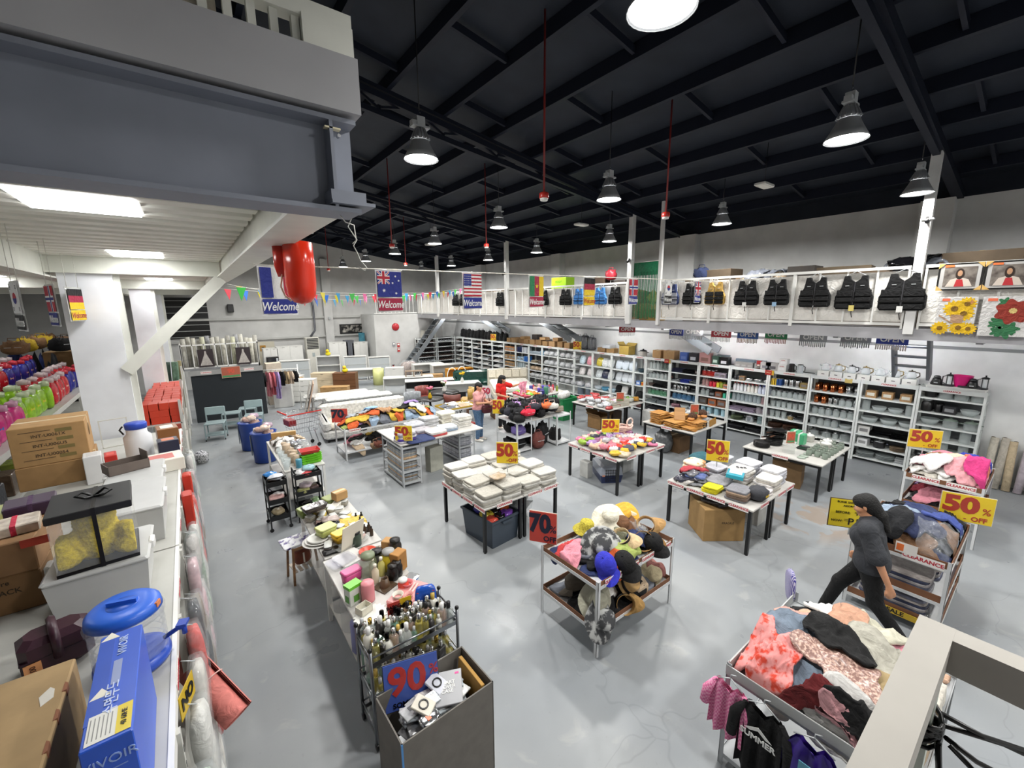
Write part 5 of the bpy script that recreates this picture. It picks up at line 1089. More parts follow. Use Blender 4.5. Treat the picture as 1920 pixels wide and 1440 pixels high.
# ================================================================== DISPLAY RACKS OF LOOSE GOODS
def display_rack(x0,x1,y0,y1,levels,label,liner='#7a5238',front='x',strips=(),leg=M('#d3d5d6','m',rough=.35),rim=.06,top=None):
    """white angle-iron cart: four posts and open trays lined with cardboard"""
    w,d = x1-x0,y1-y0; top = top or levels[-1]+rim+.01
    t = thing('display_rack',label,'rack',((x0+x1)/2,(y0+y1)/2,0))
    for sx in (-1,1):
        for sy in (-1,1):
            a,b = sx*w/2,sy*d/2; g = G(); g.bb(min(a,a-sx*.035),max(a,a-sx*.035),min(b,b-sy*.004),max(b,b-sy*.004),0,top); g.bb(min(a,a-sx*.004),max(a,a-sx*.004),min(b,b-sy*.035),max(b,b-sy*.035),0,top); g.build('post',leg,t)
    for z in levels:
        tr = G().bb(-w/2+.004,w/2-.004,-d/2+.004,d/2-.004,z-.02,z).build('tray',leg,t)
        for (a,b,c,e) in ((-w/2+.001,-w/2+.006,-d/2,d/2),(w/2-.006,w/2-.001,-d/2,d/2),(-w/2,w/2,-d/2+.001,-d/2+.006),(-w/2,w/2,d/2-.006,d/2-.001)):
            G().bb(a,b,c,e,z-.025,z+.012).build('tray_rim',leg,tr)
        if liner:
            for (a,b,c,e) in ((-w/2+.008,-w/2+.014,-d/2+.01,d/2-.01),(w/2-.014,w/2-.008,-d/2+.01,d/2-.01),(-w/2+.01,w/2-.01,-d/2+.008,-d/2+.014),(-w/2+.01,w/2-.01,d/2-.014,d/2-.008)):
                G().bb(a,b,c,e,z,z+rim).build('cardboard_liner',M(liner,'k'),tr)
    for (sx,sy,sz,rz,s) in strips: clearance(t,(sx,sy,sz),(0,0,rz),s)
    return t
# ---- hat rack
w_,d_ = 1.34,.86
display_rack(2.94,4.28,2.46,3.32,[.3,.8],'white two-tier display rack heaped with hats',strips=[(-.45,-.435,.83,0,.045),(-.15,-.435,.83,0,.045),(.16,-.435,.83,0,.045),(.46,-.435,.83,0,.045)])
sign((3.0,3.36,.86),-.98,'red 70 percent off sign at the left corner of the hat rack',.32,.38,'70','r',pole=.0)
CAMO = two_tone('camouflage','#3c3d3f','#a5a6a4',13,.5,.05)
HT = [  # kind, x, y, z, rotation, material, label, band
 ('wide',3.35,2.78,.98,(.5,-.5,0),CAMO,'grey camouflage bucket hat lying tilted on the hat rack',None,1.15),
 ('bucket',3.5,3.15,.98,(.2,.1,0),M('#b9ab3c','f'),'yellow sequin bucket hat at the back of the hat rack',None,1.0),
 ('wide',3.75,3.0,1.09,(.35,-.25,0),M('#d8d2c0','c'),'cream sun hat with a green tag topping the heap',None,1.05),
 ('wide',3.85,2.9,1.0,(.3,-.3,0),M('#6d4a30','c'),'brown felt hat under the cream sun hat',None,.95),
 ('wide',4.02,3.0,1.03,(.1,-.5,.4),M('#d8a43a','c'),'golden yellow wide hat at the back of the hat rack',None,.95),
 ('bucket',4.12,2.98,.97,(.2,.4,.3),M('#d6cbb0','c'),'pale straw bucket hat at the far corner of the rack',None,1.0),
 ('visor',3.62,2.72,1.0,(.5,-.2,-1.3),M('#c9b088','c'),'tan visor with dark lining in the middle of the heap',BLACK,1.1),
 ('visor',3.86,2.6,.94,(1.1,.1,-.9),M('#a8804e','c'),'brown straw visor with black edge on the right side',M('#15140f','c'),1.15),
 ('visor',4.08,2.72,1.0,(.6,-.3,-.8),M('#b08a58','c'),'tan straw visor with a black crown lying upturned',BLACK,1.05),
 ('cap',3.2,2.58,.9,(.35,.35,-2.2),M('#2a2fae','c'),'royal blue baseball cap at the front corner of the rack',None,1.2),
 ('cap',3.42,2.5,.87,(.45,.2,-1.9),M('#141416','c'),'black baseball cap hanging over the near edge of the rack',None,1.2),
 ('bucket',3.72,2.84,.94,(.2,.2,0),M('#8a8a74','c'),'sage bucket hat behind the tan visor',None,1.0),
 ('bucket',3.62,2.95,.94,(.4,.1,0),BLACK,'black hat under the camouflage hat',None,1.0),
 ('cap',3.95,2.52,.9,(.4,.2,-1.6),M('#17171a','c'),'dark cap under the brown straw visor',None,1.1),
 ('wide',3.1,2.62,.52,(.9,-.6,.2),M('#a8a694','c'),'sage linen hat on the lower tray, left end',None,1.0),
 ('wide',3.05,2.5,.4,(1.1,-.3,.3),CAMO,'grey camouflage hat hanging over the lower tray corner',None,1.1),
 ('fedora',3.62,2.62,.47,(.8,.1,.2),M('#a58452','w'),'straw fedora with black band on the lower tray',BLACK,1.1),
 ('visor',3.45,2.52,.38,(1.2,.2,-.6),M('#b08a52','c'),'straw visor with black trim on the lower tray',BLACK,1.1),
 ('bucket',3.3,2.75,.42,(.3,.1,0),M('#141416','c'),'black bucket hat deep in the lower tray',None,1.0),
 ('bucket',3.75,2.6,.38,(.9,.0,0),M('#121214','c'),'black hat in the middle of the lower tray',None,1.1),
 ('bucket',4.08,2.6,.42,(.9,-.4,0),M('#b8ab8a','c'),'beige hat toward the right end of the lower tray',None,1.0),
 ('bucket',4.18,2.62,.42,(1.0,.5,0),M('#8f5a54','c'),'dusty rose hat at the right end of the lower tray',None,1.0),
 ('cap',3.2,3.0,.42,(.3,.3,2.5),M('#4a4238','c'),'dark olive cap at the back of the lower tray',None,1.2),
 ('wide',4.0,2.9,.45,(.3,.3,0),M('#1a191b','c'),'black wide hat at the back of the lower tray',None,1.0)]
for q,(k_,x,y,z,ro,mt,lb,bd,s_) in enumerate(HT): hat(k_,(x,y,z-.02),ro,mt,lb,bd,q,s_)
h = Heap(2.97,4.25,2.5,3.28,.802,.05)
heap_of(h,['#1a1a1d','#28345c','#6b6f78','#1a1a1d'],14,'the hat rack','cloths under the hats',.16,.24)
for c,lab in (('#1a1a1d','black scarf under the hats on the upper tray'),('#b8383a','red and white bandana at the left end of the upper tray'),('#d48a98','pink glove at the left corner of the upper tray'),('#1a1a1d','black beanie at the left end of the upper tray'),('#6b6f78','grey knit gloves near the front of upper tray'),('#4f8fb0','blue patterned scarf on the upper tray'),('#9aa85a','neon yellow headband by the blue cap'),('#1a1a1d','black bag at the right end of the upper tray'),('#28345c','navy cloth beneath the visors'),('#c85a2a','orange cloth at the front corner of upper tray'),('#e3e1dd','clear packet beside the black cap'),('#1a1a1d','black cloth beneath the straw visor')):
    q = h; h.lay(*{'red':(3.12,3.05),'pink':(3.05,2.95),'orange':(3.3,2.53),'neon':(3.55,2.6),'navy':(3.9,2.7),'grey':(3.5,2.75)}.get(lab.split()[0],(R(3.2,4.1),R(2.6,3.1))),.17,.14,R(0,3),M(c,'c' if 'packet' not in lab else 'h'),lab,None,'accessory','accessory',.02)
h = Heap(2.97,4.25,2.5,3.28,.302,.05)
heap_of(h,['#1a1a1d','#6b6f78','#1a1a1d'],10,'the lower hat tray','cloths under the lower hats',.18,.26)
for c,lab in (('#1a1a1d','black cloth on the left of the lower tray'),('#a884b8','mauve cloth behind the sage hat'),('#d48a98','magenta pouch beside the camouflage hat'),('#1a1a1d','black cloth in the middle of the lower tray'),('#e3e1dd','white cloth on the right of the lower tray'),('#6b6f78','grey cloth at the back of the lower tray'),('#1a1a1d','black bonnet on the right of the lower tray'),('#4f8fb0','pale blue strap at the near corner of lower tray'),('#b9a48a','beige cloth at the near edge of lower tray')):
    h.lay(R(3.1,4.1),R(2.58,3.1),.2,.16,R(0,3),M(c,'c'),lab,None,'accessory','accessory',.025)
# ---- front clothes rack (R2)
display_rack(2.95,4.25,.12,1.2,[.1,.82],'grey steel display rack heaped with pastel clothes, lower right',liner=None,rim=.08,leg=M('#a8abad','m',rough=.35),top=.92)
for (a,b,c,e) in ((2.945,2.955,.12,1.2),(2.95,4.25,1.195,1.205)): tag(G().bb(a,b,c,e,.82,.9).build('metal_lip',M('#b3b5b4','m'),None),'grey metal side lip along the %s of the clothes rack' % ('front' if a < 2.95 else 'far side'),'panel')
h = Heap(2.98,4.22,.15,1.17,.822,.16)
heap_of(h,['#e3e1dd','#d8d3c8','#c9a58c','#1a1a1d','#d48a98','#b9a48a','#e3e1dd'],26,'the front pastel clothes heap','clothes in the front heap',.16,.26)
for px,py,rx,ry,ro,c,lab in ((1640,1175,.38,.17,-.4,'#b9b6a4','long cream dress across the back of the heap'),(1590,1180,.22,.18,.3,'#b98e76','peach satin top behind the blue-grey shirt'),(1455,1165,.2,.15,.2,'#bdbbb7','white ribbed top on the back left'),(1490,1150,.2,.12,.9,'#c09a90','blush ruffled top at the far left'),(1660,1250,.2,.2,.2,'#a9a69a','ivory lace garment at the far right'),(1500,1215,.27,.24,.9,'#6f7c8b','pale blue-grey shirt in the middle of the front heap'),(1418,1195,.19,.15,.4,None,'coral floral-print blouse on the left of the front heap'),(1450,1245,.24,.13,-.5,None,'pink floral-print dress hanging toward the front edge'),(1625,1290,.13,.24,.2,'#a8946c','beige trousers on the right of the heap'),(1575,1270,.2,.24,.2,None,'dusty rose sequinned top below the black shirt'),(1560,1335,.2,.2,.1,'#bdbbb8','white blouse lying near the front right'),(1512,1310,.1,.17,.6,'#5a1014','dark red garment hanging at the front edge'),(1570,1372,.18,.16,.4,'#b8888c','pale pink shorts at the near corner'),(1605,1385,.2,.16,.2,'#141416','black garment at the near right of the heap'),(1560,1215,.23,.18,.5,'#101012','black shirt on top of the front heap')):
    _p = at(px,py,1.05); x,y = _p.x,_p.y
    mt = M(c,'c') if c else (two_tone('floral','#d98f8c','#c8402c',16,.56,.06) if 'floral' in lab else two_tone('sequin','#8a6a62','#d8b8a8',60,.55,.1,.3))
    h.lay(x,y,rx,ry,ro,mt,lab,'clothes in the front heap',wr=.03,lift=.012)
# hanging clothes on the front face
def hanging(loc,w,hh,mat,label,rz=-PI/2,sleeves=True,straps=False,extra=None):
    t = thing('hanging_garment',label,'clothing',loc,rz); n = 12; g = G()
    def prof(v): return (.62 if v < .02 else .8+.1*v) if not straps else (.5+.5*min(1,v*3))
    F = lambda k: [[(w/2*(u/n*2-1)*prof(v/n),k+.03*math.sin(u*1.5)*(.3+v/n),-hh*v/n-(.05*math.exp(-((u-n/2)/2.2)**2) if v == 0 else 0)) for v in range(n+1)] for u in range(n+1)]
    g.grid(F(-.03)); g.grid(F(.01)); g.build('cloth',mat,t)
    if sleeves:
        for s in (-1,1): gg = G(); gg.tube([(s*w*.34,-.01,-.02),(s*w*.52,-.02,-.15),(s*w*.56,-.02,-hh*.62)],[.018,.04,.038],8); gg.build('sleeve',mat,t)
    G().tube([(-w*.3,-.01,.0),(0,-.01,.06),(w*.3,-.01,0)],.005,5).build('hanger',GALV,t); G().tube([(0,-.01,.06),(0,-.01,.09),(.02,-.01,.1),(.03,.01,.09)],.004,5).build('hook',GALV,t)
    return t
hanging((2.9,1.14,.8),.3,.42,two_tone('pink_gingham','#d86a9a','#e8a0bc',60,.5,.1,.9,'check'),'pink gingham ruffled top hanging from the front rack')
tt_ = hanging((2.88,.9,.8),.34,.55,M('#121214','c'),'black T-shirt printed SUMMER hanging from the front rack'); text('SUMMER',.06,WHITE,tt_,(0,-.07,-.2),bold=.03)
G().prism([(-.09,-.0),(0,.06),(.09,0),(.05,0),(0,.03),(-.05,0)],0,.002,Matrix(((1,0,0,0),(0,0,1,-.07),(0,1,0,-.16),(0,0,0,1)))).build('print',WHITE,tt_)
tt_ = hanging((2.88,.6,.8),.38,.5,M('#3a1f8a','l'),'purple satin camisole with a blue tag hanging from the rack',sleeves=False,straps=True); G().bb(-.05,.05,-.085,-.08,-.22,-.1).build('price_tag',M('#5a9ab0','p'),tt_)
hanging((2.88,.25,.8),.34,.55,M('#111113','c'),'plain black garment hanging at the near end of the rack')
tag((lambda g: (crumple(g,.2,.06,.3,2,amp=.1),g)[1])(G()).build('shopping_bag',two_tone('violet_stripes','#3a3488','#b8b4c8',30,.5,.1,.4,'wave'),None,(4.28,1.24,.78),(0,.2,.6)),'violet striped plastic bag at the far left corner of the clothes rack','bag')
# ---- jeans rack (R3) and the rack behind it (R4)
display_rack(6.0,7.3,.36,1.2,[.12,.42,.82],'white three-tier display rack of denim beside the walking woman',strips=[(-.655,-.2,.85,-PI/2,.06)],rim=.09)
h = Heap(6.03,7.27,.39,1.17,.822,.14)
heap_of(h,['#28345c','#1a1a1d','#28345c','#6b6f78','#8fa3b8','#28345c','#7a5a40','#1a1a1d'],34,'the denim heap','denim in the right heap',.14,.24)
for x,y,c,lab in ((6.5,.95,'#8797aa','pale denim jacket spread across the top of the denim heap'),(6.3,.72,'#283050','dark blue denim garment at the front of the heap'),(6.15,.9,'#1d1f26','black denim garment behind the walking woman'),(6.7,.5,'#3a4a8a','blue shorts at the right of the heap'),(6.2,.5,'#c4c8cc','clear bag of shoes at the near right corner')): h.lay(x,y,.24,.18,R(0,3),M(c,'c' if 'bag' not in lab else 'h'),lab,'denim in the right heap',wr=.03,lift=.012)
t = G().bb(-.001,.001,-.09,.09,0,.12).build('price_card',M('#e2ddd8','p'),None,(5.99,.72,.86),(0,0,0)); tag(t,'white and orange price card on the denim rack','card'); G().bb(-.002,-.001,.02,.08,.02,.1).build('orange_patch',M('#d8703a','p'),t)
for lv,z in ((0,.122),(1,.422)):
    for q in range(3):
        for e in range(6 if lv == 0 else 5): folded((6.25+q*.4,.78+R(-.02,.02),z+e*.036),.36,.6,.036,M(['#8c8c92','#5a5f74','#a8a4a6','#3a4058','#b0a8a4','#77788a'][(q+e) % 6],'s'),'packed folded garment, %s up, %s pile, %s tier of the denim rack' % (ORD[e],['front','middle','back'][q],['lowest','middle'][lv]),'packed garments in the denim rack',R(-.05,.05),name='packed_garment',cat='clothing')
t = tag(G().bb(-.002,.002,-.22,.22,0,.07).build('sale_strip',M('#c9a82c','p'),None,(5.992,.72,.1)),'yellow SALE strip along the lowest tier of denim rack','sign'); text('SALE',.07,BLACK,t,(-.0025,0,.035),(PI/2,0,-PI/2),bold=.03)
display_rack(8.75,10.0,.36,1.24,[.42,.86],'white display rack of blouses before the right wall racks',strips=[(-.63,.18,.9,-PI/2,.055),(-.63,-.2,.9,-PI/2,.055)],rim=.08)
h = Heap(8.78,9.97,.39,1.21,.862,.17)
heap_of(h,['#e3e1dd','#d8d3c8','#d48a98','#e3e1dd','#c9a58c','#d48a98'],30,'the blouse heap','blouses in the far right heap',.14,.24)
for x,y,c,lab in ((9.3,.9,'#8f6a48','tan suede garment topping the blouse heap'),(9.2,.7,'#cfc0aa','cream shirt beside the tan garment'),(9.6,.5,'#2c3a9a','royal blue garment at the right end of blouse heap'),(9.2,.48,'#c86a50','rust garment at the right of the blouse heap'),(8.95,.6,'#d89aa0','coral pink blouse at the front edge'),(9.0,1.0,'#e0dcda','white blouse at the left end'),(8.9,.45,'#c83a7a','magenta garment at the near corner')): h.lay(x,y,.22,.16,R(0,3),M(c,'c'),lab,'blouses in the far right heap',wr=.03,lift=.012)
h = Heap(8.78,9.97,.39,1.21,.422,.16); heap_of(h,['#7a2030','#1a1a1d','#a884b8','#7a2030','#d48a98'],14,'the lower blouse tier','garments in the lower tier',.16,.24)
sign((7.3,.42,.9),-1.25,'yellow 50 percent off sign at the right of the denim rack',.46,.34,pole=.03)
sign((9.45,1.15,1.05),-1.05,'yellow 50 percent off sign above the blouse heap',.42,.3,pole=.16)
t = thing('price_sign','yellow price sign in a frame behind the walking woman','sign',(5.97,1.22,.86),-1.0)
G().bb(-.22,.22,0,.006,.1,.44).build('board',M('#d8c22a','p'),t); G().bb(-.23,.23,.006,.014,.09,.45).build('frame',M('#5a4a38','p'),t); G().cyl((0,.02,-.0),(0,.02,.12),.008,n=6).build('stem',GALV,t)
for tx,s_,x,z in (('BUKIR SHORT,LEVIS',.034,-.01,.41),('ASSORTMENT',.03,.0,.365),('BEFORE:',.04,-.09,.28),('P20',.08,.1,.285),('NOW:',.04,-.14,.17),('P10.',.12,.07,.17)): text(tx,s_,M('#26241a','p'),t,(x,-.002,z),bold=.01)
for x,z,w in ((.045,.3,.022),(.045,.288,.022),(-.035,.195,.035),(-.035,.178,.035)): G().bb(x-w,x+w,-.003,-.002,z-.002,z+.002).build('peso_bar',M('#26241a'),t)
# ---- rack of bags in front of the two women
display_rack(6.02,6.5,7.7,8.55,[.06,.4,.78],'white three-tier rack of handbags below the woman in red',liner=None); display_rack(7.2,7.7,7.55,8.4,[.06,.78],'white rack of bags right of the backpacks',liner=None)
tag(G().rbox(6.5,7.2,7.7,8.5,.75,.78,.004).build('bridge_board',TOPM,None),'white board bridging the two bag racks','board')
def bag(loc,w,d,hh,mat,label,rz=0,seed=0):
    t = thing('bag',label,'bag',loc,rz); g = G(); crumple(g,w,d,hh,seed,16,10,.2); g.build('body',mat,t)
    G().tube([(-w*.25,0,hh*.85),(-w*.2,0,hh+.08),(w*.2,0,hh+.08),(w*.25,0,hh*.85)],.01,5).build('strap',mat,t)
    G().bb(-w*.3,w*.3,-d*.5-.0,-d*.5+.01,hh*.55,hh*.58).build('zip',GALV,t)
BG = ['#141417','#1c1d24','#15151a','#2a2a34','#181820']
for q in range(26):
    c = BG[q % 5]; x = 6.1+((q*.7549) % 1)*1.5; y = 7.72+((q*.5698) % 1)*.7
    bag((x,y,.79+.07*(q//7)),R(.3,.42),R(.22,.3),R(.16,.22),M(c,'c'),'%s bag in the heap on the bag racks, %s of the heap' % (['black','slate','jet','charcoal','ink'][q % 5],ORD[q] if q < 20 else 'upper '+ORD[q-20]),R(0,6),q)
for x,y,z,c,lab in ((6.3,7.62,.95,'#c8203a','bright red duffel bag at the front of the bag heap'),(7.05,7.8,.98,'#d86a3a','orange backpack panel in the bag heap'),(6.75,7.95,.98,'#d8a0a8','pink pouch in the bag heap'),(7.2,7.75,.95,'#c8c4bc','white plush cap on the bag heap'),(7.5,7.85,.8,'#8a7f6f','brown fur cushion on the right bag rack'),(6.35,8.2,1.02,'#a884b8','lilac pouch behind the red bag')): bag((x,y,z),.34,.26,.15,M(c,'c'),lab,R(-.4,.4),int(x*10))
for q,(z,c) in enumerate(((.065,'#15151a'),(.405,'#6a5a9a'),(.405,'#15151a'),(.065,'#1c1d24'))): bag((6.26,7.95+.3*(q//2),z),.36,.3,.22,M(c,'c'),'%s bag on the %s tier of the handbag rack, %s' % (['black','violet','jet black','slate'][q],['lowest','middle'][int(z > .1)],['near','far'][q//2]),0,q+50)
for q,(x,y,hh,c,lab) in enumerate(((6.72,7.75,.4,'#6a3a34','dusty red backpack on floor before bag racks'),(7.0,7.9,.55,'#16161a','tall black trolley bag between the bag racks'),(6.8,8.2,.5,'#1a1a20','black backpack deeper between the bag racks'),(7.45,7.9,.35,'#1d1a1c','dark backpack under the right bag rack'))): bag((x,y,0),.36,.3,hh,M(c,'c'),lab,q*.4,q+60)
sign((6.05,8.5,.8),-.8,'yellow 50 percent off sign on the handbag rack',.3,.36,pole=.06)
# low tray of boxes behind the woman in pink
display_rack(5.35,6.4,10.0,10.7,[.12,.72],'white display rack behind the woman in pink',liner='#b89a3a')
for q in range(16): item('box',(5.45+(q % 6)*.16,10.12+(q//6)*.2,.121),M(['#b8b4b0','#a83a34','#c8c8c4','#8f9a9c'][q % 4],'p'),'%s packet box in the low tray behind the woman in pink, %s' % (['grey','red','white','slate'][q % 4],ORD[q]),'boxes in the low tray',.7)
h = Heap(5.4,6.35,10.02,10.68,.722,.06); heap_of(h,['#e3e1dd','#6b6f78','#e3e1dd','#b9a48a'],9,'the rack behind the women','cloths behind the women',.14,.2)
t = thing('sale_sign','white sign with red digits half hidden behind the women','sign',(6.75,10.1,.8),-.8); G().bb(-.15,.15,0,.006,.1,.46).build('board',M('#d8d4d4','p'),t); text('50',.24,M('#b03048','p'),t,(0,-.002,.3),bold=.05); G().cyl((0,.014,-.08),(0,.014,.2),.008,n=6).build('stem',GALV,t)
# ================================================================== LEFT CENTRE ROW
def tier_table(x0,x1,y0,y1,z,low,label):
    t = thing('tiered_table',label,'table',((x0+x1)/2,(y0+y1)/2,0)); w,d = x1-x0,y1-y0
    G().rbox(-w/2,w/2,-d/2,d/2,z-.035,z,.005).build('table_top',TOPM,t); G().bb(-w/2+.02,w/2-.02,-d/2+.02,d/2-.02,low-.02,low).build('shelf',TOPM,t)
    for sx in (-1,1):
        for sy in (-1,1): G().bb(-.02,.02,-.02,.02,0,z-.035).build('leg',WHITE,t,(sx*(w/2-.025),sy*(d/2-.025),0))
    return t
tier_table(.9,1.6,3.36,4.75,.75,.22,'white two-tier table of pink and brown kitchenware'); tier_table(.93,1.6,4.78,6.12,.75,.22,'white two-tier table of plates and lunch boxes')
ZK = .751
def lidbox(px,py,w,d,h,c,lc,label,z=ZK,rz=.3,kind='p',cat='container'):
    p = at(px,py,z); t = thing('food_container',label,cat,p,rz)
    g = G(); g.loft([[(a*ww,b*dd,zz) for a,b in ((-1,-.8),(-.8,-1),(.8,-1),(1,-.8),(1,.8),(.8,1),(-.8,1),(-1,.8))] for ww,dd,zz in ((w*.42,d*.42,0),(w*.48,d*.48,h*.8))],True,True); g.build('body',M(c,kind),t)
    g = G(); g.loft([[(a*ww,b*dd,zz) for a,b in ((-1,-.8),(-.8,-1),(.8,-1),(1,-.8),(1,.8),(.8,1),(-.8,1),(-1,.8))] for ww,dd,zz in ((w*.5,d*.5,h*.8),(w*.5,d*.5,h*.95),(w*.45,d*.45,h))],True,True); g.build('lid',M(lc,kind),t)
    return t
for q in range(4): lidbox(590,956,.3,.17,.07,'#3a322e','#2e2826','dark brown oval lunch box in the stack, %s from the bottom' % ORD[q],ZK+.071*q,.2,'s')
lidbox(628,940,.34,.2,.1,'#7d8a4a','#8a9458','olive green storage box behind the dark lunch boxes'); carton((*at(637,935,.852)[:2],.853),.18,.14,.12,'small brown carton on the olive box',col='#b08a58',rz=.3)
lidbox(598,962,.16,.16,.1,'#c9bfa8','#d2c8b0','cream round tub in front of lunch boxes'); lidbox(630,954,.36,.12,.08,'#d8d4c6','#e2dfd4','long cream box lying beside the tub',rz=.9); lidbox(575,966,.22,.16,.12,'#6d7d3c','#7d8a48','dark olive box at the table corner')
h = Heap(1.2,1.58,5.1,5.7,ZK,.02)
for q in range(4): h.lay(1.4+.02*q,5.4,.2,.17,q,M('#d2b45a','c'),'yellow patterned crepe sheet on the plate table, %s' % ORD[q],'yellow sheets','paper_sheet','paper',.01)
h = Heap(.95,1.3,5.2,5.75,ZK,.02)
for q,c in enumerate(('#b88a6a','#c9b8c0','#1d1c20','#a89a94')): h.lay(1.08+.05*q,5.3+.1*q,.17,.13,q,M(c,'s'),'%s packet on the plate table' % ['brown flowery','pale violet','black wrapped','taupe'][q],None,'packet','packet',.02)
for q in range(3):
    p = at(598,1016,ZK); tag(G().lathe([(0,0),(.12,0),(.19-.03*q,.02),(.185-.03*q,.024),(.11,.006),(0,.006)],24,cap=False).build('plate',M('#d8d7d2','p'),None,(p.x,p.y,ZK+.022*q)),'white scalloped plate in the nested stack, %s up' % ORD[q],'plate')
lidbox(612,1000,.22,.18,.1,'#a8b060','#b4ba70','pale green lidded box above the plates',ZK+.07); lidbox(655,1020,.42,.28,.05,'#cfd2cc','#d4d6d0','shallow clear tray under the yellow box',kind='h'); lidbox(640,1012,.2,.16,.11,'#d8a818','#e0b828','bright yellow lidded box on the clear tray',ZK+.05)
for q,(px,py) in enumerate(((668,978),(676,985),(678,976),(684,1000),(692,996),(697,1004))): item('bottle',at(px,py,ZK),M(['#141416','#3a2a1c'][q//3],'p'),'%s small bottle at the right edge, %s' % (['black','brown'][q//3],ORD[q % 3]),'small dark bottles',.6,lid=BLACK)
tag(G().rbox(-.1,.1,-.06,.06,0,.05,.02).build('pouch',M('#141416','l'),None,at(622,1036,ZK)),'flat black pouch beside the white plates','pouch')
p = at(672,1040,ZK); t = sign((p.x-.02,p.y+.2,ZK),-PI/2-1.15,'white and red 70 sign seen edge-on in the plate table',.3,.34,'70','r',pole=.0,tilt=-.2)
for ch in t.children:
    if ch.name.startswith('board'): ch.data.materials[0] = M('#d4cfcf','p')
lidbox(640,1058,.3,.22,.06,'#d4d6d6','#b8b8d0','clear box with lavender lid among white dishes',kind='h'); lidbox(655,1048,.3,.3,.03,'#e0dfda','#e4e3df','wide white dish behind the clear box'); lidbox(672,1070,.3,.2,.07,'#c8ccca','#d4d6d4','clear rectangular box near the pink box',kind='h')
tag(G().lathe([(0,0),(.05,0),(.1,.07),(.095,.07),(.045,.008),(0,.008)],16,cap=False).build('bowl',M('#d0442a','p'),None,at(690,1042,ZK)),'orange-red bowl behind the greenish jar','bowl')
for px,py,c,lc,s,lab in ((692,1078,'#8f9a78','#7a8468',1.5,'greenish glass carafe with wide neck'),(668,1022,'#3a4a3e','#1d2420',1.1,'dark green jar behind the orange bowl'),(708,1062,'#4a4a48','#141416',1.2,'jar with a round black lid'),(730,1066,'#c8b42c','#9a9a98',1.35,'yellow and black printed tin'),(737,1085,'#17120f','#221c18',1.0,'dark cup at the right edge'),(745,1078,'#17120f','#221c18',1.0,'second dark cup at the right edge'),(757,1110,'#cc4a3a','#d8d8d4',.9,'small red jar behind the pink trays'),(742,1040,'#2a2422','#17120f',1.2,'black grinder beside the brown carton')): item('jar',at(px,py,ZK),M(c,'g' if 'carafe' in lab else 'p'),lab+' on the kitchenware table',None,s,lid=M(lc,'p'))
p = at(748,1068,ZK); carton((p.x,p.y,ZK),.15,.12,.22,'tall brown carton at the right edge of kitchenware table',col='#a8783f',rz=.5,tape=False); p = at(727,1030,ZK); carton((p.x,p.y,ZK),.12,.1,.13,'small tan carton behind the black grinder',col='#b48a58',rz=.7,tape=False)
h = Heap(1.3,1.58,4.2,4.7,ZK,.03); h.lay(1.48,4.5,.17,.12,.5,M('#6d5a44','s'),'brown glossy pack at the back right',None,'packet','packet'); h.lay(1.4,4.35,.16,.1,1.2,M('#c8cabc','s'),'pale foil pack beside the glossy pack',None,'packet','packet')
for px,py,c,lab in ((705,1092,'#d8ceb4','cream pump bottle'),(716,1078,'#d0c878','yellow pump bottle'),(700,1080,'#c8ccc4','clear pump bottle')): item('bottle',at(px,py,ZK),M(c,'p'),lab+' beside the brown dripper',None,1.0,lid=M('#e0dccc','p'))
lidbox(660,1088,.2,.12,.13,'#c44a84','#d85a94','magenta lidded lunch box at the left edge',rz=.2)
p = at(664,1128,ZK); o = tag(G().rbox(-.07,.07,-.05,.05,0,.2,.004).build('carton_pack',M('#d8dcd4','p'),None,p,(0,0,.3)),'tall white and lime green printed carton','box'); G().bb(-.071,.071,-.051,.051,.17,.2015).build('green_top',M('#6ac42c','p'),o); G().bb(-.03,.03,-.0515,-.05,.03,.1).build('print',M('#5a9a3a','p'),o); G().bb(-.0715,-.07,-.03,.03,.03,.1).build('print',M('#5a9a3a','p'),o)
item('can',at(691,1125,ZK),M('#d4858c','p'),'round pink lidded tub at the front of kitchenware table',None,1.25)
p = at(722,1100,ZK); t = thing('coffee_dripper','brown cone dripper on a square base','dripper',p,.4); G().bb(-.09,.09,-.09,.09,0,.012).build('base',M('#4a3a2a','p'),t); G().lathe([(.055,.012),(.035,.1),(.03,.1),(.05,.015)],14,cap=False).build('cone',M('#54402c','p'),t)
for q in range(3):
    p = at(765,1122,ZK); lb = thing('baby_tray','pink divided baby tray, %s of three stacked' % ['lowest','middle','top'][q],'tray',(p.x,p.y,ZK+.026*q),.55); G().rbox(-.19,.19,-.12,.12,0,.024,.012).build('plate',M('#d8908e','p'),lb)
    if q == 2:
        for x,y,r,c in ((-.1,.04,.055,'#d4cec0'),(.08,.06,.06,'#d8787c'),(-.06,-.06,.045,'#d89a94')): G().lathe([(r*.7,.024),(r,.06),(r*.92,.06),(r*.62,.03)],14,(x,y,0),cap=False).build('bowl',M(c,'p'),lb)
        for y in (-.02,-.055): G().bar((.0,y,.035),(.13,y+.02,.035),.018,.008).build('spoon',M('#d8b4ac','p'),lb)
p = at(768,1090,ZK); t = thing('enamel_dish','white metal dish with blue foot at the right edge','dish',p,.5); G().rbox(-.1,.1,-.07,.07,.01,.05,.02).build('bowl',M('#c4c6c8','x'),t); G().bb(-.08,.08,-.055,.055,0,.012).build('foot',M('#2f6ab4','p'),t)
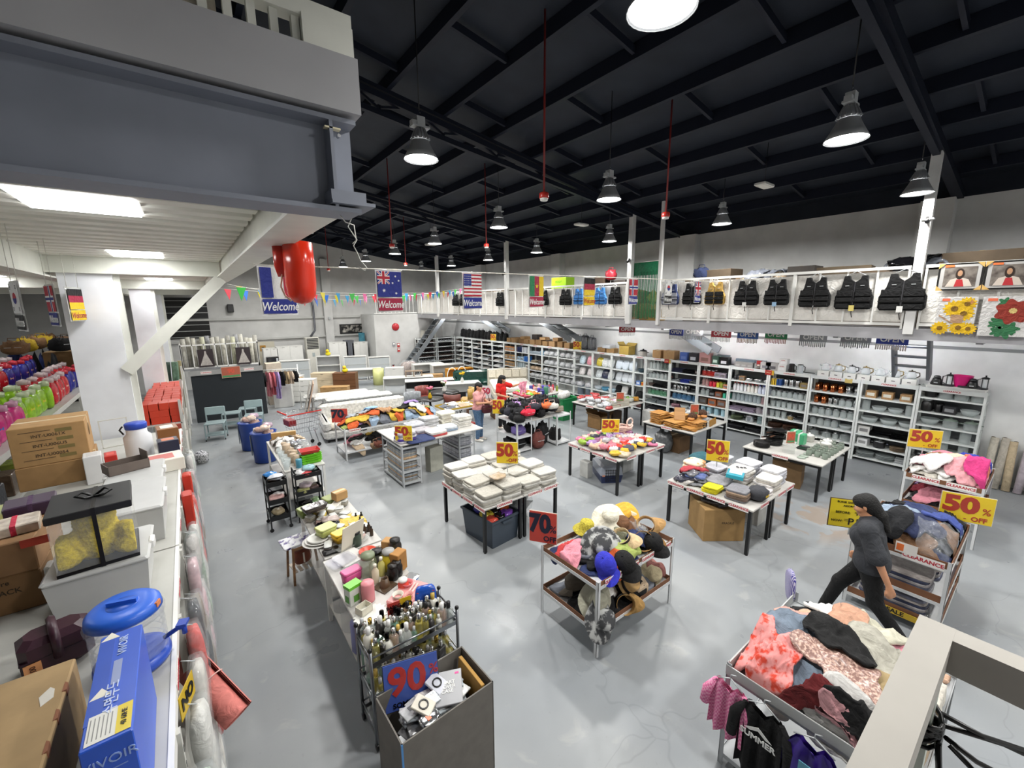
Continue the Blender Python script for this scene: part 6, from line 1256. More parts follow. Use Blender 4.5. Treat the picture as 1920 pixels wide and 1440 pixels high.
p = at(676,1158,ZK); t = thing('paper_doily','white scalloped paper sheet at the front of the table','doily',(p.x+.09,p.y-.02,ZK)); n_ = 40; G().prism([((.15+.012*math.cos(a*18))*math.cos(a),(.13+.012*math.cos(a*18))*math.sin(a)) for a in np.linspace(0,2*PI,120)[:-1]],0,.004).build('sheet',M('#dcdcd6','p'),t)
p = at(683,1148,ZK); t = thing('white_box','small open white card box on the doily','box',(p.x,p.y,ZK+.005),.35); g = G(); g.bb(-.06,.06,-.05,.05,0,.004)
for a,b,c,d in ((-.06,-.056,-.05,.05),(.056,.06,-.05,.05),(-.06,.06,-.05,-.046),(-.06,.06,.046,.05)): g.bb(a,b,c,d,0,.07)
g.build('walls',M('#d8d5c4','k'),t); G().bb(-.056,.056,-.046,.046,.004,.01).build('bottom',OFFW,t)
for q in range(22):
    x,y = 1.0+((q*.7549+.2) % 1)*.52,4.85+((q*.5698+.4) % 1)*1.2
    c,nm = [('#c9c6bc','white'),('#8f8a7c','taupe'),('#b8a040','mustard'),('#7d8a5a','olive'),('#c4a8a0','blush'),('#4a4440','dark')][q % 6]; z = ZK+.001
    t = tag(obj('food_tub',shared(('food_tub',q % 3),lambda g: pillow(g,[.15,.12,.18][q % 3],[.12,.12,.1][q % 3],.07,14,6,.4),M(c)),None,(x,y,z),(0,0,q)),'%s lidded tub among the lunch boxes, %s' % (nm,ORD[q] if q < 20 else 'rear '+ORD[q-20]),'tub','tubs on the plate table'); obj('lid',shared(('tub_lid',q % 3),lambda g: pillow(g,[.14,.11,.17][q % 3],[.11,.11,.09][q % 3],.014,14,4,.4),M('#c4c6c2')),t,(0,0,.066))
# goods on the lower shelf, seen from the left
for q,(y,c,s,k_,lab) in enumerate(((3.55,'#5f7f6a','1.9','can','green plastic tub'),(3.85,'#8284b4','2.0','can','lavender round bin'),(4.2,'#c8cccc','2','can','clear plastic bin'),(4.55,'#a8acb0','1.8','can','pale grey bin'),(5.1,'#c4c6c4','1.8','can','clear tub'),(5.6,'#d0d0cc','1.8','can','white tub'))): item(k_,(1.02,y,.221),M(c,'p' if q < 2 else 'h'),lab+' on the lower shelf of the left row',None,float(s))
h = Heap(1.15,1.58,3.4,6.0,.222,.1); heap_of(h,['#6b6f78','#e3e1dd','#b9a48a','#6b6f78'],14,'the lower shelf of left row','packs on the lower shelf',.14,.22,kind='s',words='pack',cat='pack',name='pack')
# stool and patterned slab, white crate
t = thing('wooden_stool','small wooden slatted stool holding a brown bag','stool',(.86,5.82,0),.12); WS = M('#8a6544','w')
for sx in (-1,1):
    for sy in (-1,1): G().bar((sx*.16,sy*.14,0),(sx*.13,sy*.11,.5),.025).build('leg',WS,t)
for q in range(5): G().bb(-.14+q*.065,-.1+q*.065,-.13,.13,.16,.172).build('slat',M('#cfc4b4','w'),t)
for sy in (-1,1): G().bb(-.14,.14,sy*.12-.01,sy*.12+.01,.47,.5).build('rail',WS,t)
t2 = thing('bag','brown leather pouch hanging in the wooden stool','bag',(.86,5.82,.2),.12); g = G(); pillow(g,.22,.16,.2); g.build('body',M('#7a3f2a','l'),t2); G().bb(-.01,.01,-.085,-.08,.04,.18).build('strap',M('#d8d0c4','c'),t2)
tag(G().rbox(-.2,.2,-.15,.15,0,.03,.006).build('patterned_board',two_tone('violet_flowers','#cfd0d4','#4a3a7a',18,.55,.04,.4),None,(.83,5.85,.505),(0,0,.1)),'white board with violet pattern lying on the stool','board')
lidbox(598,985,.22,.2,.16,'#d0d2d6','#d8dade','clear plastic box on the violet board',.54,kind='h')
# ---- perfume cart
t = thing('perfume_cart','chrome three-tier cart crowded with perfume bottles','cart',(1.22,3.12,0)); CT = M('#8d9094','x',rough=.3)
for sx in (-1,1):
    for sy in (-1,1):
        l = G().cyl((sx*.39,sy*.17,.06),(sx*.39,sy*.17,.93),.014,n=8).build('post',CT,t); G().sph((sx*.39,sy*.17,.945),.02,n=8,m=5).build('knob',BLACK,l); G().cyl((sx*.39-.012,sy*.17,.03),(sx*.39+.012,sy*.17,.03),.03,n=10).build('caster',BLACK,l)
for z in (.12,.45,.8):
    tr = G().bb(-.385,.385,-.165,.165,z-.008,z).build('shelf',M('#c8ccce','x',rough=.25),t)
    for sy in (-1,1): G().cyl((-.39,sy*.17,z+.07),(.39,sy*.17,z+.07),.008,n=6).build('guard_rail',CT,tr); G().bb(-.39,.39,sy*.168-.003,sy*.168+.003,z-.02,z+.02).build('edge',CT,tr)
    for sx in (-1,1): G().cyl((sx*.39,-.17,z+.07),(sx*.39,.17,z+.07),.008,n=6).build('guard_rail',CT,tr); G().bb(sx*.388-.003,sx*.388+.003,-.17,.17,z-.02,z+.02).build('edge',CT,tr)
PC = [('#b8ac58','amber'),('#cfd4d0','clear'),('#d0cfc4','white'),('#c8b42a','yellow'),('#bfc8c4','frosted'),('#2a2826','black'),('#7fae9a','teal'),('#c4a89a','rose')]
def perfume(x,y,z,c,lab,s,grp):
    k_ = random.randrange(3); f = {0: lambda g: g.rbox(-.022*s,.022*s,-.015*s,.015*s,0,.08*s,.004),1: lambda g: g.lathe([(.0,0),(.022*s,0),(.024*s,.01),(.024*s,.07*s),(.01*s,.085*s),(0,.085*s)],10),2: lambda g: g.lathe([(0,0),(.02*s,0),(.03*s,.03*s),(.022*s,.06*s),(.009*s,.075*s),(0,.075*s)],10)}[k_]
    o = tag(obj('perfume_bottle',shared(('perfume_bottle',k_,s),f,M(c,'g' if c not in ('#2a2826','#d0cfc4') else 'p')),None,(x,y,z),(0,0,R(0,3))),lab,'bottle',grp)
    obj('cap',shared(('pcap',k_,s),lambda g: g.lathe([(.011*s,.075*s),(.011*s,.115*s),(0,.117*s)],8),M(random.choice(['#c8a850','#d4d4d2','#dcdcda','#b8babc','#1a1a1c','#d0d0cc']),'x' if random.random() < .5 else 'p')),o)
for q in range(66):
    c,nm = PC[(q*5) % 8]; x = .88+(q % 13)*.056+R(-.012,.012); y = 3.0+(q//13)*.06+R(-.012,.012)
    perfume(x,y,.801,c,'%s perfume bottle on the top shelf, row %s, %s along' % (nm,['one','two','three','four','five','six'][q//13],ORD[q % 13]),R(1.0,1.9).__round__(1),'perfume bottles on the cart')
for q in range(36):
    c,nm = PC[(q*3) % 8]; x = .9+(q % 9)*.08+R(-.012,.012); y = 3.0+(q//9)*.075
    perfume(x,y,.451,c,'%s perfume bottle on the middle shelf, row %s, %s along' % (nm,['one','two','three','four'][q//9],ORD[q % 9]),R(1.2,2.0).__round__(1),'perfume bottles on the middle shelf')
t = thing('refill_pouch','blue foil refill pouch standing at the right of perfume bottles','pouch',(1.45,3.24,.801),-.35); g = G(); pillow(g,.2,.07,.27,p=.4); g.build('pouch',M('#1f52b4','s'),t); text('\uc6a9\uc804\uc9c0',.045,WHITE,t,(0,-.039,.13)); G().bb(-.08,.08,-.03,-.028,.22,.228).build('tear_line',M('#b8303a','p'),t)
for q,(x,c,tx,tcol) in enumerate(((1.16,'#b03a34','BASAG\nSIRA\nNA',BLACK),(1.27,'#d0ac20','MO',BLACK))): t = thing('paper_sign',['red paper sign reading BASAG SIRA NA behind the bottles','yellow paper sign with black letters behind the bottles'][q],'sign',(x,3.28,.84),-.12); G().bb(-.055,.055,0,.003,0,.17).build('sheet',M(c,'p'),t); text(tx,.042 if q == 0 else .08,tcol,t,(0,-.001,.09),bold=.03); G().bb(-.02,.02,.003,.01,-.04,.02).build('clip',BLACK,t)
# ---- grey bin of packaged accessories with the blue sign
t = thing('cardboard_bin','tall grey cardboard bin of packaged accessories, front','bin',(1.14,2.46,0),.03); BN = M('#6d6963','k'); g = G()
for a,b,c,d in ((-.37,-.36,-.22,.22),(.36,.37,-.22,.22),(-.37,.37,-.22,-.21),(-.37,.37,.21,.22)): g.bb(a,b,c,d,0,.8)
g.bb(-.37,.37,-.22,.22,0,.01); g.build('walls',BN,t); G().bb(-.36,.36,-.21,.21,.3,.32).build('false_bottom',BN,t); G().bb(-.372,-.36,-.222,-.21,.55,.8).build('blue_edge',M('#4a8ac8','p'),t)
sign((1.02,2.6,.62),-.28,'blue sign with red 90 percent leaning in the grey bin',.4,.36,'90','b',tilt=-.15)
h = Heap(.8,1.48,2.27,2.65,.56,.1)
for q in range(28):
    x = .91+((q*.7549) % 1)*.46; y = 2.37+((q*.5698) % 1)*.18; c,nm = [('#c8cacc','silver'),('#e0e0de','white'),('#8a8f94','grey'),('#bfc4c8','clear'),('#6a6a6c','dark grey'),('#a8b0b4','pale')][q % 6]
    z = h.top(x,y); lab = '%s accessory packet in the grey bin, %s from the bottom' % (nm,ORD[q] if q < 20 else 'top '+ORD[q-20])
    o = tag(G().rbox(-R(.05,.09),R(.05,.09),-R(.04,.07),R(.04,.07),0,.014,.003).build('accessory_pack',M(c,'s'),None,(x,y,z),(R(-.2,.2),R(-.2,.2),R(-.4,.4))),lab,'packet','packets in the grey bin'); G().bb(-.03,.03,-.02,.02,.0141,.0155).build('print',M(['#55585c','#c8c8c8'][q % 2],'p'),o)
    ii,jj = int((x-.8)/.025),int((y-2.27)/.025); h.H[max(0,ii-3):ii+3,max(0,jj-3):jj+3] += .012
t = tag(G().rbox(-.1,.1,-.13,.13,0,.016,.003).build('case_pack',M('#a4a5a8','p'),None,(1.24,2.44,.76),(.15,-.1,-.5)),'grey package printed SMART COVER CASE on top','package'); text('SMART\nCOVER\nCASE',.038,WHITE,t,(-.01,0,.018),(0,0,0),bold=.01); G().bb(.05,.08,.09,.105,.016,.0175).build('pink_sticker',M('#e0308a','p'),t)
for q,(x,y,c,rc) in enumerate(((1.02,2.42,'#d8d2c4','#4a4a4c'),(1.18,2.52,'#c8cad4','#17171a'))):
    t = thing('cable_pack',['cream','white'][q]+' box with a coiled dark cable shown on it','package',(x,y,.765),[.5,.3][q]); t.rotation_euler = (.25,-.1,[.6,.35][q]); G().rbox(-.055,.055,-.075,.075,0,.025,.004).build('box',M(c,'p'),t); G().tube([(.032*math.cos(a),.032*math.sin(a),.028) for a in np.linspace(0,6.28,14)],.006,5,True).build('cable_print',M(rc,'p'),t)
o = tag((lambda g: (crumple(g,.15,.12,.02,5,amp=.3),g)[1])(G()).build('foil_pack',M('#c4c6c8','x',rough=.15),None,(1.02,2.33,.74),(.1,0,.2)),'crinkled silver foil packet near the front of the bin','packet'); G().bb(-.02,.01,-.02,.02,.021,.024).build('sticker',M('#d86a3a','p'),o)
tag(G().rbox(-.015,.015,-.17,.17,0,.2,.003).build('carton_insert',M('#a87f3c','k'),None,(1.43,2.46,.58),(0,.1,0)),'brown inner carton edge inside the grey bin','carton')
# ---- black trolleys
def trolley(x,y,rz,label,cols):
    t = thing('utility_trolley',label,'trolley',(x,y,0),rz)
    for z in (.18,.46,.76):
        tr = G().bb(-.2,.2,-.14,.14,z,z+.008).build('tray',DARKM,t)
        for a,b,c,d in ((-.205,-.197,-.145,.145),(.197,.205,-.145,.145),(-.2,.2,-.145,-.137),(-.2,.2,.137,.145)): G().bb(a,b,c,d,z,z+.08).build('tray_side',DARKM,tr)
    for sx in (-1,1):
        for sy in (-1,1): l = G().bb(sx*.2-.01,sx*.2+.01,sy*.14-.01,sy*.14+.01,.06,.84).build('post',DARKM,t); G().cyl((sx*.2-.012,sy*.14,.03),(sx*.2+.012,sy*.14,.03),.03,n=10).build('caster',BLACK,l)
    G().bar((.2,-.14,.26),(.2,.14,.7),.012).build('brace',DARKM,t); G().tube([(-.2,.14,.84),(-.2,.14,.9),(-.2,-.14,.9),(-.2,-.14,.84)],.01,5).build('handle',DARKM,t)
trolley(.84,7.55,PI/2,'narrow black metal trolley at the left of the aisle',0); trolley(1.32,7.55,0,'black metal trolley against the glassware table',0)
for q,(x,y,z,c,nm) in enumerate(((.84,7.6,.775,'#b89a84','tan'),(.86,7.5,.83,'#c8ccd4','clear white'),(.8,7.66,.83,'#2f7ac0','blue'),(.82,7.5,.475,'#c8a09c','pink'),(.86,7.6,.475,'#b8b4b4','grey'),(.84,7.55,.195,'#b8a888','beige'),(1.3,7.5,.775,'#b8484a','red leaf'),(1.25,7.55,.8,'#c8c8c8','white'),(1.42,7.6,.8,'#2c3a34','dark green'),(1.36,7.55,.84,'#8fb4bc','pale teal'),(1.25,7.5,.475,'#8a8a58','olive'),(1.4,7.55,.475,'#4a3a38','brown'),(1.3,7.6,.52,'#b8a8b0','mauve'),(1.3,7.55,.195,'#1c1c1e','black'),(1.42,7.6,.195,'#7a9a6a','green'))): g = G(); crumple(g,R(.18,.26),R(.16,.2),R(.06,.1),q+200,amp=.15); tag(g.build('packet',M(c,'s'),None,(x,y,z),(0,0,q)),'%s packet on the %s black trolley' % (nm,'narrow' if x < 1 else 'wider'),'packet')
# ---- glassware table behind
tier_table(1.05,1.72,7.95,10.1,.75,.22,'long white table of glassware behind the black trolleys')
for q in range(34):
    x = 1.1+((q*.7549) % 1)*.56; y = 8.05+((q*.5698) % 1)*1.2; k_ = ['glass','mug','jar','can'][q % 4]; c,nm = [('#cfd8d8','clear'),('#c8ccca','pale'),('#9aa8a4','smoky'),('#b8a48c','tan')][q % 4]
    item(k_,(x,y,ZK),M(c,'g' if q % 4 < 3 else 'p'),'%s %s on the glassware table, %s' % (nm,DESC[k_],ORD[q % 20]+('' if q < 20 else ' rear')),'glassware on the left table',R(.8,1.3).__round__(1))
for q in range(4):
    t = tag(G().loft([[(a*w,b*d,z) for a,b in ((-1,-1),(1,-1),(1,1),(-1,1))] for w,d,z in ((.15,.11,0),(.18,.135,.06),(.172,.127,.06),(.145,.105,.008))],True).build('plastic_basket',M('#6fc820','p'),None,(1.52,8.2,ZK+.04*q),(0,0,.1)),'lime green plastic basket in the stack, %s up' % ORD[q],'basket'); G().bb(-.1,.1,-.139,-.133,.03,.045).build('slot_band',M('#57a818','p'),t)
t = tag(G().loft([[(a*w,b*d,z) for a,b in ((-1,-1),(1,-1),(1,1),(-1,1))] for w,d,z in ((.14,.1,0),(.17,.125,.06),(.162,.117,.06),(.135,.095,.008))],True).build('plastic_basket',M('#b82a28','p'),None,(1.52,8.2,ZK+.19)),'red plastic basket topping the lime baskets','basket')
item('can',(1.3,8.02,ZK),M('#4a8ea4','p'),'blue canister at the near end of the glassware table',None,1.0)
h = Heap(1.1,1.7,9.0,10.05,ZK,.1); heap_of(h,['#e3e1dd','#b9a48a','#c9a58c','#6b6f78','#e3e1dd'],20,'the far end of the glassware table','packs on the glassware table',.1,.18,kind='s',words='pack',cat='pack',name='pack')
t = sign((1.42,8.75,ZK),-PI/2+.35,'striped red sign leaning on the glassware table',.34,.2,'50','r',tilt=-.9)
carton((1.35,9.75,ZK+.1),.46,.1,.14,'long brown carton across the glassware table',col='#a8834e',rz=-.2)
# ---- blue drums with packets, shopping trolley
for q,(x,y) in enumerate(((.98,12.3),(1.12,11.1))):
    t = thing('plastic_drum','tall blue plastic drum of packets, %s' % ['farther','nearer'][q],'drum',(x,y,0)); g = G(); g.lathe([(.2,0),(.24,.02),(.27,.7),(.285,.72),(.255,.72),(.22,.06)],20,cap=False); g.build('shell',M('#1d449a','p'),t); G().bb(-.28,-.262,-.04,.04,.2,.66).build('label_band',M('#5a6470','p'),t)
    for e in range(7): g = G(); crumple(g,.22,.18,.12,e+q*9,amp=.25); tag(g.build('packet',M(['#c8a89a','#d8c4b4','#b8a0b0','#e0dcd8'][e % 4],'s'),None,(x+.1*math.cos(e),y+.1*math.sin(e),.62+.03*e)),'%s packet heaped in the %s blue drum, %s' % (['peach','cream','mauve','white'][e % 4],['farther','nearer'][q],ORD[e]),'packet')
t = thing('shopping_trolley','wire shopping trolley with red handle behind the glassware table','trolley',(2.05,11.6,0),.2)
def lerp4(z): k_ = (z-.45)/.5; return .3+.12*k_,.18+.06*k_
for z in (.45,.58,.7,.82,.95):
    w,d = lerp4(z); G().tube([(-w,-d,z),(w,-d,z),(w,d,z),(-w,d,z)],.005,4,True).build('wire_ring',CHROME,t)
for q in range(12):
    for sy in (-1,1): a = -1+q*2/11; w0,d0 = lerp4(.45); w1,d1 = lerp4(.95); G().cyl((a*w0,sy*d0,.45),(a*w1,sy*d1,.95),.003,n=4).build('wire',CHROME,t)
G().cyl((-.46,-.26,1.0),(-.46,.26,1.0),.018,n=8).build('handle',RED,t); G().bb(-.42,.42,-.25,-.24,.94,.965).build('red_rim',RED,t); G().bb(-.38,-.2,-.17,.17,.66,.8).build('child_seat',M('#8a1f24','p'),t)
for sx in (-1,1):
    for sy in (-1,1): G().bar((sx*.3,sy*.2,.1),(sx*.22,sy*.18,.46),.02).build('leg',CHROME,t); G().cyl((sx*.3,sy*.2-.012,.05),(sx*.3,sy*.2+.012,.05),.05,n=10).build('wheel',BLACK,t)
# ================================================================== BEDDING TABLE AND CLOTHES CART
for q,(x0,y0,lb) in enumerate(((3.05,7.6,'near grey shelf stack of bedding packs under the 50 sign'),(4.58,8.0,'far grey shelf stack of grey bedding'))):
    display_rack(x0,x0+.42,y0,y0+1.05,[.08,.32,.56,.82] if q == 0 else [.12,.4,.66],lb,liner=None,leg=M('#b4b7b9','m'),top=.86)
tag(G().rbox(3.05,5.0,7.62,8.95,.862,.888,.004).build('table_board',TOPM,None),'long white board laid across the two bedding shelves','board')
for lv,z in enumerate((.081,.321,.561)):
    for e in range(4): folded((3.26,8.1+R(-.02,.02),z+e*.042),.36,.9,.042,M(['#a8a49c','#8a8f94','#b89a78','#9aa0a4'][(e+lv) % 4],'s'),'packed bedding on the %s tier of the near shelf, %s up' % (['lowest','second','third'][lv],ORD[e]),'bedding packs',0,name='bedding_pack',cat='bedding')
for lv,z in enumerate((.121,.401)):
    for e in range(2): folded((4.79,8.5,z+e*.1),.38,.9,.1,M(['#9a9ca4','#b0b2b8'][e],'s'),'grey duvet on the %s tier of the far shelf, %s' % (['lower','upper'][lv],['bottom','top'][e]),'grey duvets',0,name='folded_duvet',cat='bedding')
zt = .889
pile(3.25,7.85,5,.38,.34,['#c8c4cc','#4a3a8a','#d4d0d4','#8f8f98'],'violet and white bedding pack at the near corner','bedding on the board',zt,hh=.045); tag((lambda g: (pillow(g,.6,.5,.04,p=.35),g)[1])(G()).build('navy_sheet',M('#28345c','c'),None,(3.5,7.75,zt)),'navy folded sheet hanging over the near edge','sheet')
for q,(x,y,n,c) in enumerate(((3.75,8.5,3,['#b8bac0','#c4c6ca']),(4.15,8.6,4,['#c0c0c2','#b0b2b4']),(4.6,8.6,5,['#d4d0c0','#d8d4c8']),(4.72,8.1,5,['#d8d6d0','#cfccc4']),(4.3,8.0,2,['#8fa4bc','#c4ccd4']),(3.95,7.85,2,['#b8484a','#d0ccc8']),(3.75,8.15,2,['#c4a8ac','#a8a4a8']))): pile(x,y,n,.4,.34,c,['grey','silver','cream quilted','white','blue-white','red boxed','pink'][q]+' bedding pile on the long board','bedding on the board',zt,hh=.05,kind='s')
sign((3.15,7.68,.9),-.72,'yellow 50 percent off sign at the corner of bedding board',.34,.3,pole=.06)
t = tag(carton((4.0,8.1,0),.34,.2,.55,'tall pale grey carton standing under the bedding board',col='#a8a89c',tape=False,rz=.15))
for q in range(2): bag((3.02,8.75+.25*q,.56-.1*q),.2,.2,.14,M(['#6a3a2c','#8a6f54'][q],'c'),['rust cap poking out of near bedding shelf','brown cap poking out of near bedding shelf'][q],0,q)
display_rack(2.6,5.1,9.85,10.65,[.2,.72],'long white wire cart heaped with colourful clothes',liner=None,strips=[(-1.0,-.405,.72,0,.05)])
h = Heap(2.63,5.07,9.88,10.62,.722,.16)
heap_of(h,['#e3e1dd','#6b6f78','#b9a48a','#c85a2a','#c8a43a','#1a1a1d','#c9a58c','#9aa85a','#8fa3b8','#a884b8','#7a5a40'],46,'the long clothes cart','clothes in the long cart',.14,.24)
for x,y,c,lab in ((3.0,10.1,'#c8a43a','yellow garment at the near end of the cart'),(3.35,10.15,'#c85a2a','orange garment beside the yellow one'),(3.1,10.35,'#9aa0a8','grey garment at the near end'),(3.7,10.2,'#a8805c','brown garment in the middle of the cart'),(4.3,10.3,'#141416','black garment heaped in the cart middle'),(4.6,10.1,'#d0d0c8','white bundled garment at the far end'),(3.4,10.4,'#8fb4d8','sky blue garment at the back'),(4.5,10.45,'#a48ac8','lilac garment at the back')): h.lay(x,y,.24,.18,R(0,3),M(c,'c'),lab,'clothes in the long cart',wr=.03,lift=.012)
h = Heap(2.63,4.6,9.88,10.62,.202,.2); heap_of(h,['#1a1a1d','#d48a98','#c8a43a','#e3e1dd','#1a1a1d','#b9a48a'],18,'the lower tier of long cart','clothes in the lower cart tier',.16,.24)
sign((2.72,10.58,.722),-.55,'red 70 percent off sign on the white sofa behind the cart',.38,.34,'70','r',pole=.05)
# ================================================================== LEFT FOREGROUND SHELF
LS = M('#bcbcb6','m',rough=.5); ZL = 1.8
for q,(y0,y1) in enumerate(((1.2,3.9),(3.92,6.4),(6.42,7.9))):
    t = thing('gondola_shelf','white gondola shelf at the left, %s section' % ['nearest','middle','pillar-side'][q],'shelving',(0,y0,0)); L = y1-y0
    G().bb(-1.25,-.27,0,L,ZL-.04,ZL).build('top_board',LS,t); G().bb(-.272,-.25,0,L,ZL-.07,ZL+.004).build('edge_strip',WHITE,t)
    for z in (.15,.6,1.1,1.45): G().bb(-1.2,-.3,0,L,z-.03,z).build('shelf',LS,t)
    G().bb(-.82,-.8,0,L,0,ZL-.04).build('back_or_shade_panel',M('#c8c8c2','m'),t)
    for k_ in range(4):
        y = .03+k_*(L-.06)/3; u_ = G().bb(-.27,-.235,y-.02,y+.02,0,ZL-.02).build('upright',LS,t)
        for e in range(int(ZL/.09)): obj('slot',shared('slot',lambda g: g.bb(-.2365,-.2335,-.006,.006,0,.03),M('#3a3a3c','p')),u_,(0,y,.05+e*.085))
    for k_ in range(3): clearance(t,(-.248,.45+k_*L/3.2,ZL-.035),(0,0,PI/2),.04)
# goods hanging on the aisle side
HG = [('#c8a8ae','pink'),('#d0cfca','white'),('#2a2c34','navy'),('#b8b4b0','grey'),('#c8c4bc','clear'),('#7a6a5c','brown'),('#a8b8a8','pale green'),('#c8382c','red')]
for q in range(60):
    y = 1.4+(q % 20)*.32+R(-.06,.06); z = [1.25,.8,.3][q//20]+R(-.06,.06); c,nm = HG[(q*3+q//20) % 8]; hh = R(.28,.42)
    t = thing('hanging_pack','%s pack hanging on the left shelf, %s row, %s from the camera' % (nm,['upper','middle','lower'][q//20],ORD[q % 20]),'pack',(-.19,y,z),PI/2+R(-.2,.2),'packs hanging on the left shelf'); g = G(); pillow(g,.2,.08,hh,12,6,.45); g.build('contents',M(c,'c' if q % 2 else 's'),t); g = G(); pillow(g,.23,.1,hh+.04,12,6,.4); g.build('plastic_sleeve',WRAP,t,(0,0,-.01)); G().cyl((0,0,hh+.02),(0,.06,hh+.05),.003,n=5).build('peg',GALV,t)
t = thing('rolled_mat','coral pink rolled mat sticking out of the left shelf','mat',(-.3,3.12,1.46)); g = G()
d_ = Vector((.26,-.36,-.34)); a_ = d_.orthogonal().normalized(); b_ = d_.normalized().cross(a_); rl = lambda t_,k_,e: tuple(d_*e+(a_*math.cos(t_)+b_*math.sin(t_))*(.022+.0042*t_+k_))
for k_ in (0,.007): g.grid([[rl(t_,k_,e) for e in (0,.3,.55,.8,1)] for t_ in np.linspace(0,15.5,60)])
g.build('roll',M('#c8746c','c',rough=.8),t); G().tube([tuple(d_*.5+(a_*math.cos(q)+b_*math.sin(q))*.096) for q in np.linspace(0,6.28,16)],.004,5,True).build('string',M('#d8b0a8','c'),t)
t = thing('caution_tag','yellow and black printed card tucked at the shelf edge','card',(-.22,2.42,1.62),PI/2-.3); G().bb(-.09,.09,0,.004,0,.13).build('card',M('#c8a82c','p'),t); text('NO',.09,BLACK,t,(0,-.002,.065),bold=.04)
for q,y in enumerate((5.0,5.6)): t = tag(G().rbox(-.04,.04,-.07,.07,0,.4,.01).build('red_box',M('#b83020','p'),None,(-.2,y,1.42)),'red upright box on the aisle edge of left shelf, %s' % ['nearer','farther'][q],'box'); G().bb(.04,.0415,-.05,.05,.25,.33).build('label_patch',M('#d85a48','p'),t)
# ---- on top of the shelf
o = carton((-.79,2.12,ZL),.46,.62,.3,'scuffed plain brown carton in the lower left corner',col='#a58a62',tape=False)
for q in range(3): G().prism([(0,0),(.012,.008),(.01,.05),(0,.06)],.27,.3015,Matrix.Translation((.221,-.2+q*.15,0))).build('torn_edge',M('#8a5a40','k'),o)
G().prism([(.02,0),(.05,.03),(.045,.08),(.03,.1),(.005,.06)],.3,.3015,Matrix.Translation((.15,.06,0))).build('torn_patch',M('#d8d4ca','k'),o)
# blue VIVOIR box
BB = M('#2a58c8','p',rough=.35); bx = thing('blue_box','tall blue printed box with a hand slot, near the camera','box',(-.38,2.03,ZL+.001),.02)
G().rbox(-.066,.066,-.31,.31,0,.4,.003).build('carton',BB,bx); G().bb(-.067,-.02,-.2,.3,.36,.4012).build('flap_seam',M('#2450b8','p'),bx); G().bb(-.012,.014,-.03,.11,.3995,.4008).build('hand_slot',M('#8f9cc4','p'),bx)
text('VIVOIR',.04,M('#b8c8ec','p'),bx,(.01,.2,.402),(0,0,PI/2)); text('\uc218\uba74\ubb34\ub4dc',.045,M('#c8d4f0','p'),bx,(.0,-.1,.402),(0,0,PI/2))
lb_ = G().bb(-.055,.06,-.295,-.165,.4008,.402).build('label_sheet',M('#e0e0da','p'),bx); G().bb(.02,.06,-.295,-.165,.402,.4026).build('yellow_band',M('#e0c820','p'),lb_); text('40 60HE',.022,BLACK,lb_,(.04,-.23,.403),(0,0,PI/2));
for q in range(6): G().bb(-.05+q*.011,-.047+q*.011,-.28,-.18,.402,.4024).build('print_line',M('#8a8a88','p'),lb_)
text('VIVOIR',.045,M('#8fa8e0','p'),bx,(0,-.312,.33)); G().bb(-.03,.04,-.311,-.31,.29,.294).build('print_line',M('#7f98d8','p'),bx)
for y in (-.05,.3): G().prism([(-.03,0),(.03,0),(0,.05)],.4005,.4015,Matrix.Translation((-.035,y-.03,0))).build('white_star',M('#e4e0d0','p'),bx)
# collapsible water carrier
wc = thing('water_carrier','collapsible clear water carrier with blue lid and tap','water carrier',(-.42,2.66,ZL+.001),-.3)
G().lathe([(.12,0),(.15,.01),(.155,.03),(.15,.06),(.12,.065)],28).build('base',M('#2a50b8','p'),wc)
pr = [(.13,.06)]
for q in range(5): pr += [(.148,.075+q*.04),(.148,.09+q*.04),(.132,.1+q*.04)]
G().lathe(pr,28,cap=False).build('bellows',M('#c4ccd8','h'),wc); G().lathe([(.12,.265),(.155,.265),(.158,.285),(.15,.3)],28,cap=False).build('collar',M('#ccd2da','h'),wc)
G().lathe([(.0,.35),(.08,.35),(.128,.345),(.145,.33),(.15,.295),(.14,.295),(0,.295)],28).build('lid',M('#2c66d4','p'),wc); G().lathe([(.0,.352),(.062,.352),(.066,.347),(.066,.345)],20).build('lid_recess',M('#2458c0','p'),wc); G().bb(-.06,.06,-.011,.011,.35,.372).build('lid_grip',M('#2c66d4','p'),wc); G().bb(.13,.148,-.03,.01,.31,.335).build('price_sticker',M('#d8804a','p'),wc)
G().tube([(.13,.02,.1),(.19,.03,.13),(.22,.035,.13)],.012,6).build('tap',M('#2346b0','p'),wc); G().bb(.19,.235,.005,.06,.145,.16).build('tap_lever',M('#2346b0','p'),wc); G().cyl((.215,.035,.09),(.215,.035,.15),.012,n=8).build('spout',M('#2346b0','p'),wc)
# dark red case with carry strap
cs = thing('vanity_case','dark plum leather case with carry strap and price tag','case',(-.73,2.93,ZL+.001),.25); WN = M('#3a1c2a','l')
G().rbox(-.13,.13,-.085,.085,0,.2,.03).build('body',WN,cs); G().rbox(-.132,.132,-.087,.087,.1,.112,.004).build('seam',M('#2a121e','l'),cs); G().tube([(-.0,-.09,.08),(.0,-.1,.2),(.0,-.03,.225),(.0,.03,.225),(.0,.09,.2)],.02,6).build('strap',WN,cs); G().bb(-.12,-.06,-.093,-.086,.02,.1).build('price_tag',M('#dc9a64','p'),cs); text('1200',.03,M('#4a2a1a','p'),cs,(-.09,-.095,.06),(PI/2,-PI/2,0))
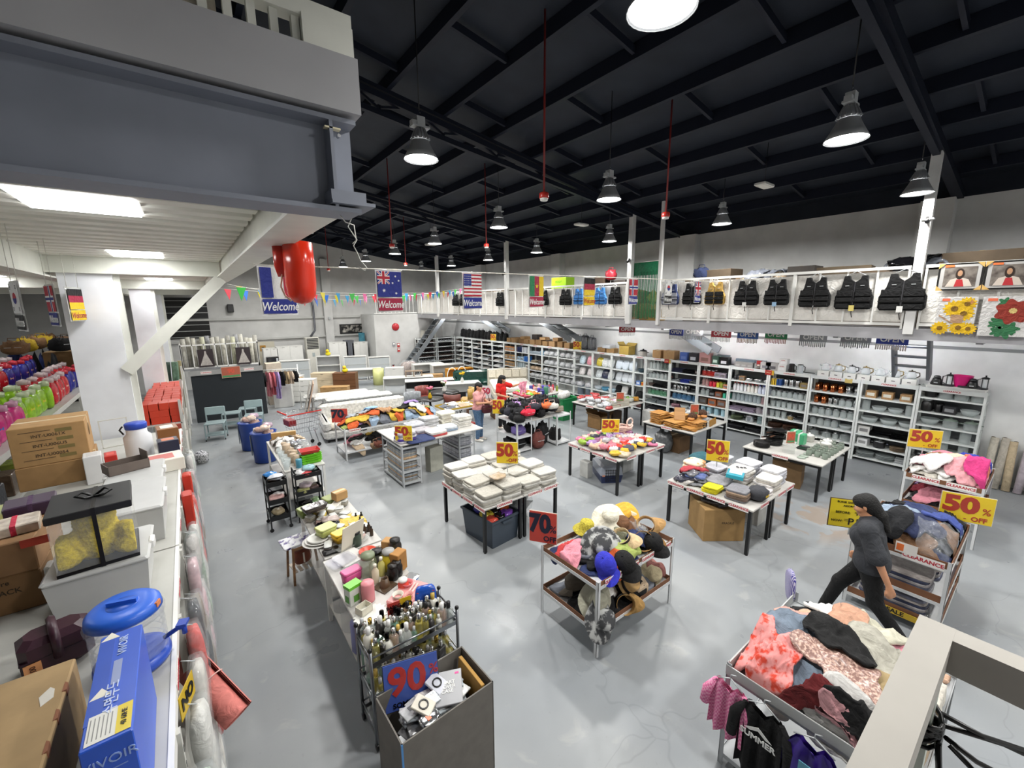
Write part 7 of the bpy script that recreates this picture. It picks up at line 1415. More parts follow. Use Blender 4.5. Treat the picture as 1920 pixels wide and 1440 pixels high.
# row of white plastic storage boxes
WB = M('#b9bab9','p',rough=.4)
def storage(x,y,w,d,hh,label,rz=0,z=ZL+.001):
    t = thing('storage_box',label,'storage box',(x,y,z),rz); g = G(); g.loft([[(a*ww,b*dd,zz) for a,b in ((-1,-1),(1,-1),(1,1),(-1,1))] for ww,dd,zz in ((w*.45,d*.45,0),(w*.5,d*.5,hh-.03))],True); g.build('body',WB,t); G().rbox(-w*.52,w*.52,-d*.52,d*.52,hh-.03,hh,.012).build('lid',M('#c0c1c0','p'),t)
    for sx in (-1,1): G().rbox(sx*w*.52-.015,sx*w*.52+.015,-.05,.05,hh-.05,hh+.006,.006).build('clasp',M('#e4e4e2','p'),t)
storage(-.6,3.55,.46,.5,.27,'white storage box under the clear gift box'); storage(-.5,4.42,.36,.7,.3,'white storage box left of the clearance edge, second'); storage(-.55,5.15,.4,.6,.28,'white storage box, third along the shelf');
# clear gift box with yellow rose bear
gb = thing('gift_box','clear gift box with black lid and yellow rose bear','gift box',(-.6,3.52,ZL+.272),.08)
G().bb(-.18,.18,-.2,.2,0,.02).build('base',BLACK,gb); g = G()
for a,b,c,d in ((-.178,-.176,-.198,.198),(.176,.178,-.198,.198),(-.178,.178,-.198,-.196),(-.178,.178,.196,.198)): g.bb(a,b,c,d,.02,.34)
g.build('clear_wall',M('#eef2f4','q'),gb); G().rbox(-.185,.185,-.205,.205,.33,.375,.004).build('lid',M('#232327','p',rough=.5),gb)
G().bb(.005,.025,-.2072,-.2,.0,.376).build('ribbon',BLACK,gb); G().bb(.005,.025,-.207,.207,.375,.3775).build('ribbon',BLACK,gb)
for s_ in (-1,1): G().tube([(.015,0,.38),(.015+s_*.05,.03,.41),(.015+s_*.08,.0,.4),(.015+s_*.04,-.02,.385),(.015,0,.38)],.008,5).build('bow',BLACK,gb)
be = sdf_surface([((0,0,.08),(0,0,.12),.1,.1),((0,-.01,.22),(0,-.01,.23),.085,.085),((-.08,0,.3),(-.08,0,.3),.035,.035),((.08,0,.3),(.08,0,.3),.035,.035),((-.1,-.09,.07),(-.12,-.12,.07),.05,.045),((.1,-.09,.07),(.12,-.12,.07),.05,.045),((-.11,-.05,.15),(-.13,-.1,.13),.04,.04),((.11,-.05,.15),(.13,-.1,.13),.04,.04)],.012,.02)
be.v = [(max(-.17,min(.17,x*1.18+R(-.005,.005))),max(-.19,min(.19,y*1.15-.02+R(-.005,.005))),min(.326,max(.021,z*1.1+R(-.005,.005)))) for x,y,z in be.v]; be.build('rose_bear',M('#d2ba10','f',var=.3),gb)
# cartons behind
carton((-1.1,3.9,ZL),.42,.6,.24,'brown carton printed 2509 BLACK at the left edge, lower',col='#8a6844',mark=[('2509 BLACK',.045,.14,0),('sire',.04,.2,.05)]); carton((-1.1,3.9,ZL+.241),.42,.6,.2,'brown carton at the left edge, upper',col='#977350')
for q,(x,y,w,d,hh,c,lab) in enumerate(((-1.18,3.75,.26,.2,.06,'#c4b8b0','wrapped gift towel set with red ribbon, left'),(-1.0,3.8,.22,.2,.06,'#c8bcae','wrapped gift towel set with red ribbon, right'),(-.98,4.08,.24,.2,.09,'#35203a','dark plum gift box on the cartons'),(-1.14,4.06,.16,.2,.07,'#c8cc8c','pale yellow gift box beside the plum box'),(-1.26,4.05,.12,.2,.06,'#8fb4cc','pale blue gift box at the far left'))): o = tag(G().rbox(-w/2,w/2,-d/2,d/2,0,hh,.006).build('gift_package',M(c,'s' if q < 2 else 'p'),None,(x,y,ZL+.443),(0,0,.15)),lab,'package'); G().bb(-.012,.012,-d/2-.001,d/2+.001,0,hh+.0015).build('ribbon',M(['#b82a44','#b82a44','#4a3450','#6a8ab0','#a8c4d4'][q],'c'),o)
tag(G().bb(-.06,.06,-.002,.0,0,.05).build('price_label',M('#c8402c','p'),None,(-.88,3.585,ZL+.4),(0,0,.1)),'red and white price label on the upper left carton','label')
IM = [('INT-U0061X',.045,.3,.0),('INT-U006U5',.045,.2,.0),('INT-U00054',.045,.1,.0)]
carton((-1.26,6.4,ZL),.56,.6,.24,'brown carton under the INT printed carton',col='#a07c50',rz=.08); o = carton((-1.27,6.4,ZL+.241),.54,.58,.4,'large brown carton printed with INT codes beside the pillar',col='#ab8657',rz=.08,mark=IM)
for q in range(4): G().bb(.05,.17,-.2915,-.29,.05+q*.09,.085+q*.09).build('code_panel',M('#7a6a3c','k'),o); G().bb(-.2,.02,-.2912,-.29,.06+q*.095,.066+q*.095).build('print_line',M('#5a4630','k'),o)
G().lathe([(.07,0),(.07,.001),(0,.001)],16).build('round_mark',M('#6d5430','k'),o,(.271,0,.25),(0,PI/2,0))
# items around the pillar foot
jg = thing('plastic_jug','white plastic drum with blue screw lid beside the pillar','jug',(-.64,6.7,ZL+.001)); G().lathe([(.12,0),(.135,.02),(.135,.26),(.1,.3),(.1,.38)],18).build('body',M('#d8dade','p'),jg); G().lathe([(.105,.36),(.108,.42),(.1,.43),(0,.43)],18).build('lid',M('#2448b8','p'),jg); G().tube([(-.12,0,.3),(-.15,0,.36),(-.12,0,.4)],.01,5).build('handle',BLACK,jg)
t = thing('open_carton','open grey-brown tray box on the white storage boxes','box',(-.62,5.25,ZL+.282),.35); g = G(); g.bb(-.15,.15,-.1,.1,0,.006)
for a,b,c,d in ((-.15,-.144,-.1,.1),(.144,.15,-.1,.1),(-.15,.15,-.1,-.094),(-.15,.15,.094,.1)): g.bb(a,b,c,d,0,.09)
g.build('walls',M('#6a5f58','k'),t); G().bb(.14,.146,-.1,.1,.09,.16).build('flap',M('#6a5f58','k'),t)
for q,(x,y,w,d,hh,c,lab) in enumerate(((-.95,6.0,.14,.2,.3,'#d8d8d8','white paper box left of the jug'),(-.82,6.05,.1,.2,.26,'#b82a20','red box beside the white paper box'),(-.42,6.0,.4,.34,.14,'#dcd8cc','cream printed pack lying at the shelf edge'),(-.38,7.1,.22,.3,.24,'#8a5a34','dark brown printed carton with labels at the aisle edge'),(-.36,6.55,.2,.2,.2,'#22243c','navy pack at the aisle edge'))): o = tag(G().rbox(-w/2,w/2,-d/2,d/2,0,hh,.006).build('shelf_pack',M(c,'p'),None,(x,y,ZL+.001),(0,0,.12)),lab,'box'); G().bb(-w*.3,w*.3,-d*.3,d*.3,hh,hh+.0015).build('top_label',M(['#c8c8c8','#d84a3a','#c86a64','#e0dcd4','#c8704a'][q],'p'),o)
t = thing('photo_holder','thin white frame standing against the pillar','frame',(-.92,7.4,ZL+.001),.2)
for a,b,c,d in ((-.14,.14,0,.012),(-.14,.14,.36,.372),(-.14,-.128,0,.372),(.128,.14,0,.372)): G().bb(a,b,0,.012,c,d).build('frame_bar',OFFW,t)
t = thing('wire_pail','small clear pail of striped straws on the floor by the shelf','pail',(*at(380,868)[:2],0)); G().lathe([(.12,0),(.15,.22),(.145,.22),(.115,.01)],16,cap=False).build('wall',M('#b8bab4','h'),t); g = G(); crumple(g,.26,.24,.28,4,amp=.3); g.build('straws',two_tone('straws','#1c2030','#d8d8dc',40,.5,.1),t)
# ---- orange boxes on the shelf beyond the pillar
t = thing('gondola_shelf','white wire shelf of orange boxes beyond the pillar','shelving',(0,9.3,0)); G().bb(-.85,-.27,0,5.5,1.58,1.6).build('shelf',LS,t); G().bb(-.85,-.27,0,5.5,.8,.82).build('shelf',LS,t); G().bb(-.85,-.27,0,5.5,.2,.22).build('shelf',LS,t)
for y in (0,2.7,5.4):
    for x in (-.27,-.85): G().bb(x-.02,x+.02,y,y+.04,0,2.0 if x > -.5 else 1.6).build('upright',LS,t)
for j in range(15):
    for i in range(4):
        for e in range(2 if j else 3):
            if j > 8 and e > 0: continue
            tag(obj('orange_box',shared('orange_box',lambda g: g.rbox(-.066,.066,-.14,.14,0,.12,.003),M('#c23a22','p')),None,(-.77+i*.14+R(-.006,.006),9.5+j*.3,1.601+e*.1205),(0,0,R(-.05,.05))),'orange-red box, %s row back, %s across, %s layer' % (ORD[j],ORD[i],['bottom','second','third'][e]),'box','orange-red boxes on the left shelf')
for q in range(18): o = tag(G().rbox(-.1,.1,-.1,.1,0,R(.16,.26),.005).build('shelf_pack',M(['#b8a48c','#8a6a48','#c8c8c4','#a84a3a','#5a5e68'][q % 5],'k'),None,(-.45-.2*(q % 2),9.5+(q//2)*.55,.821)),'%s pack on the middle board beyond the pillar, %s' % (['tan','brown','white','brick','slate'][q % 5],ORD[q]),'box','packs beyond the pillar')
# ---- snack shelves at the far left
def snack(x,y,z,c1,label,s=1.0,rz=0):
    t = thing('snack_bag',label,'snack bag',(x,y,z),rz,'snack bags on the far left shelves'); t.scale = (s,)*3
    obj('bag',shared('snackbag',lambda g: pillow(g,.22,.12,.3,12,8,.5),M(c1[0],'s')),t); obj('printed_patch',shared('snackpatch',lambda g: pillow(g,.13,.124,.13,10,6,.6),M(c1[1],'s')),t,(0,0,.08)); obj('knot',shared('snackknot',lambda g: crumple(g,.1,.1,.08,1,8,6,.3),M(c1[2],'s')),t,(0,0,.28))
SN = [(('#b82028','#e0c0b0','#d8c8c8'),'red'),(('#8fbf2a','#d8c84a','#c8d8b0'),'lime'),(('#c83a80','#4a6ab0','#d8a8c0'),'pink'),(('#2c2f8a','#c8a890','#c83040'),'blue')]
for sh,(xs,z0) in enumerate(((-2.32,1.75),(-3.2,1.95))):
    t = thing('snack_shelf','white shelf of snack bags at the far left, %s' % ['front row','back row'][sh],'shelving',(xs,7.6,0));
    for z in (.5,1.1,z0): G().bb(-.55,.25,0,8.5,z-.04,z).build('shelf',LS,t)
    for y in (0,2.8,5.6,8.4):
        for x in (-.54,.2): G().bb(x,x+.04,y,y+.04,0,z0-.04).build('upright',LS,t)
    G().bb(.25,.262,0,8.5,z0-.07,z0+.02).build('price_rail',LS,t)
    for j in range(20):
        for i in range(2):
            k_ = 2 if j < 5 else (1 if j < 10 else (3 if j > 13 and i == 0 else 0))
            snack(xs+.05-i*.34+R(-.03,.03),8.0+j*.38,z0+.001,SN[k_][0],'%s snack bag in the %s, %s place, %s' % (SN[k_][1],['front shelf row','back shelf row'][sh],ORD[j % 20] if j < 20 else 'far '+ORD[j-20],['aisle side','inner side'][i]),R(1.3,1.5),PI/2+R(-.3,.3))
    for j in range(12): tag(G().rbox(-.12,.12,-.16,.16,0,.3,.01).build('shelf_pack',M(['#7d8a3a','#2a2c34','#5a4a3c'][j % 3],'s'),None,(xs+.08,5.5+j*.6,1.101)),'%s pack below the snack bags, %s, %s' % (['olive','black','brown'][j % 3],ORD[j],['front shelf','back shelf'][sh]),'pack','packs under the snack bags')
# dark luggage and cartons farther left
for q in range(18):
    x,y = -3.75+(q % 3)*.8,16.5+(q//3)*.85; c = ['#17181c','#2a2c30','#7a5e40','#1d2a5a','#8a6a44','#24201e'][q % 6]
    if q % 6 in (2,4): carton((x,y,0),.6,.7,2.4,'tall brown carton stack at the far left, %s' % ORD[q],col=c)
    else: bag((x,y,0),.55,.5,1.9+R(0,.4),M(c,'c'),'dark tall luggage bag at the far left, %s' % ORD[q],q,q)
for q in range(10): bag((-3.6+(q % 2)*.75,16.5+q*.42,2.42),.5,.45,.35,M(['#7a5a3c','#1a1b20','#c8a82a','#6a4f36'][q % 4],'c'),'%s bag on top of the far left stacks, %s' % (['brown','black','yellow','umber'][q % 4],ORD[q]),q,q)
# ================================================================== BANNERS
def half(g,pts,y=0,t=.001): g.prism(pts,0,t,Matrix(((1,0,0,0),(0,0,-1,y),(0,1,0,0),(0,0,0,1))))
def star(cx,cy,r,n=5,k=.42,a0=PI/2): return [(cx+(r if i % 2 == 0 else r*k)*math.cos(a0+i*PI/n),cy+(r if i % 2 == 0 else r*k)*math.sin(a0+i*PI/n)) for i in range(2*n)]
FC = dict(w='#e4e4e2',b='#1d2a80',r='#b02034',y='#e0c020',g='#1f7a4c',k='#161618',n='#1a2456',p='#a02040',m='#8a1c30',t='#2f8a6a')
def banner(loc,rz,flag,word_bg,label,w=.33,hh=.46,rev=False):
    t = thing('welcome_banner',label,'banner',loc,rz,None)
    n = 8; g = G()
    for k_ in (0,.003): g.grid([[(-w/2+w*u/n,k_+.008*math.sin(u*.9),-hh*v/4) for v in range(5)] for u in range(n+1)])
    g.build('cloth',M(FC['w'],'c',rough=.7,var=.04),t); G().cyl((-w/2-.01,0,.004),(w/2+.01,0,.004),.005,n=6).build('rod',OFFW,t)
    y = -.013 if not rev else .016; W,T0,B0 = w*.92,-hh*.03,-hh*.64; FH = T0-B0
    def rect(x0,x1,z0,z1,c,lift=0):
        g = G(); g.bb(-W/2+W*x0,-W/2+W*x1,y-.001-lift if not rev else y+lift,y-lift if not rev else y+.001+lift,B0+FH*z0,B0+FH*z1); g.build('flag_panel',M(FC[c],'c',rough=.7,var=.04),t)
    def poly(pts,c,lift=.0012):
        g = G(); half(g,[(-W/2+W*a,B0+FH*b) for a,b in pts],y-lift if not rev else y+lift+.001); g.build('flag_mark',M(FC[c],'c',rough=.7,var=.04),t)
    def jack(x0,x1,z0,z1,l=.0015):
        rect(x0,x1,z0,z1,'b',l)
        dx,dz = x1-x0,z1-z0
        for c,k_,e in (('w',.1,.0012),('r',.04,.0018)):
            poly([(x0,z0),(x0+dx*k_,z0),(x1,z1-dz*k_),(x1,z1),(x1-dx*k_,z1),(x0,z0+dz*k_)],c,l+e); poly([(x1,z0),(x1,z0+dz*k_),(x0+dx*k_,z1),(x0,z1),(x0,z1-dz*k_),(x1-dx*k_,z0)],c,l+e)
        for c,k_,e in (('w',.17,.0024),('r',.1,.003)): rect(x0+dx*(.5-k_),x0+dx*(.5+k_),z0,z1,c,l+e); rect(x0,x1,z0+dz*(.5-k_),z0+dz*(.5+k_),c,l+e+.0003)
    if flag == 'aus':
        rect(0,1,0,1,'b'); jack(0,.5,.5,1)
        for sx,sz,r in ((.25,.25,.08),(.75,.82,.05),(.75,.15,.06),(.62,.55,.05),(.88,.65,.05)): poly(star(sx,sz,r,7),'w')
    elif flag == 'us':
        for q in range(13): rect(0,1,q/13,(q+1)/13,'r' if q % 2 == 0 else 'w')
        rect(0,.42,6/13,1,'b',.0012)
        for q in range(30): poly(star(.04+.07*(q % 6),.5+.1*(q//6),.022),'w',.0026)
    elif flag == 'cam':
        for q,c in enumerate('gpy'): rect(q/3,(q+1)/3,0,1,c)
        poly(star(.5,.5,.13),'y')
    elif flag == 'ger':
        for q,c in enumerate('ypk'): rect(0,1,q/3,(q+1)/3,c)
    elif flag == 'nor':
        rect(0,1,0,1,'r'); rect(.28,.5,0,1,'w',.0012); rect(0,1,.38,.62,'w',.0014); rect(.34,.44,0,1,'b',.0026); rect(0,1,.45,.55,'b',.0028)
    elif flag == 'kor':
        rect(0,1,0,1,'w')
        cir = lambda a0,a1,r,cx=.5,cz=.5: [(cx+r*math.cos(a),cz+r*.85*math.sin(a)) for a in np.linspace(a0,a1,14)]
        poly(cir(0,2*PI*.97,.22),'r'); poly(cir(PI,2*PI,.22),'b',.002)
        for sx,sz in ((.15,.85),(.85,.85),(.15,.15),(.85,.15)):
            for q in range(3): rect(sx-.07,sx+.07,sz-.05+q*.045,sz-.03+q*.045,'k',.0014)
    elif flag == 'uk': jack(0,1,0,1,0)
    elif flag == 'jap': rect(0,1,0,1,'w'); poly([(.5+.26*math.cos(a),.5+.3*math.sin(a)) for a in np.linspace(0,2*PI,20)[:-1]],'r')
    elif flag == 'qat': rect(0,1,0,1,'m')
    elif flag == 'fr': rect(0,1/3,0,1,'b'); rect(2/3,1,0,1,'r')
    g = G(); yy = y; g.bb(-W/2,W/2,y-.001 if not rev else y,y if not rev else y+.001,-hh*.97,-hh*.67); g.build('word_panel',M(FC[word_bg],'c',rough=.7,var=.04),t)
    text('Welcome',hh*.2,M(FC['w'] if word_bg != 'y' else '#a02430','p'),t,(0,y-.002 if not rev else y+.003,-hh*.83),(PI/2,0,0 if not rev else PI),bold=.012,shear=.25,scale=(.92,1.25,1))
    return t
def cam_depth(px,py,dep):
    d = _fw + _r*((px-960)/CAM_F) - _u*((py-720)/CAM_F); return Vector((0,0,CAMH))+d*dep
A_,B_ = cam_depth(741,511,4.8),Vector((9.72,5.0,4.08)); A_.z = 4.0
def bpos(px):   # along the straight line of the string, found from its place in the row
    ry = _fw+_r*((px-960)/CAM_F); n = Vector((ry.y,-ry.x,0)); D = B_-A_
    k_ = -(A_.x*n.x+A_.y*n.y)/(D.x*n.x+D.y*n.y); return A_+D*k_
st_ = math.atan2((B_-A_).y,(B_-A_).x)
BN_ = [(541,'fr','b','blue Welcome banner half hidden by the red hanging bag'),(741,'aus','p','Welcome banner with the blue southern-star flag'),(890,'us','b','Welcome banner with the stars and stripes flag'),(1005,'cam','p','Welcome banner with green, red and yellow stripes'),(1100,'ger','y','Welcome banner with black, red and gold stripes'),(1179,'nor','b','Welcome banner with the blue and white cross on red'),(1242,'kor','k','Welcome banner with the red and blue circle'),(1295,'uk','b','Welcome banner with the crossed union flag'),(1346,'jap','t','Welcome banner with the red disc'),(1388,'qat','y','maroon and yellow Welcome banner before the black vests')]
for px,fl,wb,lab in BN_:
    p = bpos(px); banner((p.x,p.y,p.z-.01),st_+.12,fl,wb,lab)
S0 = bpos(500); st = tag(G().tube([tuple(S0),tuple(A_),tuple(B_),tuple(bpos(1400))],.006,5).build('banner_cord',M('#d8d4c8','c'),None),'pale cord carrying the flag banners across the hall','cord')
for px in (541,890,1100,1295): g = G(); g.sph(tuple(bpos(px)),.012,n=6,m=4); g.build('knot',OFFW,st)
for q,(px,py,dep,fl,wb,lab) in enumerate(((26,528,3.6,'kor','k','Welcome banner seen from behind, circle flag, far left'),(92,534,4.3,'nor','b','Welcome banner seen from behind, cross flag, far left'),(136,540,5.4,'ger','y','Welcome banner seen from behind, striped flag, beside pillar'))):
    p = cam_depth(px,py,dep); banner(p,PI*.5+(.35 if q < 2 else -.3),fl,wb,lab,.33,.42,rev=(q < 2)); [G().cyl((s*.12,0,0),(s*.12,0,4.34-p.z),.003,n=4).build('string',OFFW,_b) for _b in [bpy.data.objects[-1] if 0 else COL.objects['welcome_banner' + ('.%03d' % (10+q))]] for s in (-1,1)]
# bunting
PN = [('#c8b82a','yellow'),('#2f6ac0','blue'),('#c83a4a','red'),('#d86a9a','pink'),('#3fae4a','green'),('#2a8ab8','teal')]
def bunting(p0,p1,n,sag,label):
    p0,p1 = Vector(p0),Vector(p1); t = thing('bunting',label,'bunting',p0); P = []
    for i in range(21): k_ = i/20; v = (p1-p0)*k_; P.append((v.x,v.y,v.z-sag*4*k_*(1-k_)))
    G().tube(P,.005,4).build('string',OFFW,t); d = (p1-p0).normalized(); rz = math.atan2(d.y,d.x)
    for i in range(n):
        k_ = (i+.5)/n; v = (p1-p0)*k_; c = PN[(i*5+n) % 6][0]
        obj('pennant',shared('pennant',lambda g: g.prism([(-.09,0),(.09,0),(0,-.24)],-.002,.002,Matrix(((1,0,0,0),(0,0,-1,0),(0,1,0,0),(0,0,0,1)))),M(c,'p')),t,(v.x,v.y,v.z-sag*4*k_*(1-k_)),(R(-.2,.2),0,rz+R(-.2,.2)))
bunting((.65,9.0,3.95),(9.8,15.5,4.35),22,.2,'upper string of coloured pennants across the hall'); bunting((.65,11.5,4.0),(9.8,17.0,4.2),26,.18,'middle string of coloured pennants across the hall'); bunting((.65,9.2,4.0),(8.2,21.25,4.1),18,.25,'lower string of coloured pennants toward the back wall')
# red hanging bag under the left mezzanine edge
t = thing('hanging_bag','glossy orange-red padded bag hanging under the mezzanine edge','bag',(.72,3.55,3.7))
g = G(); g.loft([[(rx*math.cos(2*PI*j/20),ry*math.sin(2*PI*j/20),z) for j in range(20)] for rx,ry,z in ((.01,.01,-.085),(.06,.07,-.07),(.095,.11,-.02),(.105,.13,.06),(.105,.14,.2),(.1,.14,.36))],True,True); g.build('shell',M('#d8321a','p',rough=.22),t)
g = G(); g.loft([[(rx*math.cos(2*PI*j/14)-.09,ry*math.sin(2*PI*j/14)+.12,z) for j in range(14)] for rx,ry,z in ((.04,.02,.12),(.06,.05,.2),(.06,.06,.36))],True,True); g.build('folded_flap',M('#b82414','p',rough=.25),t); G().tube([(-.1,.1,.16),(-.12,.11,.05),(-.1,.1,-.02),(-.06,.09,-.06)],.008,5).build('clear_tape',M('#d8ccb8','p'),t); G().cyl((0,0,.34),(0,0,.36),.03,n=8).build('strap',BLACK,t)
# ================================================================== LIFE VESTS AND PICTURES ON THE RIGHT RAIL
def vest(y,w,hh,col,label,belts=True,zt=4.06,tagc=None,grp='life vests on the mezzanine rail',panel=None):
    t = thing('life_vest',label,'life vest',(XM-.1,y,zt),-PI/2,grp)
    H = [(-.30,0),(-.16,0),(-.13,-.1),(0,-.2),(.13,-.1),(.16,0),(.30,0),(.33,-.2),(.36,-.36),(.5,-.62),(.5,-.92),(.44,-1.0),(-.44,-1.0),(-.5,-.92),(-.5,-.62),(-.36,-.36),(-.33,-.2)]
    g = G(); half(g,[(a*w,b*hh) for a,b in H],.04,.07); g.build('vest_body',M(col,'c'),t)
    for s in (-1,1):
        for z0,z1 in ((.42,.62),(.64,.8),(.82,.97)): pg = G(); pg.rbox(min(s*.03*w,s*.46*w),max(s*.03*w,s*.46*w),-.055,-.03,-z1*hh,-z0*hh,.015); pg.build('foam_panel',M(panel or col,'c'),t)
        G().bb(s*.2*w-.03,s*.2*w+.03,-.036,-.031,-.3*hh,-.285*hh).build('logo_mark',M('#b8babc','p'),t)
    G().bb(-.006,.006,-.035,-.03,-.98*hh,-.2*hh).build('zip',M('#3a3a3e','p'),t)
    if belts: G().bb(-.5*w,.5*w,-.062,-.055,-.76*hh,-.73*hh).build('belt',BLACK,t); G().bb(-.03,.03,-.07,-.06,-.77*hh,-.71*hh).build('buckle',BLACK,t); G().tube([(.01,-.05,-.95*hh),(.0,-.05,-1.1*hh),(.02,-.05,-1.25*hh)],.008,4).build('strap_end',BLACK,t)
    if tagc: G().bb(-.04,.04,-.075,-.07,-1.05*hh,-.88*hh).build('swing_tag',M(tagc,'p'),t)
    G().tube([(-.25*w,0,0),(0,.0,.08),(.25*w,0,0)],.006,5).build('hanger',GALV,t)
VK = '#121316'
for y,w,hh,c,lab,kw in ((1.78,.62,.62,VK,'largest black life vest, nearest the picture frames',dict(tagc='#d8d8d4')),(2.45,.56,.6,VK,'black life vest with yellow tag, second from pictures',dict(tagc='#c8b86a')),(3.07,.52,.56,VK,'black life vest without tag, third from the pictures',{}),(3.75,.46,.52,VK,'black life vest with pale blue tag and long strap',dict(tagc='#8fb0cc')),(4.35,.5,.52,VK,'black life vest behind the maroon banner',dict(tagc='#d8d8d4')),(5.05,.46,.5,'#b8944a','yellow-fronted black life vest behind the red disc banner',dict(panel='#1a1a1c')),(5.62,.46,.5,VK,'black life vest behind the union flag banner',{}),(6.2,.46,.5,'#26325a','navy and grey life vest near the green curtain',dict(panel='#8a8d96')),
                         (7.95,.44,.48,VK,'black life vest beside the cross flag banner',{}),(8.5,.46,.48,'#3f7cc0','sky blue life vest left of the cross flag banner',{}),(9.35,.42,.48,'#3f7cc0','blue life vest beside the gold striped banner',{}),(9.95,.5,.5,VK,'black life vest left of the gold striped banner',{}),(11.0,.44,.5,VK,'black life vest mostly behind green striped banner',{}),(13.55,.5,.52,VK,'black life vest alone on the long tarpaulin stretch',{}),(16.35,.5,.5,VK,'black life vest beside the striped flag, right of two',{}),(17.0,.5,.5,VK,'black life vest beside the striped flag, left of two',{})): vest(y,w,hh,c,lab,**kw)
def picture(y,z,w,hh,label,kind):
    t = thing('picture',label,'picture',(XM-.1,y,z),-PI/2)
    if kind == 'frame':
        G().bb(-w/2,w/2,-.03,.02,0,hh).build('frame',M('#1a1612','p'),t); G().bb(-w/2+.025,w/2-.025,-.034,-.03,.025,hh-.025).build('mount',M('#b4b2b0','p'),t); G().bb(-w*.36,w*.36,-.037,-.034,hh*.14,hh*.86).build('portrait_ground',two_tone('portrait_ground','#3a302c','#8a827a',9,.5,.2),t)
        for sx in (-1,1):
            for z0 in (0,1): g = G(); half(g,[(sx*w/2,z0*hh),(sx*(w/2-.08),z0*hh),(sx*w/2,z0*hh+(.08 if z0 == 0 else -.08))],-.04,.004); g.build('corner_guard',M('#d0a860','k'),t)
        # generic figure: hair, face, pale robe, red front
        e = lambda cx,cz,a,b: [(cx+a*math.cos(q),cz+b*math.sin(q)) for q in np.linspace(0,2*PI,18)[:-1]]
        for pts,c,l,nm in (([(-.3*w,.14*hh),(.3*w,.14*hh),(.2*w,.4*hh),(0,.48*hh),(-.2*w,.4*hh)],'#c8bcb0',.0385,'robe'),([(-.1*w,.14*hh),(.12*w,.14*hh),(.07*w,.4*hh),(-.06*w,.4*hh)],'#b02a30',.0395,'red_panel'),(e(0,.6*hh,.1*w,.2*hh),'#2a1a12',.0388,'hair'),(e(0,.62*hh,.055*w,.11*hh),'#b48a6a',.0398,'face')): g = G(); half(g,pts,-l,.0008); g.build(nm,M(c,'p'),t)
        G().bb(-w*.36,-w*.15,-.041,-.04,hh*.86,hh*.94).build('price_sticker',M('#d8703a','p'),t)
    else:
        G().bb(-w/2,w/2,-.03,.01,0,hh).build('canvas',M('#c4c2c0','c',var=.05),t); G().bb(-w*.4,-w*.2,-.033,-.03,hh*.88,hh*.95).build('price_sticker',M('#d86a4a','p'),t)
        fl = lambda cx,cz,r,n,k_: [(cx+r*(1+k_*math.cos(n*q))*math.cos(q),cz+r*(1+k_*math.cos(n*q))*math.sin(q)) for q in np.linspace(0,2*PI,n*8)[:-1]]
        if kind == 'sun':
            for cx,cz,r in ((-.02,.3,.11),(.1,.36,.09),(.08,.24,.1),(-.14,.05,.09),(.05,.06,.09),(.15,.05,.08)): g = G(); half(g,fl(cx*w/.4,cz*hh/.45,r*w/.4,14,.12),-.031-abs(cx)*.004,.0008); g.build('sunflower',M('#d0a81c','c'),t); g = G(); half(g,fl(cx*w/.4,cz*hh/.45,r*w/.4*.35,8,.05),-.034,.0008); g.build('flower_centre',M('#7a5a1c','c'),t)
            g = G(); half(g,[(-.1*w,.26*hh),(.2*w,.26*hh),(.22*w,.5*hh),(-.12*w,.5*hh)],-.0335,.0008); g.build('watering_can',M('#a8876a','c'),t); g = G(); half(g,[(-.1*w,.3*hh),(-.42*w,.5*hh),(-.44*w,.46*hh),(-.1*w,.26*hh)],-.0335,.0008); g.build('can_spout',M('#a8876a','c'),t); g = G(); half(g,fl(.35*w,.85*hh,.06*w,4,.35),-.033,.0008); g.build('butterfly',M('#b07a4a','c'),t)
        else:
            for cx,cz,r in ((-.1,.35,.16),(.05,.12,.18),(-.2,.3,.1),(.15,.2,.16),(-.1,.12,.13),(-.05,.85,.12)): g = G(); half(g,fl(cx*w,cz*hh,r*w,5,.3),-.031-abs(cx)*.004,.0008); g.build('leaf',M('#2f6a44','c'),t)
            g = G(); half(g,fl(.14*w,.62*hh,.34*w,7,.14),-.034,.0008); g.build('red_flower',M('#8a2f24','c'),t); g = G(); half(g,fl(.14*w,.64*hh,.08*w,9,.1),-.036,.0008); g.build('flower_centre',M('#c8b070','c'),t)
picture(1.13,3.76,.5,.42,'framed portrait picture with card corners, left of two','frame'); picture(.62,3.76,.5,.42,'framed portrait picture with card corners, right of two','frame')
picture(1.1,3.1,.44,.56,'canvas picture of sunflowers in a watering can','sun'); picture(.58,3.06,.5,.6,'canvas picture of a large dark red flower','red')
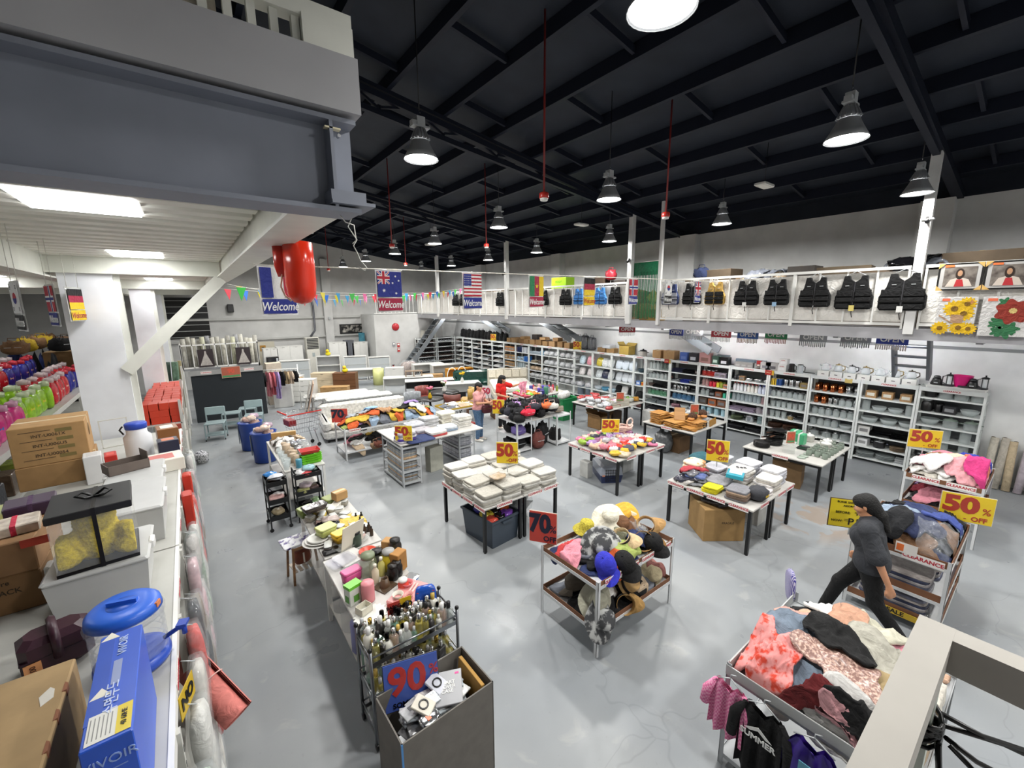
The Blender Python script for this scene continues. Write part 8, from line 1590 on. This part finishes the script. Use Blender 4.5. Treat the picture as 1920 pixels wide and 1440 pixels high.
# OPEN tinsel signs under the deck
for q,(px,py,c) in enumerate(((1176,617,'#a82a34'),(1268,622,'#2a3a8a'),(1352,625,'#a83440'),(1402,627,'#2f5aa0'),(1455,627,'#2f8a5a'),(1605,633,'#8a8d90'),(1673,636,'#2a3f9a'),(1525,632,'#8a8d90'),(1300,622,'#8a8d90'))):
    d = _fw+_r*((px-960)/CAM_F)-_u*((py-720)/CAM_F); k_ = 10.6/d.x; p = Vector((10.6,d.y*k_,CAMH+d.z*k_))
    t = thing('open_sign','tinsel-edged OPEN sign under the deck, %s from the left' % ORD[[0,1,3,4,5,7,8,6,2][q]],'sign',(p.x,p.y,p.z-.1),-PI/2+[.8,-.2,.1,0,-.1,.2,-.1,.3,.6][q],'OPEN signs under the mezzanine'); G().bb(-.24,.24,0,.006,0,.2).build('board',M(c,'p'),t); text('OPEN',.14,WHITE,t,(0,-.002,.09),bold=.02)
    g = G()
    for e in range(14): g.bb(-.24+e*.034,-.22+e*.034,-.004,.004,-.09-R(0,.03),0)
    g.build('tinsel_fringe',M('#c8cacc','x',rough=.15),t);
    for s in (-1,1): G().cyl((s*.2,0,.2),(s*.2,0,max(.22,2.85-p.z)),.003,n=4).build('string',OFFW,t)
# green curtain at the gap in the rail
t = thing('tinsel_curtain','green tinsel curtain hanging at the gap in the rail','curtain',(XM+.05,6.62,ZM),PI/2); GC = M('#1f7a54','g'); GC2 = M('#1f6e4a','s')
G().cyl((0,0,1.55),(.86,0,1.55),.01,n=6).build('rod',OFFW,t)
g = G(); half(g,[(0,1.2),(.86,1.2),(.86,1.55),(0,1.55)],0,.003); g.build('valance',GC2,t)
for q in range(28): x = .015+q*.031; G().bb(x-.009,x+.009,-.004,.004,R(.02,.1),1.3).build('strand',GC2 if q % 3 else GC,t)
carton((XM+.3,6.85,ZM),.35,.35,.3,'tan carton behind the green curtain, lower right',col='#a8884e'); carton((XM+.35,7.15,ZM),.3,.35,.45,'tan carton behind the green curtain, left',col='#94764a')
t = thing('kite','small yellow and blue kite behind the green curtain','kite',(XM+.12,6.85,ZM+.62),PI/2); g = G(); half(g,[(-.2,0),(0,-.22),(.2,0),(0,.22)],0,.004); g.build('sail',M('#c8b868','c'),t); g = G(); half(g,[(0,0),(.1,-.1),(.15,.02),(.05,.1)],-.006,.003); g.build('blue_patch',M('#3f9ab0','c'),t); G().cyl((0,0,-.22),(0,0,.22),.005,n=4).build('spar',OFFW,t); G().cyl((0,.012,.2),(0,.012,.95),.003,n=4).build('line',OFFW,t)
# goods stored on the mezzanine
DK = ['#5a4a38','#4f4232','#6a5640','#3f3a36','#5f5240']
for q,(y,w,hh,nm) in enumerate(((5.9,.5,.28,'low'),(5.4,.9,.5,'wide slanted'),(4.9,.6,.3,'low printed'),(3.55,.5,.45,'tall'),(2.9,.9,.4,'wide'),(2.2,.8,.3,'low grey-brown'),(1.0,.9,.5,'long'),(.2,.8,.45,'end'),(8.3,.6,.4,'square'),(9.0,.5,.3,'low lidded'),(12.0,.5,.3,'small'),(14.3,.5,.35,'square far'),(15.2,.6,.3,'low far'))): o = carton((XM+.75+R(-.1,.2),y,ZM),.5,w,.75+hh,'%s brown carton on the mezzanine behind the rail, %s' % (nm,ORD[q]),col=DK[q % 5],rz=R(-.15,.15),group='cartons on the mezzanine')
for q,(y,z) in enumerate(((4.35,.9),(1.7,.95),(8.2,.8),(9.5,.8),(11.6,.8),(12.6,.8),(14.0,.7),(15.3,.7),(16.6,.7),(17.9,.7))): carton((XM+1.0,y,ZM),.9,1.1,z-.002,'dark carton under the sacks on the mezzanine, %s from the right' % ORD[[1,0,2,3,4,5,6,7,8,9][q]],col=DK[q % 5],group='cartons under the sacks')
h = Heap(XM+.4,XM+1.3,3.8,4.9,ZM+.9,.2); heap_of(h,['#6b6f78','#b9a48a','#6b6f78','#d8d3c8'],14,'the pile on the mezzanine','bags piled on the mezzanine',.2,.32,kind='s',words='sack',cat='sack',name='sack')
h = Heap(XM+.4,XM+1.4,1.1,2.3,ZM+.95,.25); heap_of(h,['#6b6f78','#1a1a1d','#7a5a40'],14,'the pile behind the near column','sacks behind the near column',.2,.34,kind='s',words='sack',cat='sack',name='sack')
h = Heap(XM+.4,XM+1.4,7.8,13.0,ZM+.8,.2); heap_of(h,['#1a1a1d','#6b6f78','#7a5a40','#1a1a1d'],22,'the pile left of the curtain','sacks left of the curtain',.24,.4,kind='c',words='sack',cat='sack',name='sack')
h = Heap(XM+.4,XM+1.4,13.5,18.5,ZM+.7,.2); heap_of(h,['#1a1a1d','#6b6f78','#1a1a1d'],20,'the far mezzanine pile','sacks on the far mezzanine',.24,.42,kind='c',words='sack',cat='sack',name='sack')
for q in range(2): t = thing('lime_carton','lime green printed carton on the mezzanine, %s' % ['lower','upper'][q],'carton',(XM+.5,10.7,ZM+.75+.3*q)); G().rbox(-.2,.2,-.36,.36,0,.295,.01).build('carton',M('#8fbf1e','p'),t); text('READY',.1,M('#4a6a14','p'),t,(-.202,0,.15),(PI/2,0,-PI/2))
carton((XM+.5,10.7,ZM),.5,.8,.749,'brown carton under the lime cartons',col='#4f4232'); carton((XM+.55,9.0,ZM+1.051),.3,.4,.2,'dark carton on top beside the red handbag',col='#4a3a2c')
bag((XM+.5,8.62,ZM+1.151),.34,.25,.3,M('#9a2430','l'),'red handbag standing on the mezzanine cartons',PI/2,3); bag((XM+.5,5.75,ZM+1.031),.34,.25,.28,M('#1f2a4a','c'),'navy bag standing on the mezzanine carton',PI/2,4)
for k,p_ in enumerate(((11.4,.95),)): pass
# steel stairs: braced flights under the deck and the far stair
SM = M('#6d7276','m',rough=.45)
def flight(p0,p1,w,n,label,axis):
    t = thing('steel_stair',label,'stairs',p0); d = Vector(p1)-Vector(p0); sd = Vector((0,1,0)) if axis == 'x' else Vector((1,0,0))
    for s in (-1,1): G().bar(tuple(sd*s*w/2),tuple(d+sd*s*w/2),.05,.2).build('stringer',SM,t)
    for i in range(1,n): c = d*(i/n); a = sd*w/2; G().bb(*( (c.x-.12,c.x+.12,-w/2,w/2) if axis == 'x' else (-w/2,w/2,c.y-.12,c.y+.12) ),c.z-.015,c.z+.015).build('tread',SM,t)
flight((8.35,20.35,.02),(10.85,20.35,3.0),.7,13,'grey steel stairs rising to the mezzanine at the far corner','x')
for s in (0,1): pass
flight((11.4,5.75,2.3),(11.4,7.1,2.99),.5,4,'short grey steel ladder flight under the deck near the curtain','y'); flight((11.3,10.9,2.3),(11.3,12.7,2.99),.5,4,'short grey steel flight under the deck, middle','y'); flight((11.5,15.5,2.4),(11.5,17.3,2.99),.5,4,'short grey steel flight under the deck, far','y'); flight((11.25,1.72,2.15),(10.7,1.72,2.95),.5,4,'grey steel ladder hanging under the deck near the right','x')
# ================================================================== FURNITURE AT THE BACK
LAQ = M('#d4d4d0','p',rough=.3); OAK = M('#b08c5c','w'); WAL = M('#6a4428','w')
def cabinet(x,y,w,d,hh,label,mat=LAQ,rows=3,cols=1,rz=0,top=None,kind='drawer',z=0,cat='cabinet'):
    t = thing('cabinet',label,cat,(x,y,z),rz); G().bb(-w/2,w/2,-d/2,d/2,.04,hh).build('body',mat,t); G().bb(-w/2-.01,w/2+.01,-d/2-.01,d/2+.01,hh,hh+.02).build('top',top or mat,t); G().bb(-w/2+.02,w/2-.02,-d/2+.03,d/2-.02,0,.04).build('plinth',M('#8a8a88','p'),t)
    for i in range(rows):
        for j in range(cols):
            x0,x1 = -w/2+.01+j*(w-.02)/cols+.004,-w/2+.01+(j+1)*(w-.02)/cols-.004; z0,z1 = .05+i*(hh-.06)/rows+.005,.05+(i+1)*(hh-.06)/rows-.005
            f = G().bb(x0,x1,-d/2-.016,-d/2,z0,z1).build(kind,mat,t); G().bb((x0+x1)/2-.05,(x0+x1)/2+.05,-d/2-.024,-d/2-.016,z1-.02,z1-.012).build('handle',M('#8a8c8e','x'),f)
    return t
def desk(x,y,w,d,hh,label,mat=LAQ,rz=0,lm=None):
    t = thing('desk',label,'desk',(x,y,0),rz); G().rbox(-w/2,w/2,-d/2,d/2,hh-.03,hh,.005).build('top',mat,t)
    for s in (-1,1): G().bb(s*(w/2-.02)-.015,s*(w/2-.02)+.015,-d/2+.02,d/2-.02,0,hh-.03).build('side_panel',lm or mat,t)
    G().bb(-w/2+.04,w/2-.04,d/2-.05,d/2-.03,hh*.45,hh-.03).build('modesty_panel',lm or mat,t); return t
r1 = -.55
cabinet(3.3,17.4,.8,.45,.85,'white three-drawer chest nearest in the white furniture block',rows=4,rz=r1); cabinet(2.75,18.1,1.2,.5,.85,'long white sideboard with tan top behind the chest',rows=2,cols=2,rz=r1,top=M('#b89a74','w')); cabinet(2.9,18.9,1.3,.5,.82,'long white sideboard, second behind the chest',rows=2,cols=2,rz=r1); cabinet(2.95,19.6,1.2,.5,.8,'long white sideboard, third behind the chest',rows=2,cols=2,rz=r1)
cabinet(4.3,17.0,1.0,.4,.5,'low oak console with open middle in front of walnut chest',OAK,1,3,r1); cabinet(5.0,18.0,.9,.45,.85,'walnut three-drawer chest with a yellow toy on top',WAL,3,1,r1); cabinet(4.3,18.6,.9,.45,.85,'pale oak chest behind the walnut chest',M('#c8b89c','w'),3,1,r1)
def duck(x,y,z,lab):
    t = thing('yellow_toy',lab,'toy',(x,y,z),-.6); G().sph((0,0,.09),.12,.14,.09).build('body',M('#d8c810','p'),t); G().sph((0,-.05,.22),.08).build('head',M('#d8c810','p'),t); G().lathe([(.03,0),(.02,.04),(0,.045)],8,(0,0,0),sx=1.4).build('beak',M('#d88a1c','p'),t,(0,-.12,.22),(PI/2,0,0))
duck(5.0,18.0,.871,'yellow duck-shaped toy on the walnut chest'); duck(5.1,20.9,1.31,'yellow duck-shaped toy on the tall white shelf')
for q in range(3):
    t = tag(G().rbox(-1.1,1.1,-.22,.22,0,.12,.05).build('wrapped_board',M('#dcdcd8','s'),None,(4.0+.25*q,15.7-.5*q,.42),(0,0,-.12)),'long white wrapped board lying on frames, %s of three' % ['far','middle','near'][q],'board');
    for s in (-.8,.8): G().bb(s-.03,s+.03,-.2,.2,-.42,.0).build('support_block',M('#c4c4c0','p'),t)
# tall units along the back wall
for q,(x,w,hh,lab,cc) in enumerate(((2.9,.6,1.7,'tall white microwave cabinet by the back wall',LAQ),(3.7,1.1,1.75,'wide white two-door wardrobe by the back wall',LAQ),(5.9,.9,1.8,'white upper kitchen cabinet with grey base, left of two',LAQ),(6.95,.8,1.75,'white upper kitchen cabinet with grey base, right of two',LAQ),(6.45,.4,1.85,'dark grey open shelf unit between white cabinets',M('#5a5d64','p')))): cabinet(x,22.2,w,.45,hh,lab,cc,1,2,kind='door')
t = thing('floor_air_conditioner','tall white floor-standing air conditioner with dark grille','air conditioner',(4.78,22.5,0)); G().rbox(-.3,.3,-.2,.2,0,1.5,.02).build('cabinet',M('#cfcdc4','p'),t); G().rbox(-.3,.3,-.2,.2,1.5,2.1,.02).build('head',M('#c8c6bc','p'),t)
for q in range(7): G().bb(-.26,.26,-.212,-.2,1.55+q*.075,1.6+q*.075).build('louvre',M('#2a2c2e','p'),t)
G().bb(-.06,.06,-.206,-.2,1.15,1.35).build('control_panel',M('#9fa8a8','p'),t)
tag(G().tube([(4.85,22.95,2.1),(5.1,23.0,2.4),(5.12,23.05,3.6),(5.0,23.1,4.3)],.05,8).build('air_duct',M('#55565c','p'),None),'dark insulated pipe rising from the air conditioner','pipe')
t = thing('microwave','black microwave in the tall white cabinet','microwave',(2.9,21.7,1.05)); G().rbox(-.24,.24,-.15,.15,0,.3,.01).build('case',BLACK,t); G().bb(-.2,.1,-.155,-.15,.05,.25).build('door',M('#2a2c30','p',rough=.1),t); G().bb(.13,.21,-.155,-.15,.05,.25).build('buttons',GALV,t)
cabinet(2.9,21.75,.58,.5,1.0,'white base unit under the microwave',LAQ,1,1,kind='door')
for q,(x,y,w,hh,lab) in enumerate(((3.6,20.6,1.2,1.25,'white framed vanity shelf with mirror in the furniture block'),(5.1,20.9,1.0,1.3,'tall white open shelf in the furniture block'),(6.3,20.8,1.0,1.2,'white glass display cabinet wrapped in plastic'),(7.4,20.6,1.0,1.1,'white glass display cabinet at the right of the block'))):
    t = thing('display_cabinet',lab,'cabinet',(x,y,0),-.3)
    for s in (-1,1): G().bb(s*w/2-.02,s*w/2+.02,-.2,.2,0,hh).build('side',LAQ,t)
    for e in range(4): G().bb(-w/2,w/2,-.2,.2,e*hh/3.06,e*hh/3.06+.03).build('shelf',LAQ,t)
    G().bb(-w/2,w/2,.19,.2,0,hh).build('back',M('#b8babc','p'),t)
    if q != 1: G().bb(-w/2+.02,w/2-.02,-.2,-.195,.1,hh-.05).build('glass_door',CLEAR,t)
desk(6.2,19.4,1.6,.6,.75,'long white desk behind the walnut chest',rz=-.35); cabinet(7.3,18.4,.8,.45,.8,'white two-drawer cabinet in a chrome frame',rows=2,rz=-.5); tag(G().lathe([(.25,0),(.25,.75),(0,.76)],18).build('round_cabinet',M('#cccf8c','p'),None,(6.75,19.0,0)),'pale yellow cylinder cabinet beside the chrome-framed unit','cabinet')
desk(7.0,16.2,2.0,.6,.72,'long white desk with black panel in the middle, rear',rz=-.4); desk(7.4,15.1,1.9,.6,.7,'long white desk with black panel in the middle, front',rz=-.4,lm=M('#1a1a1c','p')); tag(G().rbox(-.9,.9,-.03,.03,0,.42,.01).build('black_panel',M('#141416','p'),None,(7.6,14.4,.0),(0,0,-.4)),'long black headboard panel leaning before the desks','panel')
for q,(x,y,w) in enumerate(((8.0,17.0,.9),(8.7,17.5,1.0))): cabinet(x,y,w,.4,.45,'low oak two-drawer stand, %s' % ['nearer','farther'][q],OAK,1,2,-.4)
t = thing('oak_stool','grey-brown open bench standing on the white desk','bench',(7.2,16.1,.722),-.4); G().bb(-.35,.35,-.12,.12,.2,.23).build('seat',M('#8a7560','w'),t); [G().bb(s-.02,s+.02,-.1,.1,0,.2).build('leg',M('#8a7560','w'),t) for s in (-.32,0,.32)]
desk(9.2,18.9,1.5,.6,.78,'white desk near the far racks, left',rz=-.2); desk(9.9,18.2,1.6,.6,.76,'white table near the far racks, right',rz=-.2)
t = thing('wrapped_mattress','plastic-wrapped brown mattress leaning by the stairs','mattress',(8.6,19.8,.05),0); g = G(); crumple(g,.9,.5,.8,3,amp=.06); g.build('mattress',M('#9a8880','s'),t); g = G(); crumple(g,.95,.55,.86,4,amp=.06); g.build('plastic',WRAP,t)
# yellow shelf, green sofa, bed
t = thing('yellow_shelf','amber yellow open shelf unit beside the green sofa','shelf',(9.7,16.7,0),-.25); YW = M('#c8881a','p')
for s in (-.6,0,.6): G().bb(s-.015,s+.015,-.2,.2,0,.75).build('upright',YW,t)
for z in (0,.36,.72): G().bb(-.6,.6,-.2,.2,z,z+.03).build('shelf',YW,t)
G().bb(-.6,.6,.185,.2,0,.75).build('back',YW,t)
for q,x in enumerate((8.85,9.35)): t = thing('arched_chair','white arched metal chair before the yellow shelf, %s' % ['left','right'][q],'chair',(x+.2,16.1,0),-.25); G().tube([(.22*math.cos(a),.2,.45+.42*math.sin(a)) for a in np.linspace(0,PI,12)],.02,6).build('backrest',WHITE,t); G().rbox(-.22,.22,-.2,.2,.42,.46,.01).build('seat',WHITE,t); [G().cyl((sx*.2,sy*.18,0),(sx*.2,sy*.18,.42),.015,n=6).build('leg',WHITE,t) for sx in (-1,1) for sy in (-1,1)]
def sofa(x,y,w,d,label,mat,rz,wrap=None,hh=.8,sm=None):
    t = thing('sofa',label,'sofa',(x,y,0),rz); g = G(); g.rbox(-w/2,w/2,-d/2,d/2,.08,.32,.05); g.build('base',mat,t)
    for q in range(2): g = G(); g.rbox(-w/2+.18+q*(w-.36)/2,-w/2+.18+(q+1)*(w-.36)/2-.01,-d/2+.02,d/2-.2,.32,.46,.05); g.build('seat_cushion',sm or mat,t)
    g = G(); g.rbox(-w/2,w/2,d/2-.24,d/2,.3,hh,.08); g.build('backrest',mat,t)
    for s in (-1,1): g = G(); g.rbox(s*(w/2-.1)-.1,s*(w/2-.1)+.1,-d/2,d/2-.1,.3,.58,.06); g.build('armrest',mat,t); [G().cyl((s*(w/2-.12),sy*(d/2-.1),0),(s*(w/2-.12),sy*(d/2-.1),.09),.03,n=8).build('foot',BLACK,t) for sy in (-1,1)]
    return t
sofa(9.7,14.9,2.3,.95,'dark green leather sofa in clear wrap',M('#22443c','s'),-.45,hh=.84); sofa(3.85,12.0,2.5,1.3,'white sofa in plastic wrap behind the clothes cart',M('#d2d2ce','s'),-.12,hh=.85,sm=M('#bdb5a6','c'))
t = thing('bed','cream bed with quilted headboard behind the women','bed',(9.9,13.0,0),-.5); G().rbox(-.8,.8,-1.0,1.0,.1,.36,.03).build('frame',M('#cfc8b8','c'),t); G().rbox(-.78,.78,-.98,.95,.36,.58,.06).build('mattress',M('#dcd8ce','c'),t); hb = G().rbox(-.85,.85,.95,1.08,.1,1.0,.04).build('headboard',M('#d4cdbc','l'),t); [G().rbox(-.82+q*.33,-.51+q*.33,.9,.96,.62,.96,.03).build('quilted_panel',M('#d8d1c0','l'),hb) for q in range(5)]
# dining corner with flowers
def dining(x,y,r,label):
    t = thing('round_table',label,'table',(x,y,0)); G().lathe([(r,.71),(r,.735),(0,.736)],24).build('top',M('#1c1c1e','p',rough=.3),t); G().cyl((0,0,.03),(0,0,.71),.035,n=10).build('column',BLACK,t); G().lathe([(.24,0),(.22,.02),(.05,.04),(0,.04)],20).build('base',BLACK,t)
dining(5.75,11.75,.42,'small round black table with pink flowers'); dining(6.6,12.4,.5,'round black table with yellow and white flowers')
def flowers(x,y,z,vc,fc,label):
    t = thing('flower_vase',label,'vase',(x,y,z)); G().lathe([(.05,0),(.07,.06),(.03,.16),(.035,.18)],12).build('vase',M(vc,'p'),t)
    for q in range(9): a = q*2.4; r = .05+.02*(q % 4); fl = G().cyl((0,0,.15),(r*math.cos(a),r*math.sin(a),.28+.03*(q % 3)),.004,n=4).build('stem',M('#3f6a34','p'),t); g = G(); g.sph((r*math.cos(a),r*math.sin(a),.3+.03*(q % 3)),.045,.045,.03,8,5); g.build('bloom',M(fc[q % len(fc)],'c'),fl)
flowers(5.75,11.75,.737,'#c8a41c',['#d87a8c','#c85a78'],'pink flowers in a yellow vase on the small round table'); flowers(6.6,12.4,.737,'#d8d8d4',['#d8b41c','#e0dcc8','#b88aa0'],'mixed yellow flowers in a white vase'); flowers(7.9,13.4,.77,'#c8c8c4',['#d8b010','#c89a10'],'bright yellow sunflowers in a white vase')
desk(7.9,13.4,1.3,.6,.77,'white table carrying sunflowers behind the women',rz=-.4)
def chair(x,y,rz,mat,label):
    t = thing('dining_chair',label,'chair',(x,y,0),rz); g = G(); g.rbox(-.24,.24,-.22,.22,.42,.5,.04); g.build('seat',mat,t); g = G(); g.loft([[(math.sin(a)*.27*k_,math.cos(a)*.24*k_,z) for a in np.linspace(-1.4,1.4,12)]+[(math.sin(a)*.22*k_,math.cos(a)*.19*k_,z) for a in np.linspace(1.4,-1.4,12)] for z,k_ in ((.48,.95),(.65,1.05),(.84,1.05))],True,True); g.build('backrest',mat,t)
    for sx in (-1,1):
        for sy in (-1,1): G().cyl((sx*.24,sy*.22,0),(sx*.14,sy*.14,.43),.012,n=6).build('leg',BLACK,t)
chair(6.4,11.5,2.4,M('#6a3228','l'),'brown leather dining chair, back to the camera'); chair(5.5,12.5,-.3,M('#8f9498','s'),'grey plastic-wrapped dining chair beside pink flowers'); chair(6.2,13.2,.2,M('#8a4a44','s'),'reddish wrapped dining chair behind the tables'); chair(7.25,12.0,-2.2,M('#b8944a','l'),'ochre seated chair beside the tables')
desk(7.1,11.0,.9,.5,.6,'small brown wooden side table behind the women',WAL,rz=-.3)
# back wall fittings
t = thing('wall_picture','wide dark framed picture on the back wall','picture',(7.1,YB-.03,2.15)); G().bb(-.75,.75,-.02,.02,0,.5).build('frame',BLACK,t); G().bb(-.65,.65,-.026,-.02,.07,.43).build('image',two_tone('dark_photo','#1c1c1c','#a8a49c',5,.55,.1),t)
t = thing('fire_bell','red round fire bell on the white stair-core wall','bell',(8.6,21.19,2.5)); G().lathe([(.2,0),(.17,.05),(.06,.08),(0,.08)],18).build('gong',M('#a8202a','p'),t,(0,0,0),(PI/2,0,0)); G().bb(-.06,.06,0,.01,-.06,.06).build('backplate',GALV,t)
t = thing('fire_extinguisher','red fire extinguisher standing by the stair-core wall','extinguisher',(8.3,21.05,0)); G().lathe([(.08,0),(.08,.4),(.03,.48),(.03,.52)],14).build('cylinder',M('#a81c20','p'),t); G().bb(-.06,.06,-.015,.015,.52,.56).build('valve',BLACK,t)
for q,(z,c) in enumerate(((1.5,'#8a8d90'),(1.45,'#b03a3a'),(1.2,'#b03a3a'))): t = tag(G().bb(-.07,.07,-.02,0,0,.2).build('wall_notice',M(c,'p'),None,(8.45+.25*(q > 0),21.195,z)),'%s notice on the stair-core wall, %s' % (['grey','red','red'][q],['left','upper','lower'][q]),'notice'); G().bb(-.05,.05,-.022,-.02,.1,.17).build('text_block',WHITE,t)
tag(G().cyl((0,0,0),(0,.12,2.2),.16,n=14).build('blue_roll',two_tone('blue_roll','#2f6272','#3f7888',6,.5,.2),None,(7.25,22.4,0)),'tall teal roll leaning in the back corner','roll')
t = thing('wall_speaker','small black speaker on the back wall','speaker',(1.65,YB-.15,3.35)); G().rbox(-.12,.12,-.1,.1,0,.36,.02).build('case',BLACK,t); G().bb(-.1,.1,-.105,-.1,.03,.33).build('grille',M('#2a2a2c','p'),t)
t = thing('wall_camera','small camera on the back wall pilaster','camera',(5.8,YB-.3,3.0)); G().cyl((0,0,0),(0,-.1,-.04),.04,n=8).build('body',GALV,t); G().bb(-.02,.02,-.02,.06,.0,.06).build('mount',GALV,t)
struct(G().bb(2.3,3.25,YB-.03,YB,0,1.95).build('door_1',M('#c4bfae','m'))); struct(G().bb(-1.2,.8,YB-.05,YB,2.25,4.0).build('window_1',M('#17191b','p',rough=.3)))
for q in range(7): obj('louvre',G().bb(-1.2,.8,-.12,-.05,0,.03).mesh('louvre',M('#9a9c9a','m')),bpy.data.objects['window_1'],(0,YB,2.3+q*.26),(0,0,0))
t = thing('door_notice','small brown notice on the back door','notice',(2.75,YB-.04,1.5)); G().bb(-.12,.12,-.01,0,0,.28).build('card',M('#a87c34','k'),t); G().bb(-.05,.05,-.012,-.01,.1,.2).build('symbol',BLACK,t)
# carpet rolls in a white rack, black backdrop, grey step chairs
t = thing('roll_rack','white metal rack full of carpet rolls at the back left','rack',(-.25,16.3,0));
for z in (1.72,2.42): G().bb(0,2.05,-.02,.02,z,z+.04).build('rail',WHITE,t); G().bb(0,2.05,.58,.62,z,z+.04).build('rail',WHITE,t)
for q in range(8): G().bb(q*.29-.012,q*.29+.012,-.02,.0,1.72,2.46).build('bar',WHITE,t)
for x in (0,2.03):
    for y in (0,.6): G().bb(x-.02,x+.02,y-.02,y+.02,0,2.5).build('post',WHITE,t)
G().bb(0,2.05,-.02,.62,1.66,1.72).build('tray',M('#8a8c8e','m'),t)
RC2 = ['#b4b2a8','#a8a69c','#c0bdb0','#9c9a92','#b8b8a0','#8f9092']
for q in range(16): o = tag(G().cyl((0,0,0),(R(-.03,.03),.05,R(.85,1.0)),.062,n=12).build('carpet_roll',M(RC2[q % 6],'c'),None,(-.17+q*.128,16.45+.2*(q % 2),1.721)),'upright carpet roll in the white rack, %s from the left' % ORD[q],'roll','carpet rolls in the white rack'); G().cyl((0,.05,.84),(0,.05,.851),.02,n=8).build('core',M('#5a4a38','k'),o)
for q,x in enumerate((.35,1.35)): t = thing('dress_picture','dark picture of a pale gown hung on the roll rack, %s' % ['left','right'][q],'picture',(x,16.24,1.75)); G().bb(-.2,.2,0,.02,0,.55).build('panel',M('#2f2629','p'),t); g = G(); half(g,[(-.16,.05),(.16,.05),(.03,.4),(.02,.5),(-.02,.5),(-.03,.4)],-.001,.002); g.build('gown',M('#b0aaa4','c'),t)
struct(G().bb(-.1,1.85,16.22,16.26,0,1.66).build('wall_backdrop',M('#23282c','d')))
t = thing('header_strip','grey clearance header above the black backdrop','sign',(.85,16.18,1.5)); G().bb(-1.0,1.0,0,.02,0,.16).build('board',M('#9a9a98','m'),t); clearance(t,(-.55,-.003,.08),(0,0,0),.05); clearance(t,(.6,-.003,.08),(0,0,0),.05)
faded_sign((.95,16.165,1.36),0,'faded red and green sign before the black backdrop',.5,.34)
GC_ = M('#8fa0a2','m')
def step_chair(x,y,rz,label,back=True):
    t = thing('step_chair',label,'chair',(x,y,0),rz); G().rbox(-.23,.23,-.2,.2,.45,.49,.01).build('seat',GC_,t); G().bb(-.22,.22,-.2,.16,.14,.17).build('step',GC_,t)
    for sx in (-1,1):
        G().bb(sx*.22-.015,sx*.22+.015,-.2,-.17,.04,.46).build('leg',GC_,t); G().bb(sx*.22-.015,sx*.22+.015,.17,.2,.04,.86 if back else .46).build('leg',GC_,t)
        for sy in (-1,1): G().cyl((sx*.22-.01,sy*.185,.03),(sx*.22+.01,sy*.185,.03),.03,n=8).build('caster',BLACK,t)
    if back: G().rbox(-.23,.23,.16,.19,.66,.88,.01).build('backrest',M('#9fb4b6','m'),t)
for x,y,b,lab in ((.3,13.9,True,'grey metal step chair nearest the shelf'),(.75,14.9,False,'grey metal stool behind the first step chair'),(1.25,14.2,True,'grey metal step chair beside the hanging clothes'),(1.2,15.3,False,'tall grey metal stool at the back')): step_chair(x,y,-.2,lab,b)
# clothes stand and white boards
t = thing('clothes_stand','white clothes rail with hanging garments at the back left','clothes rail',(2.35,16.4,0),-.3); G().cyl((-.6,0,1.45),(.6,0,1.45),.015,n=8).build('rail',WHITE,t)
for s in (-1,1): G().cyl((s*.58,0,0),(s*.58,0,1.6),.015,n=8).build('post',WHITE,t); G().cyl((s*.58,-.25,.02),(s*.58,.25,.02),.015,n=8).build('foot',WHITE,t)
for q,(x,c,hh,nm) in enumerate(((-.5,'#1c1c20',.5,'black'),(-.35,'#c87a84',.85,'rose pink'),(-.22,'#b85a64',.8,'red-pink'),(-.08,'#a894c8',.95,'lilac'),(.08,'#141416',.5,'jet black'),(.22,'#b8a07c',.45,'tan'),(.36,'#c8b4a0',.45,'beige'),(.5,'#17171a',.4,'small black'))): hanging((2.35+x*math.cos(-.3),16.4+x*math.sin(-.3),1.38),.3,hh,M(c,'c'),nm+' garment on the white clothes rail',rz=-.3-.9)
tag(G().rbox(-.3,.3,-.2,.2,0,1.1,.01).build('white_cabinet',LAQ,None,(2.5,17.0,0),(0,0,-.3)),'plain white tall cabinet behind the clothes rail','cabinet'); carton((2.35,17.7,0),.5,.4,1.55,'tall white and brown carton beside the roll rack',col='#c4b8a8')
for q in range(2): tag(G().rbox(-.02,.02,-.4,.4,0,1.0,.004).build('tall_panel',M(['#a8a49c','#b89c88'][q],'p'),None,(2.95+.1*q,15.9,0),(0,.25,-.2)),'long %s panel leaning by the clothes rail' % ['grey','tan'][q],'panel')
for q,(x,y,c) in enumerate(((-.55,17.0,'#6d8a74'),(-.4,17.2,'#b8a880'),(-.75,17.1,'#4a5a50'),(-.95,17.2,'#8a8c88'))): tag(G().cyl((0,0,0),(.1,0,1.9),.09,n=12).build('carpet_roll',M(c,'c'),None,(x,y,0)),'%s carpet roll standing left of the rack' % ['green','beige','dark green','grey'][q],'roll')
# far railing on top of the stair core
t = thing('mezzanine_railing','white railing on top of the stair-core block','railing',(7.55,21.25,ZM)); G().bb(0,2.3,-.02,.02,.95,1.0).build('top_rail',WHITE,t); G().bb(0,2.3,-.02,.02,.05,.09).build('bottom_rail',WHITE,t); [G().bb(.1+q*.2,.12+q*.2,-.01,.01,.05,.95).build('baluster',WHITE,t) for q in range(11)]
